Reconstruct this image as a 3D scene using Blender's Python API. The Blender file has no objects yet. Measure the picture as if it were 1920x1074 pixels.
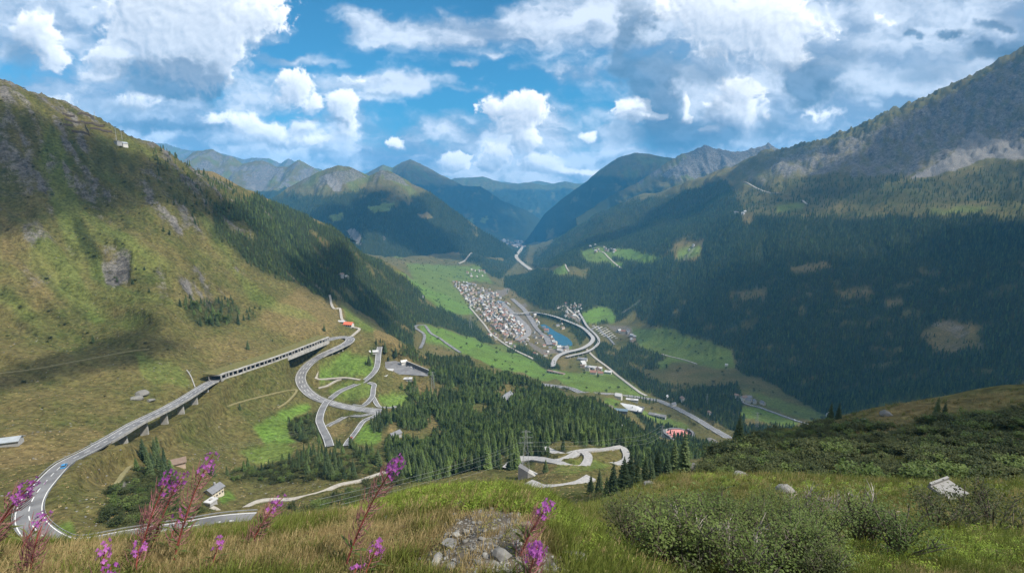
import bpy, math, random
import numpy as np
from mathutils import Vector, Matrix

R = math.radians
rng = np.random.default_rng(7)
random.seed(7)
scene = bpy.context.scene
COL = scene.collection

# ------------------------------------------------------------------ camera
PITCH = 9.58
F = 960.0                       # focal length in pixels of the 1920 x 1074 photograph
SP, CP = math.sin(R(PITCH)), math.cos(R(PITCH))
cam_data = bpy.data.cameras.new('camera')
cam_data.sensor_width = 36.0
cam_data.lens = 36.0 * F / 1920.0
cam_data.clip_start = 0.05
cam_data.clip_end = 200000.0
cam = bpy.data.objects.new('camera', cam_data)
COL.objects.link(cam)
cam.location = (0, 0, 0)
cam.rotation_euler = (R(90.0 - PITCH), 0, 0)
scene.camera = cam

# ------------------------------------------------------------------ sun and view
SUN_AZ, SUN_EL = 112.0, 50.0    # clockwise from the view direction (+Y)
sd = bpy.data.lights.new('sun', 'SUN')
sd.energy = 5.0
sd.angle = R(0.55)
sd.color = (1.0, 0.93, 0.82)
sun = bpy.data.objects.new('sun', sd)
COL.objects.link(sun)
SUN_DIR = Vector((math.sin(R(SUN_AZ)) * math.cos(R(SUN_EL)), math.cos(R(SUN_AZ)) * math.cos(R(SUN_EL)), math.sin(R(SUN_EL))))
sun.rotation_euler = (-SUN_DIR).to_track_quat('-Z', 'Y').to_euler()
scene.view_settings.view_transform = 'Standard'
scene.view_settings.look = 'None'
scene.view_settings.exposure = 0.6
scene.view_settings.gamma = 1.0
scene.cycles.max_bounces = 5
scene.cycles.diffuse_bounces = 2
scene.cycles.glossy_bounces = 2
scene.cycles.transmission_bounces = 2
scene.cycles.transparent_max_bounces = 12
scene.cycles.volume_bounces = 0
scene.cycles.use_denoising = True

# ------------------------------------------------------------------ node helper
class NT:
    """Short-hand for building node trees."""
    def __init__(self, tree):
        self.t = tree
        self.n = tree.nodes
        self.l = tree.links
    def node(self, kind, **kw):
        n = self.n.new(kind)
        for k, v in kw.items():
            setattr(n, k, v)
        return n
    def put(self, sock, v):
        if v is None:
            return
        if isinstance(v, bpy.types.NodeSocket):
            self.l.new(v, sock)
        elif isinstance(v, (tuple, list)):
            if sock.type == 'RGBA' and len(v) == 3:
                v = (*v, 1)
            sock.default_value = v
        else:
            sock.default_value = v
    def math(self, op, a, b=None, c=None, clamp=False):
        n = self.node('ShaderNodeMath', operation=op, use_clamp=clamp)
        for i, v in enumerate((a, b, c)):
            self.put(n.inputs[i], v)
        return n.outputs[0]
    def vec(self, op, a, b=None, scale=None):
        n = self.node('ShaderNodeVectorMath', operation=op)
        self.put(n.inputs[0], a)
        if b is not None:
            self.put(n.inputs[1], b)
        if scale is not None:
            self.put(n.inputs['Scale'], scale)
        return n.outputs['Value'] if op in ('DOT_PRODUCT', 'LENGTH', 'DISTANCE') else n.outputs[0]
    def mix(self, f, a, b, blend='MIX'):
        n = self.node('ShaderNodeMix', data_type='RGBA', blend_type=blend, clamp_factor=True)
        self.put(n.inputs[0], f)
        self.put(n.inputs[6], a)
        self.put(n.inputs[7], b)
        return n.outputs[2]
    def fmix(self, f, a, b):
        n = self.node('ShaderNodeMix', data_type='FLOAT', clamp_factor=True)
        self.put(n.inputs[0], f)
        self.put(n.inputs[2], a)
        self.put(n.inputs[3], b)
        return n.outputs[0]
    def smooth(self, v, lo, hi, a=0.0, b=1.0):
        n = self.node('ShaderNodeMapRange', interpolation_type='SMOOTHSTEP')
        for i, x in enumerate((v, lo, hi, a, b)):
            self.put(n.inputs[i], x)
        return n.outputs[0]
    def noise(self, vec, scale, detail=4.0, rough=0.55, dist=0.0, kind='FBM', lac=2.0):
        n = self.node('ShaderNodeTexNoise', noise_dimensions='3D')
        try:
            n.noise_type = kind
        except Exception:
            pass
        self.put(n.inputs['Vector'], vec)
        self.put(n.inputs['Scale'], scale)
        self.put(n.inputs['Detail'], detail)
        self.put(n.inputs['Roughness'], rough)
        self.put(n.inputs['Lacunarity'], lac)
        self.put(n.inputs['Distortion'], dist)
        return n.outputs[0]

def ray(u, v):
    """Direction in the world of a pixel of the photograph."""
    xc, yc = (u - 960.0) / F, (537.0 - v) / F
    return xc, CP + yc * SP, -SP + yc * CP

def tanv(v):
    x, y, z = ray(960, v)
    return z / y

# ------------------------------------------------------------------ gradient noise (numpy)
def _hash(ix, iy, seed):
    h = (ix.astype(np.uint32) * np.uint32(374761393) + iy.astype(np.uint32) * np.uint32(668265263) + np.uint32((seed * 974711 + 12345) & 0xffffffff))
    h = (h ^ (h >> np.uint32(13))) * np.uint32(1274126177)
    h = h ^ (h >> np.uint32(16))
    return (h & np.uint32(0xffff)).astype(np.float32) * np.float32(2 * math.pi / 65536.0)

def perlin(x, y, seed=0):
    x = np.asarray(x, np.float64)
    y = np.asarray(y, np.float64)
    fx, fy = np.floor(x), np.floor(y)
    ix, iy = fx.astype(np.int64), fy.astype(np.int64)
    dx, dy = (x - fx).astype(np.float32), (y - fy).astype(np.float32)
    def gdot(ox, oy):
        a = _hash((ix + ox) & 0xffffffff, (iy + oy) & 0xffffffff, seed)
        return np.cos(a) * (dx - ox) + np.sin(a) * (dy - oy)
    sx_ = dx * dx * dx * (dx * (dx * 6 - 15) + 10)
    sy_ = dy * dy * dy * (dy * (dy * 6 - 15) + 10)
    a = gdot(0, 0)
    b = gdot(1, 0)
    c_ = gdot(0, 1)
    d = gdot(1, 1)
    return ((a + (b - a) * sx_) * (1 - sy_) + (c_ + (d - c_) * sx_) * sy_) * 1.5

def fbm(x, y, octs=5, gain=.5, seed=0, kind='n'):
    t, a, s = 0.0, 1.0, 0.0
    for k in range(octs):
        n = perlin(x * 2.03 ** k + 13.7 * k, y * 2.03 ** k - 7.1 * k, seed + k)
        if kind == 'b':
            n = 1 - 2.2 * np.abs(n)
        elif kind == 'r':
            n = np.abs(n) * 2 - .6
        t = t + a * n
        s += a
        a *= gain
    return t / s

def sstep(x, a, b):
    t = np.clip((x - a) / (b - a), 0, 1)
    return t * t * (3 - 2 * t)

# ------------------------------------------------------------------ clouds, computed from noise: (u, v, radius u, radius v, weight)
CUMULUS = [
    (345, 10, 120, 110, 1.15), (390, 100, 70, 70, .85), (300, 60, 80, 60, 1.0), (250, 20, 60, 60, .6), (1380, 30, 120, 60, .9), (1450, 70, 70, 50, .8), (1250, 15, 50, 50, .5), (300, 105, 62, 48, .75), (430, 70, 50, 70, .7), (205, 108, 46, 36, .95), (178, 140, 36, 20, .7), (160, 165, 24, 14, .5),
    (66, 52, 40, 44, .85), (105, 105, 30, 34, .75), (88, 80, 34, 30, .6), (470, 25, 80, 50, .7), (420, 130, 60, 50, .5), (550, 160, 40, 32, .95), (585, 195, 26, 24, .8), (525, 145, 20, 18, .6),
    (642, 196, 27, 26, 1.0), (648, 235, 30, 40, .85), (455, 230, 50, 26, .9), (510, 250, 70, 28, .85), (580, 266, 60, 16, .75), (400, 222, 34, 18, .7), (572, 236, 28, 16, .8),
    (940, 195, 46, 24, .95), (990, 200, 46, 28, .95), (965, 225, 44, 36, .8), (930, 292, 30, 24, .95), (905, 302, 20, 14, .7), (990, 262, 26, 26, .95), (1020, 308, 42, 20, .95), (1055, 318, 36, 12, .8), (850, 304, 36, 20, .9), (1105, 322, 30, 9, .7),
    (1180, 205, 34, 26, .95), (1215, 218, 34, 10, .85), (1192, 192, 16, 14, .7), (1385, 170, 38, 34, 1.05), (1360, 205, 38, 30, .85), (1395, 215, 44, 30, .85), (1330, 240, 18, 10, .8), (1440, 222, 26, 10, .6),
    (1287, 195, 10, 18, .75), (1290, 220, 14, 12, .7), (1330, 30, 70, 70, 1.0), (1420, 40, 90, 60, .95), (1470, 100, 48, 32, .95), (1310, 85, 36, 26, .5), (1105, 254, 18, 12, .8), (1520, 40, 60, 50, .55),
    (740, 268, 18, 14, .7), (1660, 35, 30, 20, .45), (660, 150, 60, 12, .35), (270, 190, 60, 20, .55), (120, 190, 40, 18, .5), (320, 60, 60, 60, .6), (1540, 215, 50, 30, .5),
]
VEIL = [
    (560, 170, 120, 50, .6), (645, 215, 80, 60, .7), (960, 220, 130, 60, .7), (1190, 205, 90, 34, .7), (850, 300, 90, 34, .8), (940, 290, 120, 50, .9), (1105, 254, 60, 24, .6), (740, 268, 60, 24, .7), (430, 60, 110, 90, .8),
    (700, 300, 260, 34, .95), (1150, 315, 260, 40, .95), (300, 285, 260, 30, .9), (560, 300, 120, 30, .9), (500, 190, 120, 30, .55), (1250, 260, 130, 60, .9), (900, 260, 200, 30, .5), (1900, 200, 200, 120, 1.0), (1500, 250, 120, 60, .8),
    (60, 40, 260, 120, 1.0), (140, 190, 230, 80, 1.0), (330, 230, 190, 70, 1.0), (480, 260, 220, 42, .8), (840, 62, 220, 40, 1.1), (1120, 40, 200, 66, 1.1), (700, 45, 90, 30, .9), (640, 18, 60, 16, .7),
    (740, 155, 110, 24, 1.0), (640, 160, 60, 12, .5), (1090, 140, 110, 28, .8), (530, 110, 80, 16, .7), (600, 118, 70, 14, .5), (855, 118, 34, 9, .8), (920, 108, 22, 12, .7), (1420, 150, 260, 180, 1.3), (1790, 60, 300, 190, 1.4), (870, 165, 40, 8, .5),
    (960, 318, 500, 40, .9), (800, 240, 190, 34, .65), (1000, 245, 90, 80, .6), (330, 40, 150, 130, .9), (1640, 250, 200, 80, 1.0), (1130, 245, 70, 40, .5), (480, 150, 60, 70, .35), (980, 130, 60, 12, .4),
]
DARK = [
    (330, 140, 95, 36, 1.5), (395, 168, 50, 26, 1.2), (300, 160, 70, 24, 1.0), (260, 140, 40, 26, .7), (250, 205, 110, 20, .5), (40, 110, 70, 50, .7), (40, 190, 160, 50, .45), (1200, 70, 32, 90, .9), (1230, 170, 60, 90, 1.1), (1270, 250, 120, 40, 1.2), (1320, 140, 60, 34, .6),
    (1530, 150, 80, 50, 1.0), (1470, 175, 50, 30, .8), (1600, 100, 90, 34, .5), (1725, 60, 22, 13, 1.0), (1795, 64, 34, 11, 1.0), (1885, 52, 44, 13, .9), (1880, 96, 90, 20, 1.1), (1770, 140, 120, 40, .5),
    (330, 238, 150, 14, .8), (600, 228, 60, 10, .5), (1450, 240, 60, 30, .7), (1345, 200, 16, 22, .5), (960, 235, 40, 18, .35), (700, 180, 70, 10, .4), (490, 272, 70, 8, .3), (560, 190, 30, 10, .3), (1340, 105, 60, 24, .4),
]

def union(u, v, blobs, p=3.0):
    t = np.zeros(u.shape, np.float32)
    for (bu, bv, ru, rv, w) in blobs:
        q = ((u - bu) / ru) ** 2 + ((v - bv) / rv) ** 2
        m = q < 9
        t[m] += (w * np.exp(-q[m])) ** p
    return t ** (1 / p)

def cloud_fields(u, v, step):
    """u, v: photograph pixels of each sky sample, rows run upwards; step: pixels per sample."""
    n1 = fbm(u / 95, v / 80, 5, .55, 3)
    n2 = fbm(u / 95 + 40, v / 80 - 9, 5, .55, 11)
    m1 = fbm(u / 260, v / 150, 3, .5, 21)
    uw, vw = u + 20 * n1, v + 15 * n2
    bil = fbm(u / 40 + .6 * n1, v / 36 + .6 * n2, 6, .62, 31, 'b')
    fine = fbm(u / 14, v / 13, 4, .6, 71)
    cu = union(uw, vw, CUMULUS)
    cf = cu + .36 * (bil - .14) + .06 * fine - .03
    soft = sstep(fbm(u / 120 + 5, v / 90, 3, .5, 91), -.25, .45)
    cov = sstep(cf - .05 * fine * soft, .30, .50 + .34 * soft)
    thick = np.clip(cf - .26, 0, .42)
    occ = np.zeros_like(cf)
    for k, s in enumerate((4, 9, 18, 32, 52)):
        sx_, sy_ = int(round(s * .62 / step)), int(round(s * .85 / step))
        occ += np.clip(np.roll(np.roll(thick, -sx_, 1), -sy_, 0) - .35 * thick, 0, None) * (1.0, 1.1, 1.1, 1.0, .9)[k]
    lit = np.exp(-.62 * occ)
    sm = cu + .22 * bil
    rel = np.clip((sm - np.roll(np.roll(sm, -max(1, int(5 / step)), 1), -max(1, int(7 / step)), 0)) * 1.2, -.28, .22)
    lit = np.clip(.93 * lit + rel * .8 + .03 * fine + .04, 0, 1)
    st = fbm(u / 210 + .4 * n1, v / 62 + .8 * n2, 7, .52, 51)
    st2 = fbm(u / 70 + 1.2 * n2, v / 42, 5, .52, 61)
    uv_, vv_ = u + 60 * n1 + 50 * m1, v + 26 * n2
    ve = union(uv_, vv_, VEIL, 2.0)
    vd = ve + .55 * st + .24 * st2
    vcov = sstep(vd, .26, .92) * .95
    da = union(uv_ + 14 * fine, vv_ + 9 * fine, DARK, 2.0)
    dd = sstep(da + .34 * st2 + .12 * st, .18, .85)
    return cov, lit, vcov, st, st2, dd, fine, cf

def sky_rgb(u, v, el_, step):
    cov, lit, vcov, st, st2, dd, fine, cf_ = cloud_fields(u, v, step)
    tone = sstep(st + .45 * st2 + .06 * fine, -.42, .40)[..., None]
    vc = np.array((.24, .31, .42)) * (1 - tone) + np.array((.68, .73, .81)) * tone
    t2 = sstep(st2, -.4, .4)[..., None]
    dc = np.array((.075, .125, .19)) * (1 - t2) + np.array((.165, .235, .33)) * t2
    d = dd[..., None] * .92
    col = vc * (1 - d) + dc * d
    L = lit[..., None]
    cc = np.array((.27, .335, .44)) * (1 - L) + np.array((1.0, 1.0, 1.0)) * L
    dk = dd[..., None] * .72 * (1 - .75 * sstep(cf_, .75, 1.1)[..., None])
    cc = cc * (1 - dk) + np.array((.13, .175, .245)) * dk
    k = cov[..., None]
    rgb = col * (1 - k) + cc * k
    a = 1 - (1 - np.maximum(vcov, dd * .8)) * (1 - cov)
    # far sunlit banks low over the horizon are the brightest of all
    lum = np.clip((rgb[..., 1:2] - .30) / .45, 0, 1)
    rgb = rgb * (1 + .42 * lum * sstep(v, 120, 330)[..., None] * np.array((1.12, 1.0, .86)))
    # bright foot of the banks over the far ridges
    return rgb.astype(np.float32), a.astype(np.float32)
# ------------------------------------------------------------------ world: Sky Texture seen between the clouds
EW, EH = 4096, 2048
def build_world():
    world = bpy.data.worlds.new('World')
    scene.world = world
    world.use_nodes = True
    wt = NT(world.node_tree)
    for n in list(wt.n):
        wt.n.remove(n)
    img = np.zeros((EH, EW, 4), np.float32)
    # the whole dome at low resolution: the same broken cover all round
    k = 8
    w, h = EW // k, EH // k
    th = -((np.arange(w) + .5) / w - .5) * 2 * math.pi
    e = ((np.arange(h) + .5) / h - .5) * math.pi
    TH, E = np.meshgrid(th, e)
    X, Y, Z = np.cos(TH) * np.cos(E), np.sin(TH) * np.cos(E), np.sin(E)
    q = 1 / (np.clip(Z, 0, 1) + .22)
    st = fbm(X * q * 2.2, Y * q * 2.2, 6, .58, 81)
    bi = fbm(X * q * 3.0 + 7, Y * q * 3.0, 5, .58, 87, 'b')
    tone = sstep(st + .5 * bi, -.4, .5)[..., None]
    lo = np.concatenate([np.array((.30, .385, .52)) * (1 - tone) + np.array((.74, .78, .85)) * tone, sstep(st + .25 * bi, -.42, .1)[..., None] * .95], -1)
    img[:] = np.repeat(np.repeat(lo, k, 0), k, 1)
    # the part of the dome ahead, in full detail
    th = -((np.arange(EW) + .5) / EW - .5) * 2 * math.pi
    e = ((np.arange(EH) + .5) / EH - .5) * math.pi
    azs = np.arctan2(np.cos(th), np.sin(th))
    ci = np.nonzero(np.abs(azs) < R(56))[0]
    ri = np.nonzero((e > R(-4)) & (e < R(33)))[0]
    A, E = np.meshgrid(azs[ci], e[ri])
    X, Y, Z = np.sin(A) * np.cos(E), np.cos(A) * np.cos(E), np.sin(E)
    dz = Y * CP - Z * SP
    up = Y * SP + Z * CP
    U, V = 960 + F * X / dz, 537 - F * up / dz
    order = 1 if azs[ci][0] < azs[ci][-1] else -1
    rgb, a = sky_rgb(U[:, ::order], V[:, ::order], None, 1.6)
    patch = np.concatenate([rgb, a[..., None]], -1)[:, ::order]
    fade = (sstep(np.abs(A), R(55), R(49)) * sstep(E, R(32.5), R(27)))[..., None]
    sub = img[ri[0]:ri[-1] + 1, ci[0]:ci[-1] + 1]
    img[ri[0]:ri[-1] + 1, ci[0]:ci[-1] + 1] = sub * (1 - fade) + patch * fade
    im = bpy.data.images.new('cloud_cover', EW, EH, alpha=True, float_buffer=True)
    im.alpha_mode = 'CHANNEL_PACKED'
    im.colorspace_settings.name = 'Non-Color'
    im.pixels.foreach_set(img.ravel())
    im.update()
    im.pack()
    sky = wt.node('ShaderNodeTexSky', sky_type='NISHITA')
    sky.sun_disc = False
    sky.sun_elevation = R(SUN_EL)
    sky.sun_rotation = R(SUN_AZ)
    sky.altitude = 1750.0
    sky.air_density = 1.0
    sky.dust_density = 0.2
    sky.ozone_density = 4.0
    tc = wt.node('ShaderNodeTexCoord')
    env = wt.node('ShaderNodeTexImage', image=im, interpolation='Linear')
    sx = wt.node('ShaderNodeSeparateXYZ')
    wt.put(sx.inputs[0], tc.outputs['Generated'])
    cb = wt.node('ShaderNodeCombineXYZ')
    wt.put(cb.inputs[0], wt.math('MULTIPLY_ADD', wt.math('ARCTAN2', sx.outputs[1], sx.outputs[0]), -.5 / math.pi, .5))
    wt.put(cb.inputs[1], wt.math('MULTIPLY_ADD', wt.math('ARCSINE', sx.outputs[2]), 1 / math.pi, .5))
    wt.put(env.inputs[0], cb.outputs[0])
    S = 1.0 / SKY_STRENGTH
    tint = wt.mix(1.0, sky.outputs[0], SKY_TINT, 'MULTIPLY')
    c = wt.mix(env.outputs['Alpha'], tint, wt.vec('SCALE', env.outputs['Color'], scale=S * CLOUD_GAIN))
    bg = wt.node('ShaderNodeBackground')
    wt.put(bg.inputs[0], c)
    bg.inputs[1].default_value = SKY_STRENGTH
    wo = wt.node('ShaderNodeOutputWorld')
    wt.l.new(bg.outputs[0], wo.inputs[0])
    world.cycles.sampling_method = 'MANUAL'
    world.cycles.sample_map_resolution = 512
SKY_STRENGTH = 0.1
SKY_TINT = (.34, .84, .88, 1)
CLOUD_GAIN = 1.0
build_world()
# ------------------------------------------------------------------ helpers for objects
def tag(o, label=None, cat=None, group=None, kind=None):
    if label: o['label'] = label
    if cat: o['category'] = cat
    if group: o['group'] = group
    if kind: o['kind'] = kind
    return o

def add(o, parent=None):
    COL.objects.link(o)
    if parent is not None:
        o.parent = parent
    return o

def empty(name, loc=(0, 0, 0), rz=0.0):
    o = bpy.data.objects.new(name, None)
    o.empty_display_size = .5
    o.location = loc
    o.rotation_euler = (0, 0, rz)
    return add(o)

def np_mesh(name, verts, faces, mats=(), mat_idx=None, smooth=False):
    """verts (n,3); faces: an (m,k) array (all same size) or a list of tuples."""
    me = bpy.data.meshes.new(name)
    if isinstance(faces, np.ndarray):
        v = np.asarray(verts, np.float32)
        m, k = faces.shape
        me.vertices.add(len(v))
        me.vertices.foreach_set('co', v.ravel())
        me.loops.add(m * k)
        me.loops.foreach_set('vertex_index', faces.astype(np.int32).ravel())
        me.polygons.add(m)
        me.polygons.foreach_set('loop_start', np.arange(0, m * k, k, dtype=np.int32))
        me.polygons.foreach_set('loop_total', np.full(m, k, np.int32))
        if mat_idx is not None:
            me.polygons.foreach_set('material_index', np.asarray(mat_idx, np.int32))
        me.update(calc_edges=True)
    else:
        me.from_pydata([tuple(map(float, p)) for p in verts], [], [tuple(f) for f in faces])
        if mat_idx is not None:
            me.polygons.foreach_set('material_index', np.asarray(mat_idx, np.int32))
    if smooth:
        me.polygons.foreach_set('use_smooth', np.ones(len(me.polygons), bool))
    for m in mats:
        me.materials.append(m)
    return me

def mobj(name, me, parent=None, loc=None):
    o = bpy.data.objects.new(name, me)
    if loc is not None:
        o.location = loc
    return add(o, parent)

class MB:
    """Collects boxes, prisms and tubes; build() links them as one mesh object."""
    def __init__(self):
        self.v, self.f, self.m = [], [], []
    def poly(self, pts, faces, mi=0):
        n = len(self.v)
        self.v += [tuple(p) for p in pts]
        for f in faces:
            self.f.append(tuple(n + i for i in f))
            self.m.append(mi)
    def box(self, c, s, rz=0.0, mi=0, tilt=None):
        cx, cy, cz = c
        a, b, h = s[0] / 2, s[1] / 2, s[2] / 2
        co, si = math.cos(rz), math.sin(rz)
        pts = []
        for z in (-h, h):
            for (x, y) in ((-a, -b), (a, -b), (a, b), (-a, b)):
                pts.append((cx + x * co - y * si, cy + x * si + y * co, cz + z))
        self.poly(pts, [(3, 2, 1, 0), (4, 5, 6, 7), (0, 1, 5, 4), (1, 2, 6, 5), (2, 3, 7, 6), (3, 0, 4, 7)], mi)
    def bar(self, p, q, w, h=None, mi=0):
        """A square bar between two points."""
        p, q = Vector(p), Vector(q)
        d = q - p
        if d.length < 1e-6: return
        d.normalize()
        s = d.cross(Vector((0, 0, 1)))
        if s.length < 1e-3: s = Vector((1, 0, 0))
        s.normalize()
        t = s.cross(d)
        h = h or w
        pts = [e + s * (a * w / 2) + t * (b * h / 2) for e in (p, q) for (a, b) in ((-1, -1), (1, -1), (1, 1), (-1, 1))]
        self.poly(pts, [(3, 2, 1, 0), (4, 5, 6, 7), (0, 1, 5, 4), (1, 2, 6, 5), (2, 3, 7, 6), (3, 0, 4, 7)], mi)
    def tube(self, pts, rad, n=5, mi=0, cap=True):
        pts = [Vector(p) for p in pts]
        if not hasattr(rad, '__len__'):
            rad = [rad] * len(pts)
        rings = []
        base = len(self.v)
        for i, p in enumerate(pts):
            d = (pts[min(i + 1, len(pts) - 1)] - pts[max(i - 1, 0)]).normalized()
            s = d.cross(Vector((.13, .07, 1)))
            if s.length < 1e-3: s = d.cross(Vector((1, 0, 0)))
            s.normalize()
            t = d.cross(s)
            for k in range(n):
                a = 2 * math.pi * k / n
                self.v.append(tuple(p + (s * math.cos(a) + t * math.sin(a)) * rad[i]))
        for i in range(len(pts) - 1):
            for k in range(n):
                a, b = base + i * n + k, base + i * n + (k + 1) % n
                self.f.append((a, b, b + n, a + n))
                self.m.append(mi)
        if cap:
            self.f.append(tuple(base + k for k in range(n))[::-1])
            self.m.append(mi)
            e = base + (len(pts) - 1) * n
            self.f.append(tuple(e + k for k in range(n)))
            self.m.append(mi)
    def mesh(self, name, mats, smooth=False):
        if not isinstance(mats, (list, tuple)): mats = [mats]
        return np_mesh(name, self.v, self.f, mats, self.m, smooth)
    def build(self, name, mats, parent=None, smooth=False, loc=None):
        return mobj(name, self.mesh(name, mats, smooth), parent, loc)

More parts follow.
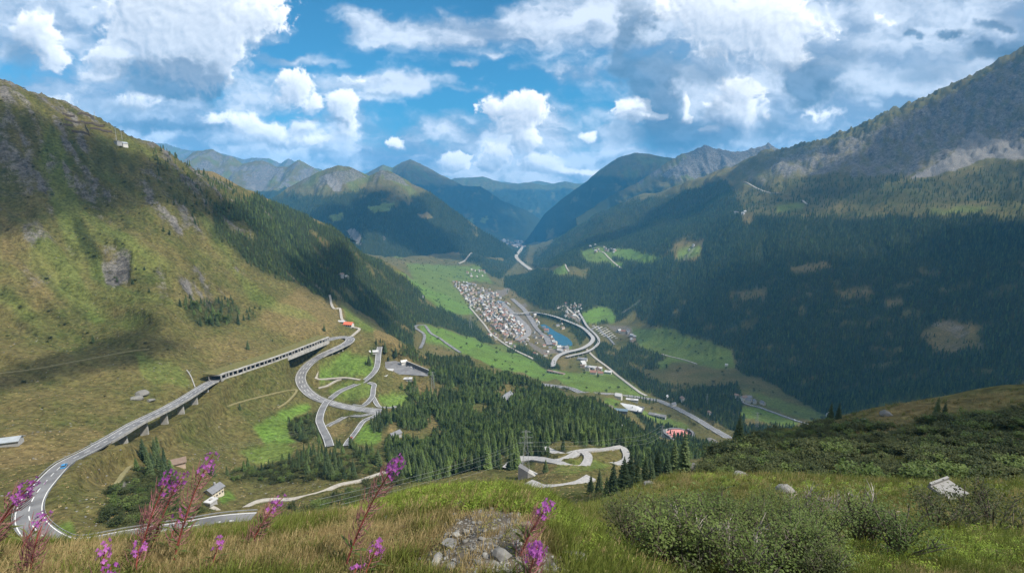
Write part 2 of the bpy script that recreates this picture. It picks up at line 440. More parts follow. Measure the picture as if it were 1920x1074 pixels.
# ------------------------------------------------------------------ the lie of the land
# Each column is a bearing (photograph x); along it, (photograph y, distance ahead in metres) of ground points.
COLUMNS = {
    -260: [(1074, 2.2), (1015, 4.0), (1060, 14), (1045, 60), (960, 170), (900, 215), (830, 270), (720, 370), (600, 470), (450, 570), (300, 670), (180, 760), (110, 850), (180, 1100), (330, 1700)],
    0: [(1074, 2.2), (1010, 4.2), (1060, 14), (1045, 60), (960, 178), (900, 235), (830, 305), (720, 425), (600, 545), (450, 670), (300, 790), (200, 870), (158, 930), (210, 1100), (330, 1700)],
    80: [(1074, 2.2), (1005, 4.4), (1060, 16), (1045, 80), (860, 285), (780, 365), (600, 560), (450, 690), (300, 830), (220, 910), (184, 970), (240, 1200), (350, 1700)],
    160: [(1074, 2.2), (1000, 4.6), (1060, 20), (1045, 80), (960, 190), (900, 235), (870, 270), (760, 400), (700, 465), (600, 590), (450, 730), (300, 880), (240, 960), (206, 1010), (270, 1250), (350, 1800)],
    240: [(1074, 2.2), (992, 4.8), (1055, 22), (1040, 85), (900, 262), (850, 325), (745, 425), (600, 590), (450, 745), (330, 900), (251, 1010), (300, 1250), (360, 1900)],
    320: [(1074, 2.2), (985, 5.0), (1050, 25), (1030, 90), (930, 250), (880, 312), (840, 350), (785, 408), (735, 450), (700, 490), (650, 548), (600, 605), (500, 715), (400, 840), (320, 990), (293, 1060), (330, 1300), (370, 1900)],
    400: [(1074, 2.2), (975, 5.2), (1045, 25), (1020, 95), (930, 300), (880, 345), (830, 400), (780, 450), (745, 490), (690, 560), (640, 615), (560, 720), (480, 830), (400, 960), (335, 1200), (365, 1500), (380, 2000)],
    480: [(1074, 2.2), (965, 5.4), (1040, 25), (1010, 100), (955, 290), (910, 340), (870, 400), (830, 440), (790, 482), (740, 540), (640, 660), (590, 745), (520, 860), (450, 990), (385, 1250), (366, 1420), (385, 1800), (400, 2400)],
    560: [(1074, 2.2), (955, 5.4), (1035, 28), (1005, 105), (930, 295), (880, 360), (840, 430), (800, 500), (760, 560), (720, 625), (600, 790), (560, 880), (530, 1000), (490, 1230), (450, 1450), (405, 1650), (440, 2300), (440, 3000)],
    640: [(1074, 2.2), (945, 5.4), (1030, 30), (1000, 110), (925, 285), (890, 345), (850, 430), (800, 560), (775, 612), (700, 700), (600, 870), (578, 960), (580, 1150), (540, 1400), (500, 1580), (446, 1820), (480, 2400), (470, 3400)],
    740: [(1074, 2.2), (915, 5.4), (1000, 40), (960, 130), (905, 320), (850, 450), (800, 560), (770, 640), (740, 680), (690, 745), (660, 800), (635, 870), (650, 1050), (600, 1500), (570, 1750), (540, 2000), (505, 2150), (520, 2700), (490, 3600), (480, 4500)],
    800: [(1074, 2.2), (900, 5.4), (990, 40), (950, 140), (885, 390), (850, 470), (800, 565), (760, 655), (720, 765), (690, 860), (668, 980), (685, 1200), (645, 1500), (615, 1720), (590, 1930), (560, 2220), (552, 2340), (556, 2700), (530, 3150), (500, 3800), (480, 4600)],
    900: [(1074, 2.0), (893, 5.4), (985, 40), (945, 140), (880, 330), (850, 420), (800, 560), (760, 670), (720, 800), (690, 950), (674, 1060), (690, 1250), (655, 1650), (630, 2180), (610, 2430), (580, 2800), (550, 3250), (515, 3950), (490, 4600), (470, 5600)],
    960: [(1074, 2.0), (890, 5.4), (985, 40), (945, 130), (905, 290), (870, 350), (830, 450), (800, 540), (760, 680), (725, 820), (705, 920), (722, 1100), (692, 1400), (660, 1880), (638, 2150), (600, 2540), (560, 3160), (530, 3850), (510, 4500), (485, 5600), (460, 7900), (447, 10300), (440, 12500), (432, 16000)],
    1000: [(1074, 2.0), (895, 5.2), (985, 40), (950, 130), (905, 275), (875, 330), (840, 420), (800, 530), (765, 660), (735, 780), (718, 880), (735, 1050), (700, 1500), (660, 1900), (640, 2130), (600, 2540), (575, 2900), (545, 3300), (522, 3700), (505, 4400), (488, 5400), (462, 7700), (448, 10300), (440, 12500), (432, 16000)],
    1040: [(1074, 2.0), (905, 4.8), (985, 40), (960, 130), (908, 250), (885, 290), (862, 330), (830, 400), (800, 500), (765, 630), (740, 760), (752, 950), (715, 1330), (690, 1620), (660, 1900), (630, 2200), (605, 2450), (588, 2560), (550, 2880), (515, 3200), (498, 3600), (480, 4600), (455, 5600), (448, 6200), (452, 8000)],
    1120: [(1074, 2.2), (1015, 4.6), (975, 9), (955, 15), (950, 60), (925, 180), (895, 270), (870, 320), (850, 372), (820, 460), (790, 600), (770, 760), (752, 940), (738, 1130), (722, 1350), (690, 1700), (650, 2050), (620, 2300), (588, 2600), (550, 2930), (500, 3400), (472, 3680), (440, 4600), (402, 5700), (425, 7000)],
    1180: [(1074, 2.4), (1008, 5.2), (965, 11), (940, 22), (945, 70), (915, 190), (880, 340), (850, 430), (820, 620), (800, 800), (780, 1000), (755, 1200), (735, 1350), (690, 1720), (650, 1990), (600, 2420), (560, 2720), (520, 3050), (490, 3350), (470, 3600), (430, 4400), (380, 5500), (400, 7000)],
    1250: [(1074, 2.6), (1000, 6), (950, 13), (915, 28), (899, 44), (915, 90), (905, 200), (875, 420), (845, 620), (822, 880), (800, 1050), (770, 1230), (740, 1400), (710, 1550), (680, 1740), (640, 1990), (600, 2200), (550, 2500), (500, 2850), (470, 3150), (440, 3600), (400, 4300), (357, 5200), (380, 7000)],
    1320: [(1074, 2.8), (1000, 6.5), (945, 16), (897, 46), (912, 62), (893, 95), (868, 130), (880, 200), (880, 450), (835, 780), (800, 1000), (770, 1160), (735, 1350), (690, 1620), (650, 1850), (600, 2070), (550, 2320), (500, 2620), (450, 3020), (410, 3500), (370, 4200), (332, 5000), (360, 6500)],
    1400: [(1074, 3.0), (1000, 7), (940, 18), (895, 45), (908, 60), (890, 82), (850, 115), (824, 145), (860, 220), (850, 500), (790, 1050), (760, 1170), (730, 1320), (690, 1560), (650, 1750), (600, 1950), (550, 2150), (500, 2400), (450, 2700), (410, 3000), (380, 3300), (340, 3900), (303, 4700), (330, 6000)],
    1550: [(1074, 3.2), (1000, 8), (940, 21), (903, 48), (916, 60), (895, 74), (850, 98), (810, 128), (787, 158), (830, 230), (830, 500), (770, 1130), (740, 1250), (700, 1380), (650, 1560), (600, 1760), (550, 1980), (500, 2230), (450, 2500), (410, 2750), (385, 2950), (350, 3250), (300, 3700), (256, 4300), (300, 5500)],
    1700: [(1074, 3.5), (1000, 9), (950, 21), (913, 46), (928, 58), (905, 69), (850, 90), (800, 114), (765, 138), (755, 152), (800, 230), (800, 550), (740, 1040), (700, 1250), (650, 1420), (600, 1580), (550, 1760), (500, 1980), (450, 2230), (410, 2450), (385, 2620), (340, 2950), (300, 3250), (250, 3650), (208, 4050), (260, 5500)],
    1800: [(1074, 3.6), (1000, 9.5), (950, 21), (914, 45), (928, 57), (905, 67), (850, 86), (800, 108), (760, 130), (740, 142), (790, 225), (790, 520), (730, 1020), (690, 1200), (650, 1330), (600, 1480), (550, 1650), (500, 1850), (450, 2090), (412, 2300), (385, 2460), (340, 2760), (300, 3030), (250, 3380), (168, 3950), (230, 5500)],
    1920: [(1074, 3.8), (1000, 10), (950, 21), (913, 44), (925, 55), (903, 64), (850, 80), (800, 98), (760, 116), (731, 130), (780, 220), (780, 500), (700, 1080), (650, 1230), (600, 1370), (550, 1530), (500, 1720), (450, 1940), (415, 2130), (385, 2300), (340, 2550), (300, 2800), (250, 3080), (180, 3500), (108, 3950), (170, 5500)],
    2180: [(1074, 4.0), (1000, 10), (950, 20), (913, 42), (925, 52), (903, 60), (850, 74), (790, 95), (740, 115), (715, 130), (780, 220), (780, 450), (700, 900), (650, 1020), (600, 1140), (550, 1270), (500, 1430), (450, 1610), (415, 1770), (385, 1900), (340, 2100), (300, 2300), (250, 2550), (150, 3000), (20, 3700), (100, 5500)],
}
# the pass road: (x, y, height) with the bends and the viaduct; height is relative to the eye
PASS_ROAD = [(470, 968, -108), (400, 978, -110), (330, 990, -112), (240, 1005, -115), (180, 1018, -117), (130, 1025, -118), (93, 1014, -119.5), (61, 985, -121), (54, 957, -123), (66, 928, -126), (93, 895, -130), (125, 866, -136), (190, 833, -145),
             (255, 795, -156), (330, 757, -168), (400, 715, -183), (450, 697, -190), (520, 673, -199), (580, 650, -208), (613, 637, -213)]
LOOP_ROAD = [(613, 637, -213), (632, 633, -214.5), (648, 632, -216), (657, 636, -218), (650, 644, -220), (630, 654, -223), (600, 668, -227), (577, 685, -232), (564, 705, -237), (569, 725, -242), (590, 744, -247), (625, 757, -252), (665, 766, -256), (715, 771, -258)]

def at_y(u, v, Y):
    x, y, z = ray(u, v)
    return Vector((x / y * Y, Y, z / y * Y))

def at_z(u, v, zz):
    x, y, z = ray(u, v)
    return Vector((x / z * zz, y / z * zz, zz))

ctrl = []
for u, col in COLUMNS.items():
    for (v, Y) in col:
        if u <= 1040 and 3.9 < Y < 6.0:
            v = v + (48 if u < 500 else 34 if u < 700 else 24 if u < 850 else 30 if u < 950 else 34)          # leaves room for the grass that stands on the crest
        ctrl.append(at_y(u, v, Y))
pass_pts = [at_z(*p) for p in PASS_ROAD]
loop_pts = [at_z(*p) for p in LOOP_ROAD]
for i, p in enumerate(pass_pts):
    drop = 11.0 if i in (13, 14) else (4 if i in (12, 15) else 0.0)
    ctrl.append(p - Vector((0, 0, drop)))
for i, p in enumerate(loop_pts):
    ctrl.append(p - Vector((0, 0, 7.0 if i in (4, 5) else (3.0 if i in (3, 6) else 0))))
# round the camera and behind it the spur rises gently to the mountain
for a in range(0, 360, 30):
    ctrl.append(Vector((.6 * math.sin(R(a)), .6 * math.cos(R(a)), -1.68)))
for a in (70, 100, 130, 160, 180, 200, 230, 260, 290):
    for r_, k in ((6, -.10), (20, 0.0), (70, .10), (300, .22), (1000, .30), (3000, .34), (9000, .1)):
        s_ = 1.0 if a >= 180 else .55
        side = -.28 if a in (70, 290) and r_ < 100 else 0
        ctrl.append(Vector((r_ * math.sin(R(a)), r_ * math.cos(R(a)), -1.6 + r_ * (k * s_ + side))))
for a in range(-180, 181, 15):
    ctrl.append(Vector((24000 * math.sin(R(a)), 24000 * math.cos(R(a)), -850.0)))
for a in (-40, -30, -20, -10, 10, 20, 30, 40):
    ctrl.append(Vector((14000 * math.sin(R(a)), 14000 * math.cos(R(a)), -700.0)))
ctrl = np.array([tuple(p) for p in ctrl])

def lp(x, y):
    r = np.hypot(x, y)
    return np.arctan2(x, y) * 2.4, np.log(r + .8), r

def tps_fit(P, val, lam):
    n = len(P)
    d2 = ((P[:, None] - P[None]) ** 2).sum(-1)
    K = .5 * d2 * np.log(d2 + 1e-12)
    A = np.zeros((n + 3, n + 3))
    A[:n, :n] = K + lam * np.eye(n)
    A[:n, n] = 1
    A[:n, n + 1:] = P
    A[n:, :n] = A[:n, n:].T
    return np.linalg.solve(A, np.concatenate([val, np.zeros(3)]))

ca, cl, cr = lp(ctrl[:, 0], ctrl[:, 1])
CPNT = np.stack([ca, cl], 1)
CW = tps_fit(CPNT, ctrl[:, 2] / (cr + 1.7), 2e-5)

def tps_eval(a, l):
    out = np.full(a.shape, CW[-3]) + CW[-2] * a + CW[-1] * l
    for k in range(len(CPNT)):
        d2 = (a - CPNT[k, 0]) ** 2 + (l - CPNT[k, 1]) ** 2
        out += CW[k] * .5 * d2 * np.log(d2 + 1e-12)
    return out

AZ = np.concatenate([np.linspace(-180, -57, 26)[:-1], np.linspace(-57, -49, 20)[:-1], np.linspace(-49, 49, 1060), np.linspace(49, 57, 20)[1:], np.linspace(57, 180, 26)[1:]]) * math.pi / 180
RR = np.exp(np.concatenate([np.linspace(math.log(.3), math.log(150), 215)[:-1], np.linspace(math.log(150), math.log(5600), 470)[:-1], np.linspace(math.log(5600), math.log(21000), 34)]))
NA, NR = len(AZ), len(RR)
# evaluate on a coarser lattice, then refine (the surface is smooth)
sa, sr = slice(0, NA), slice(0, NR)
ia = np.unique(np.concatenate([np.arange(0, NA, 4), [NA - 1]]))
ir = np.unique(np.concatenate([np.arange(0, NR, 3), [NR - 1]]))
GA, GR = np.meshgrid(AZ[ia], RR[ir])
cz = tps_eval(GA * 2.4, np.log(GR + .8)) * (GR + 1.7)
cf = cz / (GR + 1.7)
tmp = np.empty((len(ir), NA))
for i in range(len(ir)):
    tmp[i] = np.interp(AZ, AZ[ia], cf[i])
full = np.empty((NR, NA))
LR = np.log(RR)
w_hi = np.interp(np.arange(NR), ir, np.arange(len(ir)))
lo = np.clip(np.floor(w_hi).astype(int), 0, len(ir) - 2)
ft = (w_hi - lo)[:, None]
pm = tmp[np.clip(lo - 1, 0, len(ir) - 1)]
p0, p1 = tmp[lo], tmp[lo + 1]
p2 = tmp[np.clip(lo + 2, 0, len(ir) - 1)]
full = .5 * ((2 * p0) + (-pm + p1) * ft + (2 * pm - 5 * p0 + 4 * p1 - p2) * ft ** 2 + (-pm + 3 * p0 - 3 * p1 + p2) * ft ** 3)
A2, R2 = np.meshgrid(AZ, RR)
GX, GY = R2 * np.sin(A2), R2 * np.cos(A2)
GZ = full * (R2 + 1.7)
INVIEW = (np.abs(A2) < R(58))

def project(x, y, z):
    d = y * CP - z * SP
    up = y * SP + z * CP
    d = np.where(d > .05, d, .05)
    return 960 + F * x / d, 537 - F * up / d
PU, PV = project(GX, GY, GZ)
PU = np.clip(PU, -4000, 6000)
PV = np.clip(PV, -4000, 6000)

# roughness of the ground, octave by octave; each size of bump only where it is big enough to be seen
rough = np.full(GX.shape, .55)
flat = sstep(GZ, -430, -520) * sstep(R2, 1000, 1400)
rough = rough * (1 - .93 * flat)
rough = np.where((R2 > 2300) & (PV < 400) & (PU > 1250), 1.0, rough)
leftm = sstep(PU, 700, 420) * sstep(GZ, -185, -120) * sstep(R2, 330, 520)
rough = rough + .55 * leftm
fgm = sstep(R2, 60, 25)
rough = rough * (1 - fgm) + .40 * fgm
rough *= sstep(R2, .9, 3.0)
bend = sstep(R2, 190, 230) * sstep(R2, 520, 430) * sstep(PU, 880, 930) * sstep(PU, 1220, 1180)
rough *= 1 - .9 * bend
detail = np.zeros_like(GZ)
vm = INVIEW
for k in range(13):
    lam_ = .35 * 2.05 ** k
    w_ = sstep(np.log(lam_ / (R2 + .5)), math.log(.006), math.log(.016)) * sstep(np.log(lam_ / (R2 + .5)), math.log(.30), math.log(.12))
    m = vm & (w_ > .01)
    if not m.any():
        continue
    xx, yy = GX[m] / lam_, GY[m] / lam_
    n = perlin(xx, yy, 100 + k)
    n2 = np.abs(perlin(xx * .9 + 31, yy * .9, 140 + k))
    detail[m] += w_[m] * lam_ * .085 * (n * .8 - n2 * .7 + .1)
# gullies and ribs that run down the left mountainside and the high right wall
gul = np.zeros_like(GZ)
m = leftm > .01
q = GX[m] * .35 + GY[m] * .94
hgt = GZ[m]
gw = perlin(q / 160, hgt / 260, 201) * 26
g_ = fbm((q + gw) / 75, hgt / 420 + 3, 4, .55, 203, 'r')
gul[m] = leftm[m] * (g_ * 16.0 + 2.6 * fbm((q + gw) / 19, hgt / 80, 4, .6, 207, 'r'))
rm = sstep(PV, 400, 330) * sstep(PU, 1150, 1320) * sstep(R2, 2300, 2900)
m = rm > .01
q = GX[m] * .8 - GY[m] * .35
g_ = fbm((q + 90 * perlin(GX[m] / 420, GY[m] / 420, 215)) / 330, GZ[m] / 900, 5, .58, 213, 'r')
gul[m] += rm[m] * g_ * 60.0
crag = sstep(PV, 330, 250) * rm
m = crag > .01
gul[m] += crag[m] * 62 * fbm(GX[m] / 110 + .3 * gul[m] / 60, (GY[m] + .4 * GX[m]) / 230, 6, .66, 219, 'r')
# ribs and gullies on the wooded wall to the right
wm_ = sstep(A2, R(9), R(16)) * sstep(R2, 1350, 1800) * sstep(R2, 3900, 3200) * sstep(PV, 700, 620) * sstep(PV, 385, 420)
m = wm_ > .01
q = GX[m] * .75 - GY[m] * .45 + 70 * perlin(GX[m] / 350, GY[m] / 350, 231)
gul[m] += wm_[m] * 46 * fbm(q / 260, GZ[m] / 800, 4, .55, 233, 'r')
# the farther spur across the valley: broad ribs
sm_ = sstep(R2, 3600, 4600) * sstep(PV, 520, 460) * (1 - rm)
m = sm_ > .01
gul[m] += sm_[m] * 55 * fbm((GX[m] + 60 * perlin(GX[m] / 300, GY[m] / 300, 5)) / 520, GY[m] / 1500, 4, .55, 223, 'r')
# crags that break out of the turf on the left mountainside
fall = GX * .35 + GY * .94 + 40 * perlin(GX / 150, GY / 150, 361)
st_a = fbm(fall / 26, GZ / 150 + 2, 5, .6, 363)
st_b = fbm(fall / 60 + 7, GZ / 130, 4, .6, 367)
up_ = leftm * (R2 < 1500)
ROCKL = up_ * sstep(st_a - .25 * st_b + .40 * sstep(PV, 560, 300) - .25, .05, .30) * sstep(fbm(GX / 20, GY / 20, 4, .65, 369), -.3, .15)
m = ROCKL > .01
gul[m] += ROCKL[m] * (7.0 * fbm(fall[m] / 17, GZ[m] / 34, 5, .68, 377, 'r') + 3.0 * np.abs(perlin(GX[m] / 9, GY[m] / 9, 379)) + 2.0)
GZ = GZ + detail * rough + gul
GZ = np.where(R2 < 1.0, full * (R2 + 1.7), GZ)

def gidx(x, y):
    a = np.arctan2(x, y)
    l = np.log(np.maximum(np.hypot(x, y), .3001))
    fa = np.interp(a, AZ, np.arange(NA))
    fl = np.interp(l, LR, np.arange(NR))
    return fa, fl

def gsample(arr, x, y):
    fa, fl = gidx(np.asarray(x, float), np.asarray(y, float))
    i0 = np.clip(np.floor(fa).astype(int), 0, NA - 2)
    j0 = np.clip(np.floor(fl).astype(int), 0, NR - 2)
    a, b = fa - i0, fl - j0
    return arr[j0, i0] * (1 - a) * (1 - b) + arr[j0, i0 + 1] * a * (1 - b) + arr[j0 + 1, i0] * (1 - a) * b + arr[j0 + 1, i0 + 1] * a * b

def ground(x, y):
    return float(gsample(GZ, np.array([x]), np.array([y]))[0])

def hit(u, v, rmin=3.0, rmax=30000.0):
    """Where the line of sight through a photograph pixel meets the ground."""
    x, y, z = ray(u, v)
    h = math.hypot(x, y)
    te = z / h
    a = math.atan2(x, y)
    fa = np.interp(a, AZ, np.arange(NA))
    i0 = int(min(max(math.floor(fa), 0), NA - 2))
    t = fa - i0
    prof = (GZ[:, i0] * (1 - t) + GZ[:, i0 + 1] * t) / RR
    ok = (prof >= te) & (RR >= rmin) & (RR <= rmax)
    j = int(np.argmax(ok)) if ok.any() else None
    if j is None or j == 0:
        k = np.argmax(np.where((RR >= rmin) & (RR <= rmax), prof, -9))
        rr = RR[k]
    else:
        p0_, p1_ = prof[j - 1], prof[j]
        s = 0 if p1_ == p0_ else np.clip((te - p0_) / (p1_ - p0_), 0, 1)
        rr = math.exp(LR[j - 1] + (LR[j] - LR[j - 1]) * s)
    X, Y = rr * math.sin(a), rr * math.cos(a)
    return Vector((X, Y, ground(X, Y)))
# ------------------------------------------------------------------ road courses (photograph pixels, run onto the ground)
def catmull(pts, step):
    pts = [Vector(p) for p in pts]
    P_ = [pts[0] * 2 - pts[1]] + pts + [pts[-1] * 2 - pts[-2]]
    out = []
    for i in range(1, len(P_) - 2):
        a, b, c_, d = P_[i - 1:i + 3]
        n = max(2, int((c_ - b).length / step))
        for k in range(n):
            t = k / n
            out.append(.5 * ((2 * b) + (c_ - a) * t + (2 * a - 5 * b + 4 * c_ - d) * t * t + (3 * b - a - 3 * c_ + d) * t ** 3))
    out.append(pts[-1])
    return out

def smooth_z(pts, k):
    z = np.array([p.z for p in pts])
    n = len(z)
    for _ in range(3):
        zz = np.concatenate([np.full(k, z[0]), z, np.full(k, z[-1])])
        cs_ = np.cumsum(np.concatenate([[0], zz]))
        z = (cs_[2 * k + 1:2 * k + 1 + n] - cs_[:n]) / (2 * k + 1)
    return [Vector((p.x, p.y, float(q))) for p, q in zip(pts, z)]

def course(pix, step, rmin=100.0, rmax=30000.0, k=4):
    pts = [hit(u, v, rmin, rmax) for (u, v) in pix]
    return smooth_z(catmull(pts, step), k)

def carve(pts, half, edge, drop=.3):
    """Bed the ground under a road."""
    global GZ
    Q = np.array([tuple(p) for p in pts])
    rr = np.hypot(Q[:, 0], Q[:, 1])
    aa = np.arctan2(Q[:, 0], Q[:, 1])
    mar = half + edge
    j0, j1 = np.searchsorted(RR, rr.min() - mar) - 1, np.searchsorted(RR, rr.max() + mar) + 1
    da = mar / max(rr.min(), 1)
    i0, i1 = np.searchsorted(AZ, aa.min() - da) - 1, np.searchsorted(AZ, aa.max() + da) + 1
    j0, i0 = max(j0, 0), max(i0, 0)
    sx_, sy_ = GX[j0:j1, i0:i1], GY[j0:j1, i0:i1]
    best = np.full(sx_.shape, 1e18)
    bz = np.zeros(sx_.shape)
    for q in Q:
        d = (sx_ - q[0]) ** 2 + (sy_ - q[1]) ** 2
        m = d < best
        best[m] = d[m]
        bz[m] = q[2]
    d = np.sqrt(best)
    w = sstep(d, half + edge, half + .15 * edge)
    GZ[j0:j1, i0:i1] = GZ[j0:j1, i0:i1] * (1 - w) + (bz - drop) * w

ROADS = {   # name: (pixels, width, material, smallest distance, sample step, largest distance)
    'underpass_road': ([(618, 832), (612, 819), (603, 801), (599, 784), (606, 763), (618, 748), (638, 736), (663, 722), (681, 715), (699, 701), (707, 686), (710, 661), (712, 648)], 8.5, 'asphalt', 400, 4, 900),
    'junction_road': ([(660, 764), (681, 757), (697, 746), (700, 731), (701, 721), (690, 714)], 7, 'asphalt', 400, 3, 900),
    'junction_branch_road': ([(699, 744), (709, 757), (726, 764), (743, 766)], 6, 'asphalt', 400, 3, 900),
    'slip_road': ([(638, 762), (650, 767), (653, 774), (646, 782), (632, 790), (612, 797)], 6, 'asphalt', 400, 3, 900),
    'lower_slip_road': ([(640, 787), (655, 781), (676, 777), (709, 773)], 5.5, 'asphalt', 400, 3, 900),
    'farm_road': ([(648, 832), (654, 826), (668, 809), (681, 791), (699, 780), (712, 775)], 6, 'asphalt', 400, 3, 900),
    'meadow_track': ([(641, 650), (636, 660), (626, 668), (601, 684), (593, 704), (596, 713), (621, 711), (648, 706), (676, 714)], 4.0, 'gravel', 400, 3, 1000),
    'meadow_footpath': ([(597, 728), (613, 725), (630, 713), (640, 708)], 4.0, 'gravel', 400, 3, 900),
    'farmhouse_track': ([(618, 552), (620, 562), (623, 573), (637, 580), (641, 597), (651, 606), (664, 614), (674, 618), (664, 626), (656, 634)], 4.5, 'gravel', 500, 4, 1400),
    'serpentine_road': ([(788, 652), (794, 640), (795, 628), (779, 612), (786, 608), (797, 611), (808, 624), (826, 636), (845, 649), (863, 661)], 9, 'asphalt', 1100, 6, 2600),
    'old_pass_road': ([(990, 913), (1002, 912), (1016, 911), (1050, 906), (1085, 902), (1108, 899)], 6.5, 'cobble', 180, 3, 420),
    'old_pass_bend': ([(948, 875), (965, 870), (995, 865), (1022, 863), (1050, 864), (1071, 867), (1092, 868), (1102, 863), (1101, 857), (1088, 852), (1066, 854), (1039, 858), (1004, 860), (965, 863)], 6.0, 'cobble', 220, 3, 560),
    'upper_pass_bend': ([(1020, 846), (1050, 845), (1075, 844), (1128, 842), (1153, 842), (1169, 848), (1175, 856), (1171, 864), (1156, 867), (1138, 862)], 6.0, 'cobble', 240, 3, 620),
    'forest_road': ([(1120, 776), (1136, 788), (1163, 804), (1190, 825), (1217, 845)], 7.5, 'asphalt', 420, 5, 1100),
    'motorway': ([(1000, 719), (1027, 724), (1066, 729), (1105, 734), (1170, 741), (1223, 751), (1256, 761), (1282, 772), (1312, 789), (1340, 806), (1368, 818)], 17, 'asphalt', 900, 8, 1900),
    'railway': ([(1100, 655), (1115, 670), (1139, 688), (1162, 707), (1193, 730), (1212, 742)], 9, 'gravel', 1100, 8, 2400),
    'railway_yard': ([(940, 566), (946, 572), (971, 596), (987, 612), (991, 624), (981, 634), (972, 638)], 26, 'rail', 1700, 8, 3400),
    'motorway_approach': ([(960, 560), (982, 580), (996, 599), (1008, 616), (1023, 631), (1031, 646)], 26, 'rail', 1700, 8, 3400),
    'town_road': ([(880, 575), (907, 607), (920, 624), (941, 641), (965, 656), (1000, 672)], 9, 'gravel', 1500, 8, 3200),
    'plateau_lane': ([(1128, 470), (1134, 475), (1144, 486), (1165, 504)], 9, 'gravel', 2500, 12, 4600),
    'plateau_track': ([(1060, 495), (1062, 501), (1067, 510)], 8, 'gravel', 2500, 12, 4600),
    'valley_highway': ([(981, 462), (975, 470), (968, 480), (972, 487), (979, 494), (995, 505)], 40, 'gravel', 3800, 30, 9500),
    'bedretto_road': ([(1385, 750), (1402, 757), (1435, 768), (1491, 788), (1532, 800)], 6.5, 'asphalt', 700, 6, 1700),
    'field_track': ([(1240, 664), (1252, 667), (1280, 674), (1307, 681)], 5.5, 'gravel', 1200, 8, 2300),
    'ski_track': ([(1395, 339), (1417, 352), (1444, 362), (1466, 362)], 9, 'gravel', 2600, 14, 5200),
    'alp_track': ([(1503, 373), (1509, 380), (1515, 385)], 10, 'gravel', 2400, 12, 4600),
    'hillside_path': ([(215, 905), (231, 888), (255, 861), (285, 828), (328, 800), (385, 776), (469, 748), (553, 731), (540, 752), (520, 764)], 2.6, 'path', 200, 3, 800),
    'lane_by_house': ([(395, 948), (429, 958), (486, 949), (553, 932), (600, 918), (637, 908), (672, 899), (700, 893), (722, 892)], 3.6, 'gravel', 180, 3, 600),
    'mountain_slope_track': ([(0, 702), (70, 690), (150, 676), (240, 660), (280, 654)], 2.2, 'path', 300, 4, 900),
    'mid_mountain_road': ([(860, 494), (872, 488), (880, 478), (890, 468), (902, 456)], 14, 'gravel', 3000, 20, 9000),
    'hamlet_road': ([(1045, 580), (1058, 572), (1066, 580), (1078, 590), (1090, 600)], 12, 'gravel', 1900, 8, 3200),
    'interchange_ring': ([(1108, 618), (1120, 612), (1128, 622), (1140, 632), (1152, 646)], 9, 'asphalt', 1500, 8, 2700),
}
VIADUCTS = {
    'motorway_viaduct': ([(1037, 690), (1039, 681), (1047, 671), (1063, 664), (1088, 658), (1105, 649), (1112, 639), (1106, 630), (1091, 617), (1066, 606), (1033, 594), (999, 582), (974, 567), (957, 559), (941, 547)], 17, 2700),
    'slip_viaduct': ([(1062, 672), (1078, 669), (1101, 663), (1117, 653), (1123, 642), (1117, 631), (1101, 615), (1091, 598), (1081, 583)], 10, 2700),
}
road_pts = {}
for nm, (pix, wd, mt, r0, st_, r1) in ROADS.items():
    road_pts[nm] = course(pix, st_, r0, r1)
via_pts = {nm: [p + Vector((0, 0, 9)) for p in course(pix, 8, 1400, r1)] for nm, (pix, wd, r1) in VIADUCTS.items()}
pass_c = smooth_z(catmull(pass_pts, 3.0), 4)
loop_c = smooth_z(catmull(loop_pts, 3.0), 4)
for nm, (pix, wd, mt, r0, st_, r1) in ROADS.items():
    c0 = road_pts[nm]
    rm_ = np.mean([math.hypot(p.x, p.y) for p in c0])
    if nm in ('old_pass_bend', 'upper_pass_bend', 'old_pass_road'):
        carve(c0, wd / 2 + 1.0, 3.0, .9)
        continue
    carve(c0, wd / 2 + rm_ * .0025, 3 + rm_ * .006, .15 + rm_ * .0007)
vi0 = min(range(len(pass_c)), key=lambda i: (pass_c[i] - pass_pts[12]).length)
vi1 = min(range(len(pass_c)), key=lambda i: (pass_c[i] - pass_pts[15]).length)
carve(pass_c[:vi0 + 1], 6.6, 9, .35)
carve(pass_c[vi1:], 7.0, 9, .35)
carve([p - Vector((0, 0, min(11.0, 1.5 + .6 * min(i, vi1 - vi0 - i)))) for i, p in enumerate(pass_c[vi0:vi1])], 7.0, 12, .2)
li0 = min(range(len(loop_c)), key=lambda i: (loop_c[i] - loop_pts[3]).length)
li1 = min(range(len(loop_c)), key=lambda i: (loop_c[i] - loop_pts[6]).length)
carve(loop_c[:li0 + 1], 7.5, 8, .4)
carve(loop_c[li1:], 8.5, 8, .4)
carve([p - Vector((0, 0, min(7.0, 1.0 + .7 * min(i, li1 - li0 - i)))) for i, p in enumerate(loop_c[li0:li1])], 7.0, 8, .2)

def flatten(pix, rmin, rmax, edge, zoff=0.0):
    """Level the ground inside an outline of photograph pixels; gives back the outline on the ground and its height."""
    global GZ
    pts = [hit(u, v, rmin, rmax) for (u, v) in pix]
    zz = float(np.mean([p.z for p in pts])) + zoff
    # put the outline where its pixels meet that level
    pts = [at_z(u, v, zz) for (u, v) in pix]
    xs, ys = np.array([p.x for p in pts]), np.array([p.y for p in pts])
    inside = inpoly(GX, GY, xs, ys)
    d = edge_dist(GX, GY, xs, ys, edge * 1.5)
    w = np.where(inside, 1.0, sstep(d, edge, edge * .1))
    GZ = GZ * (1 - w) + (zz - .35) * w
    return pts, zz

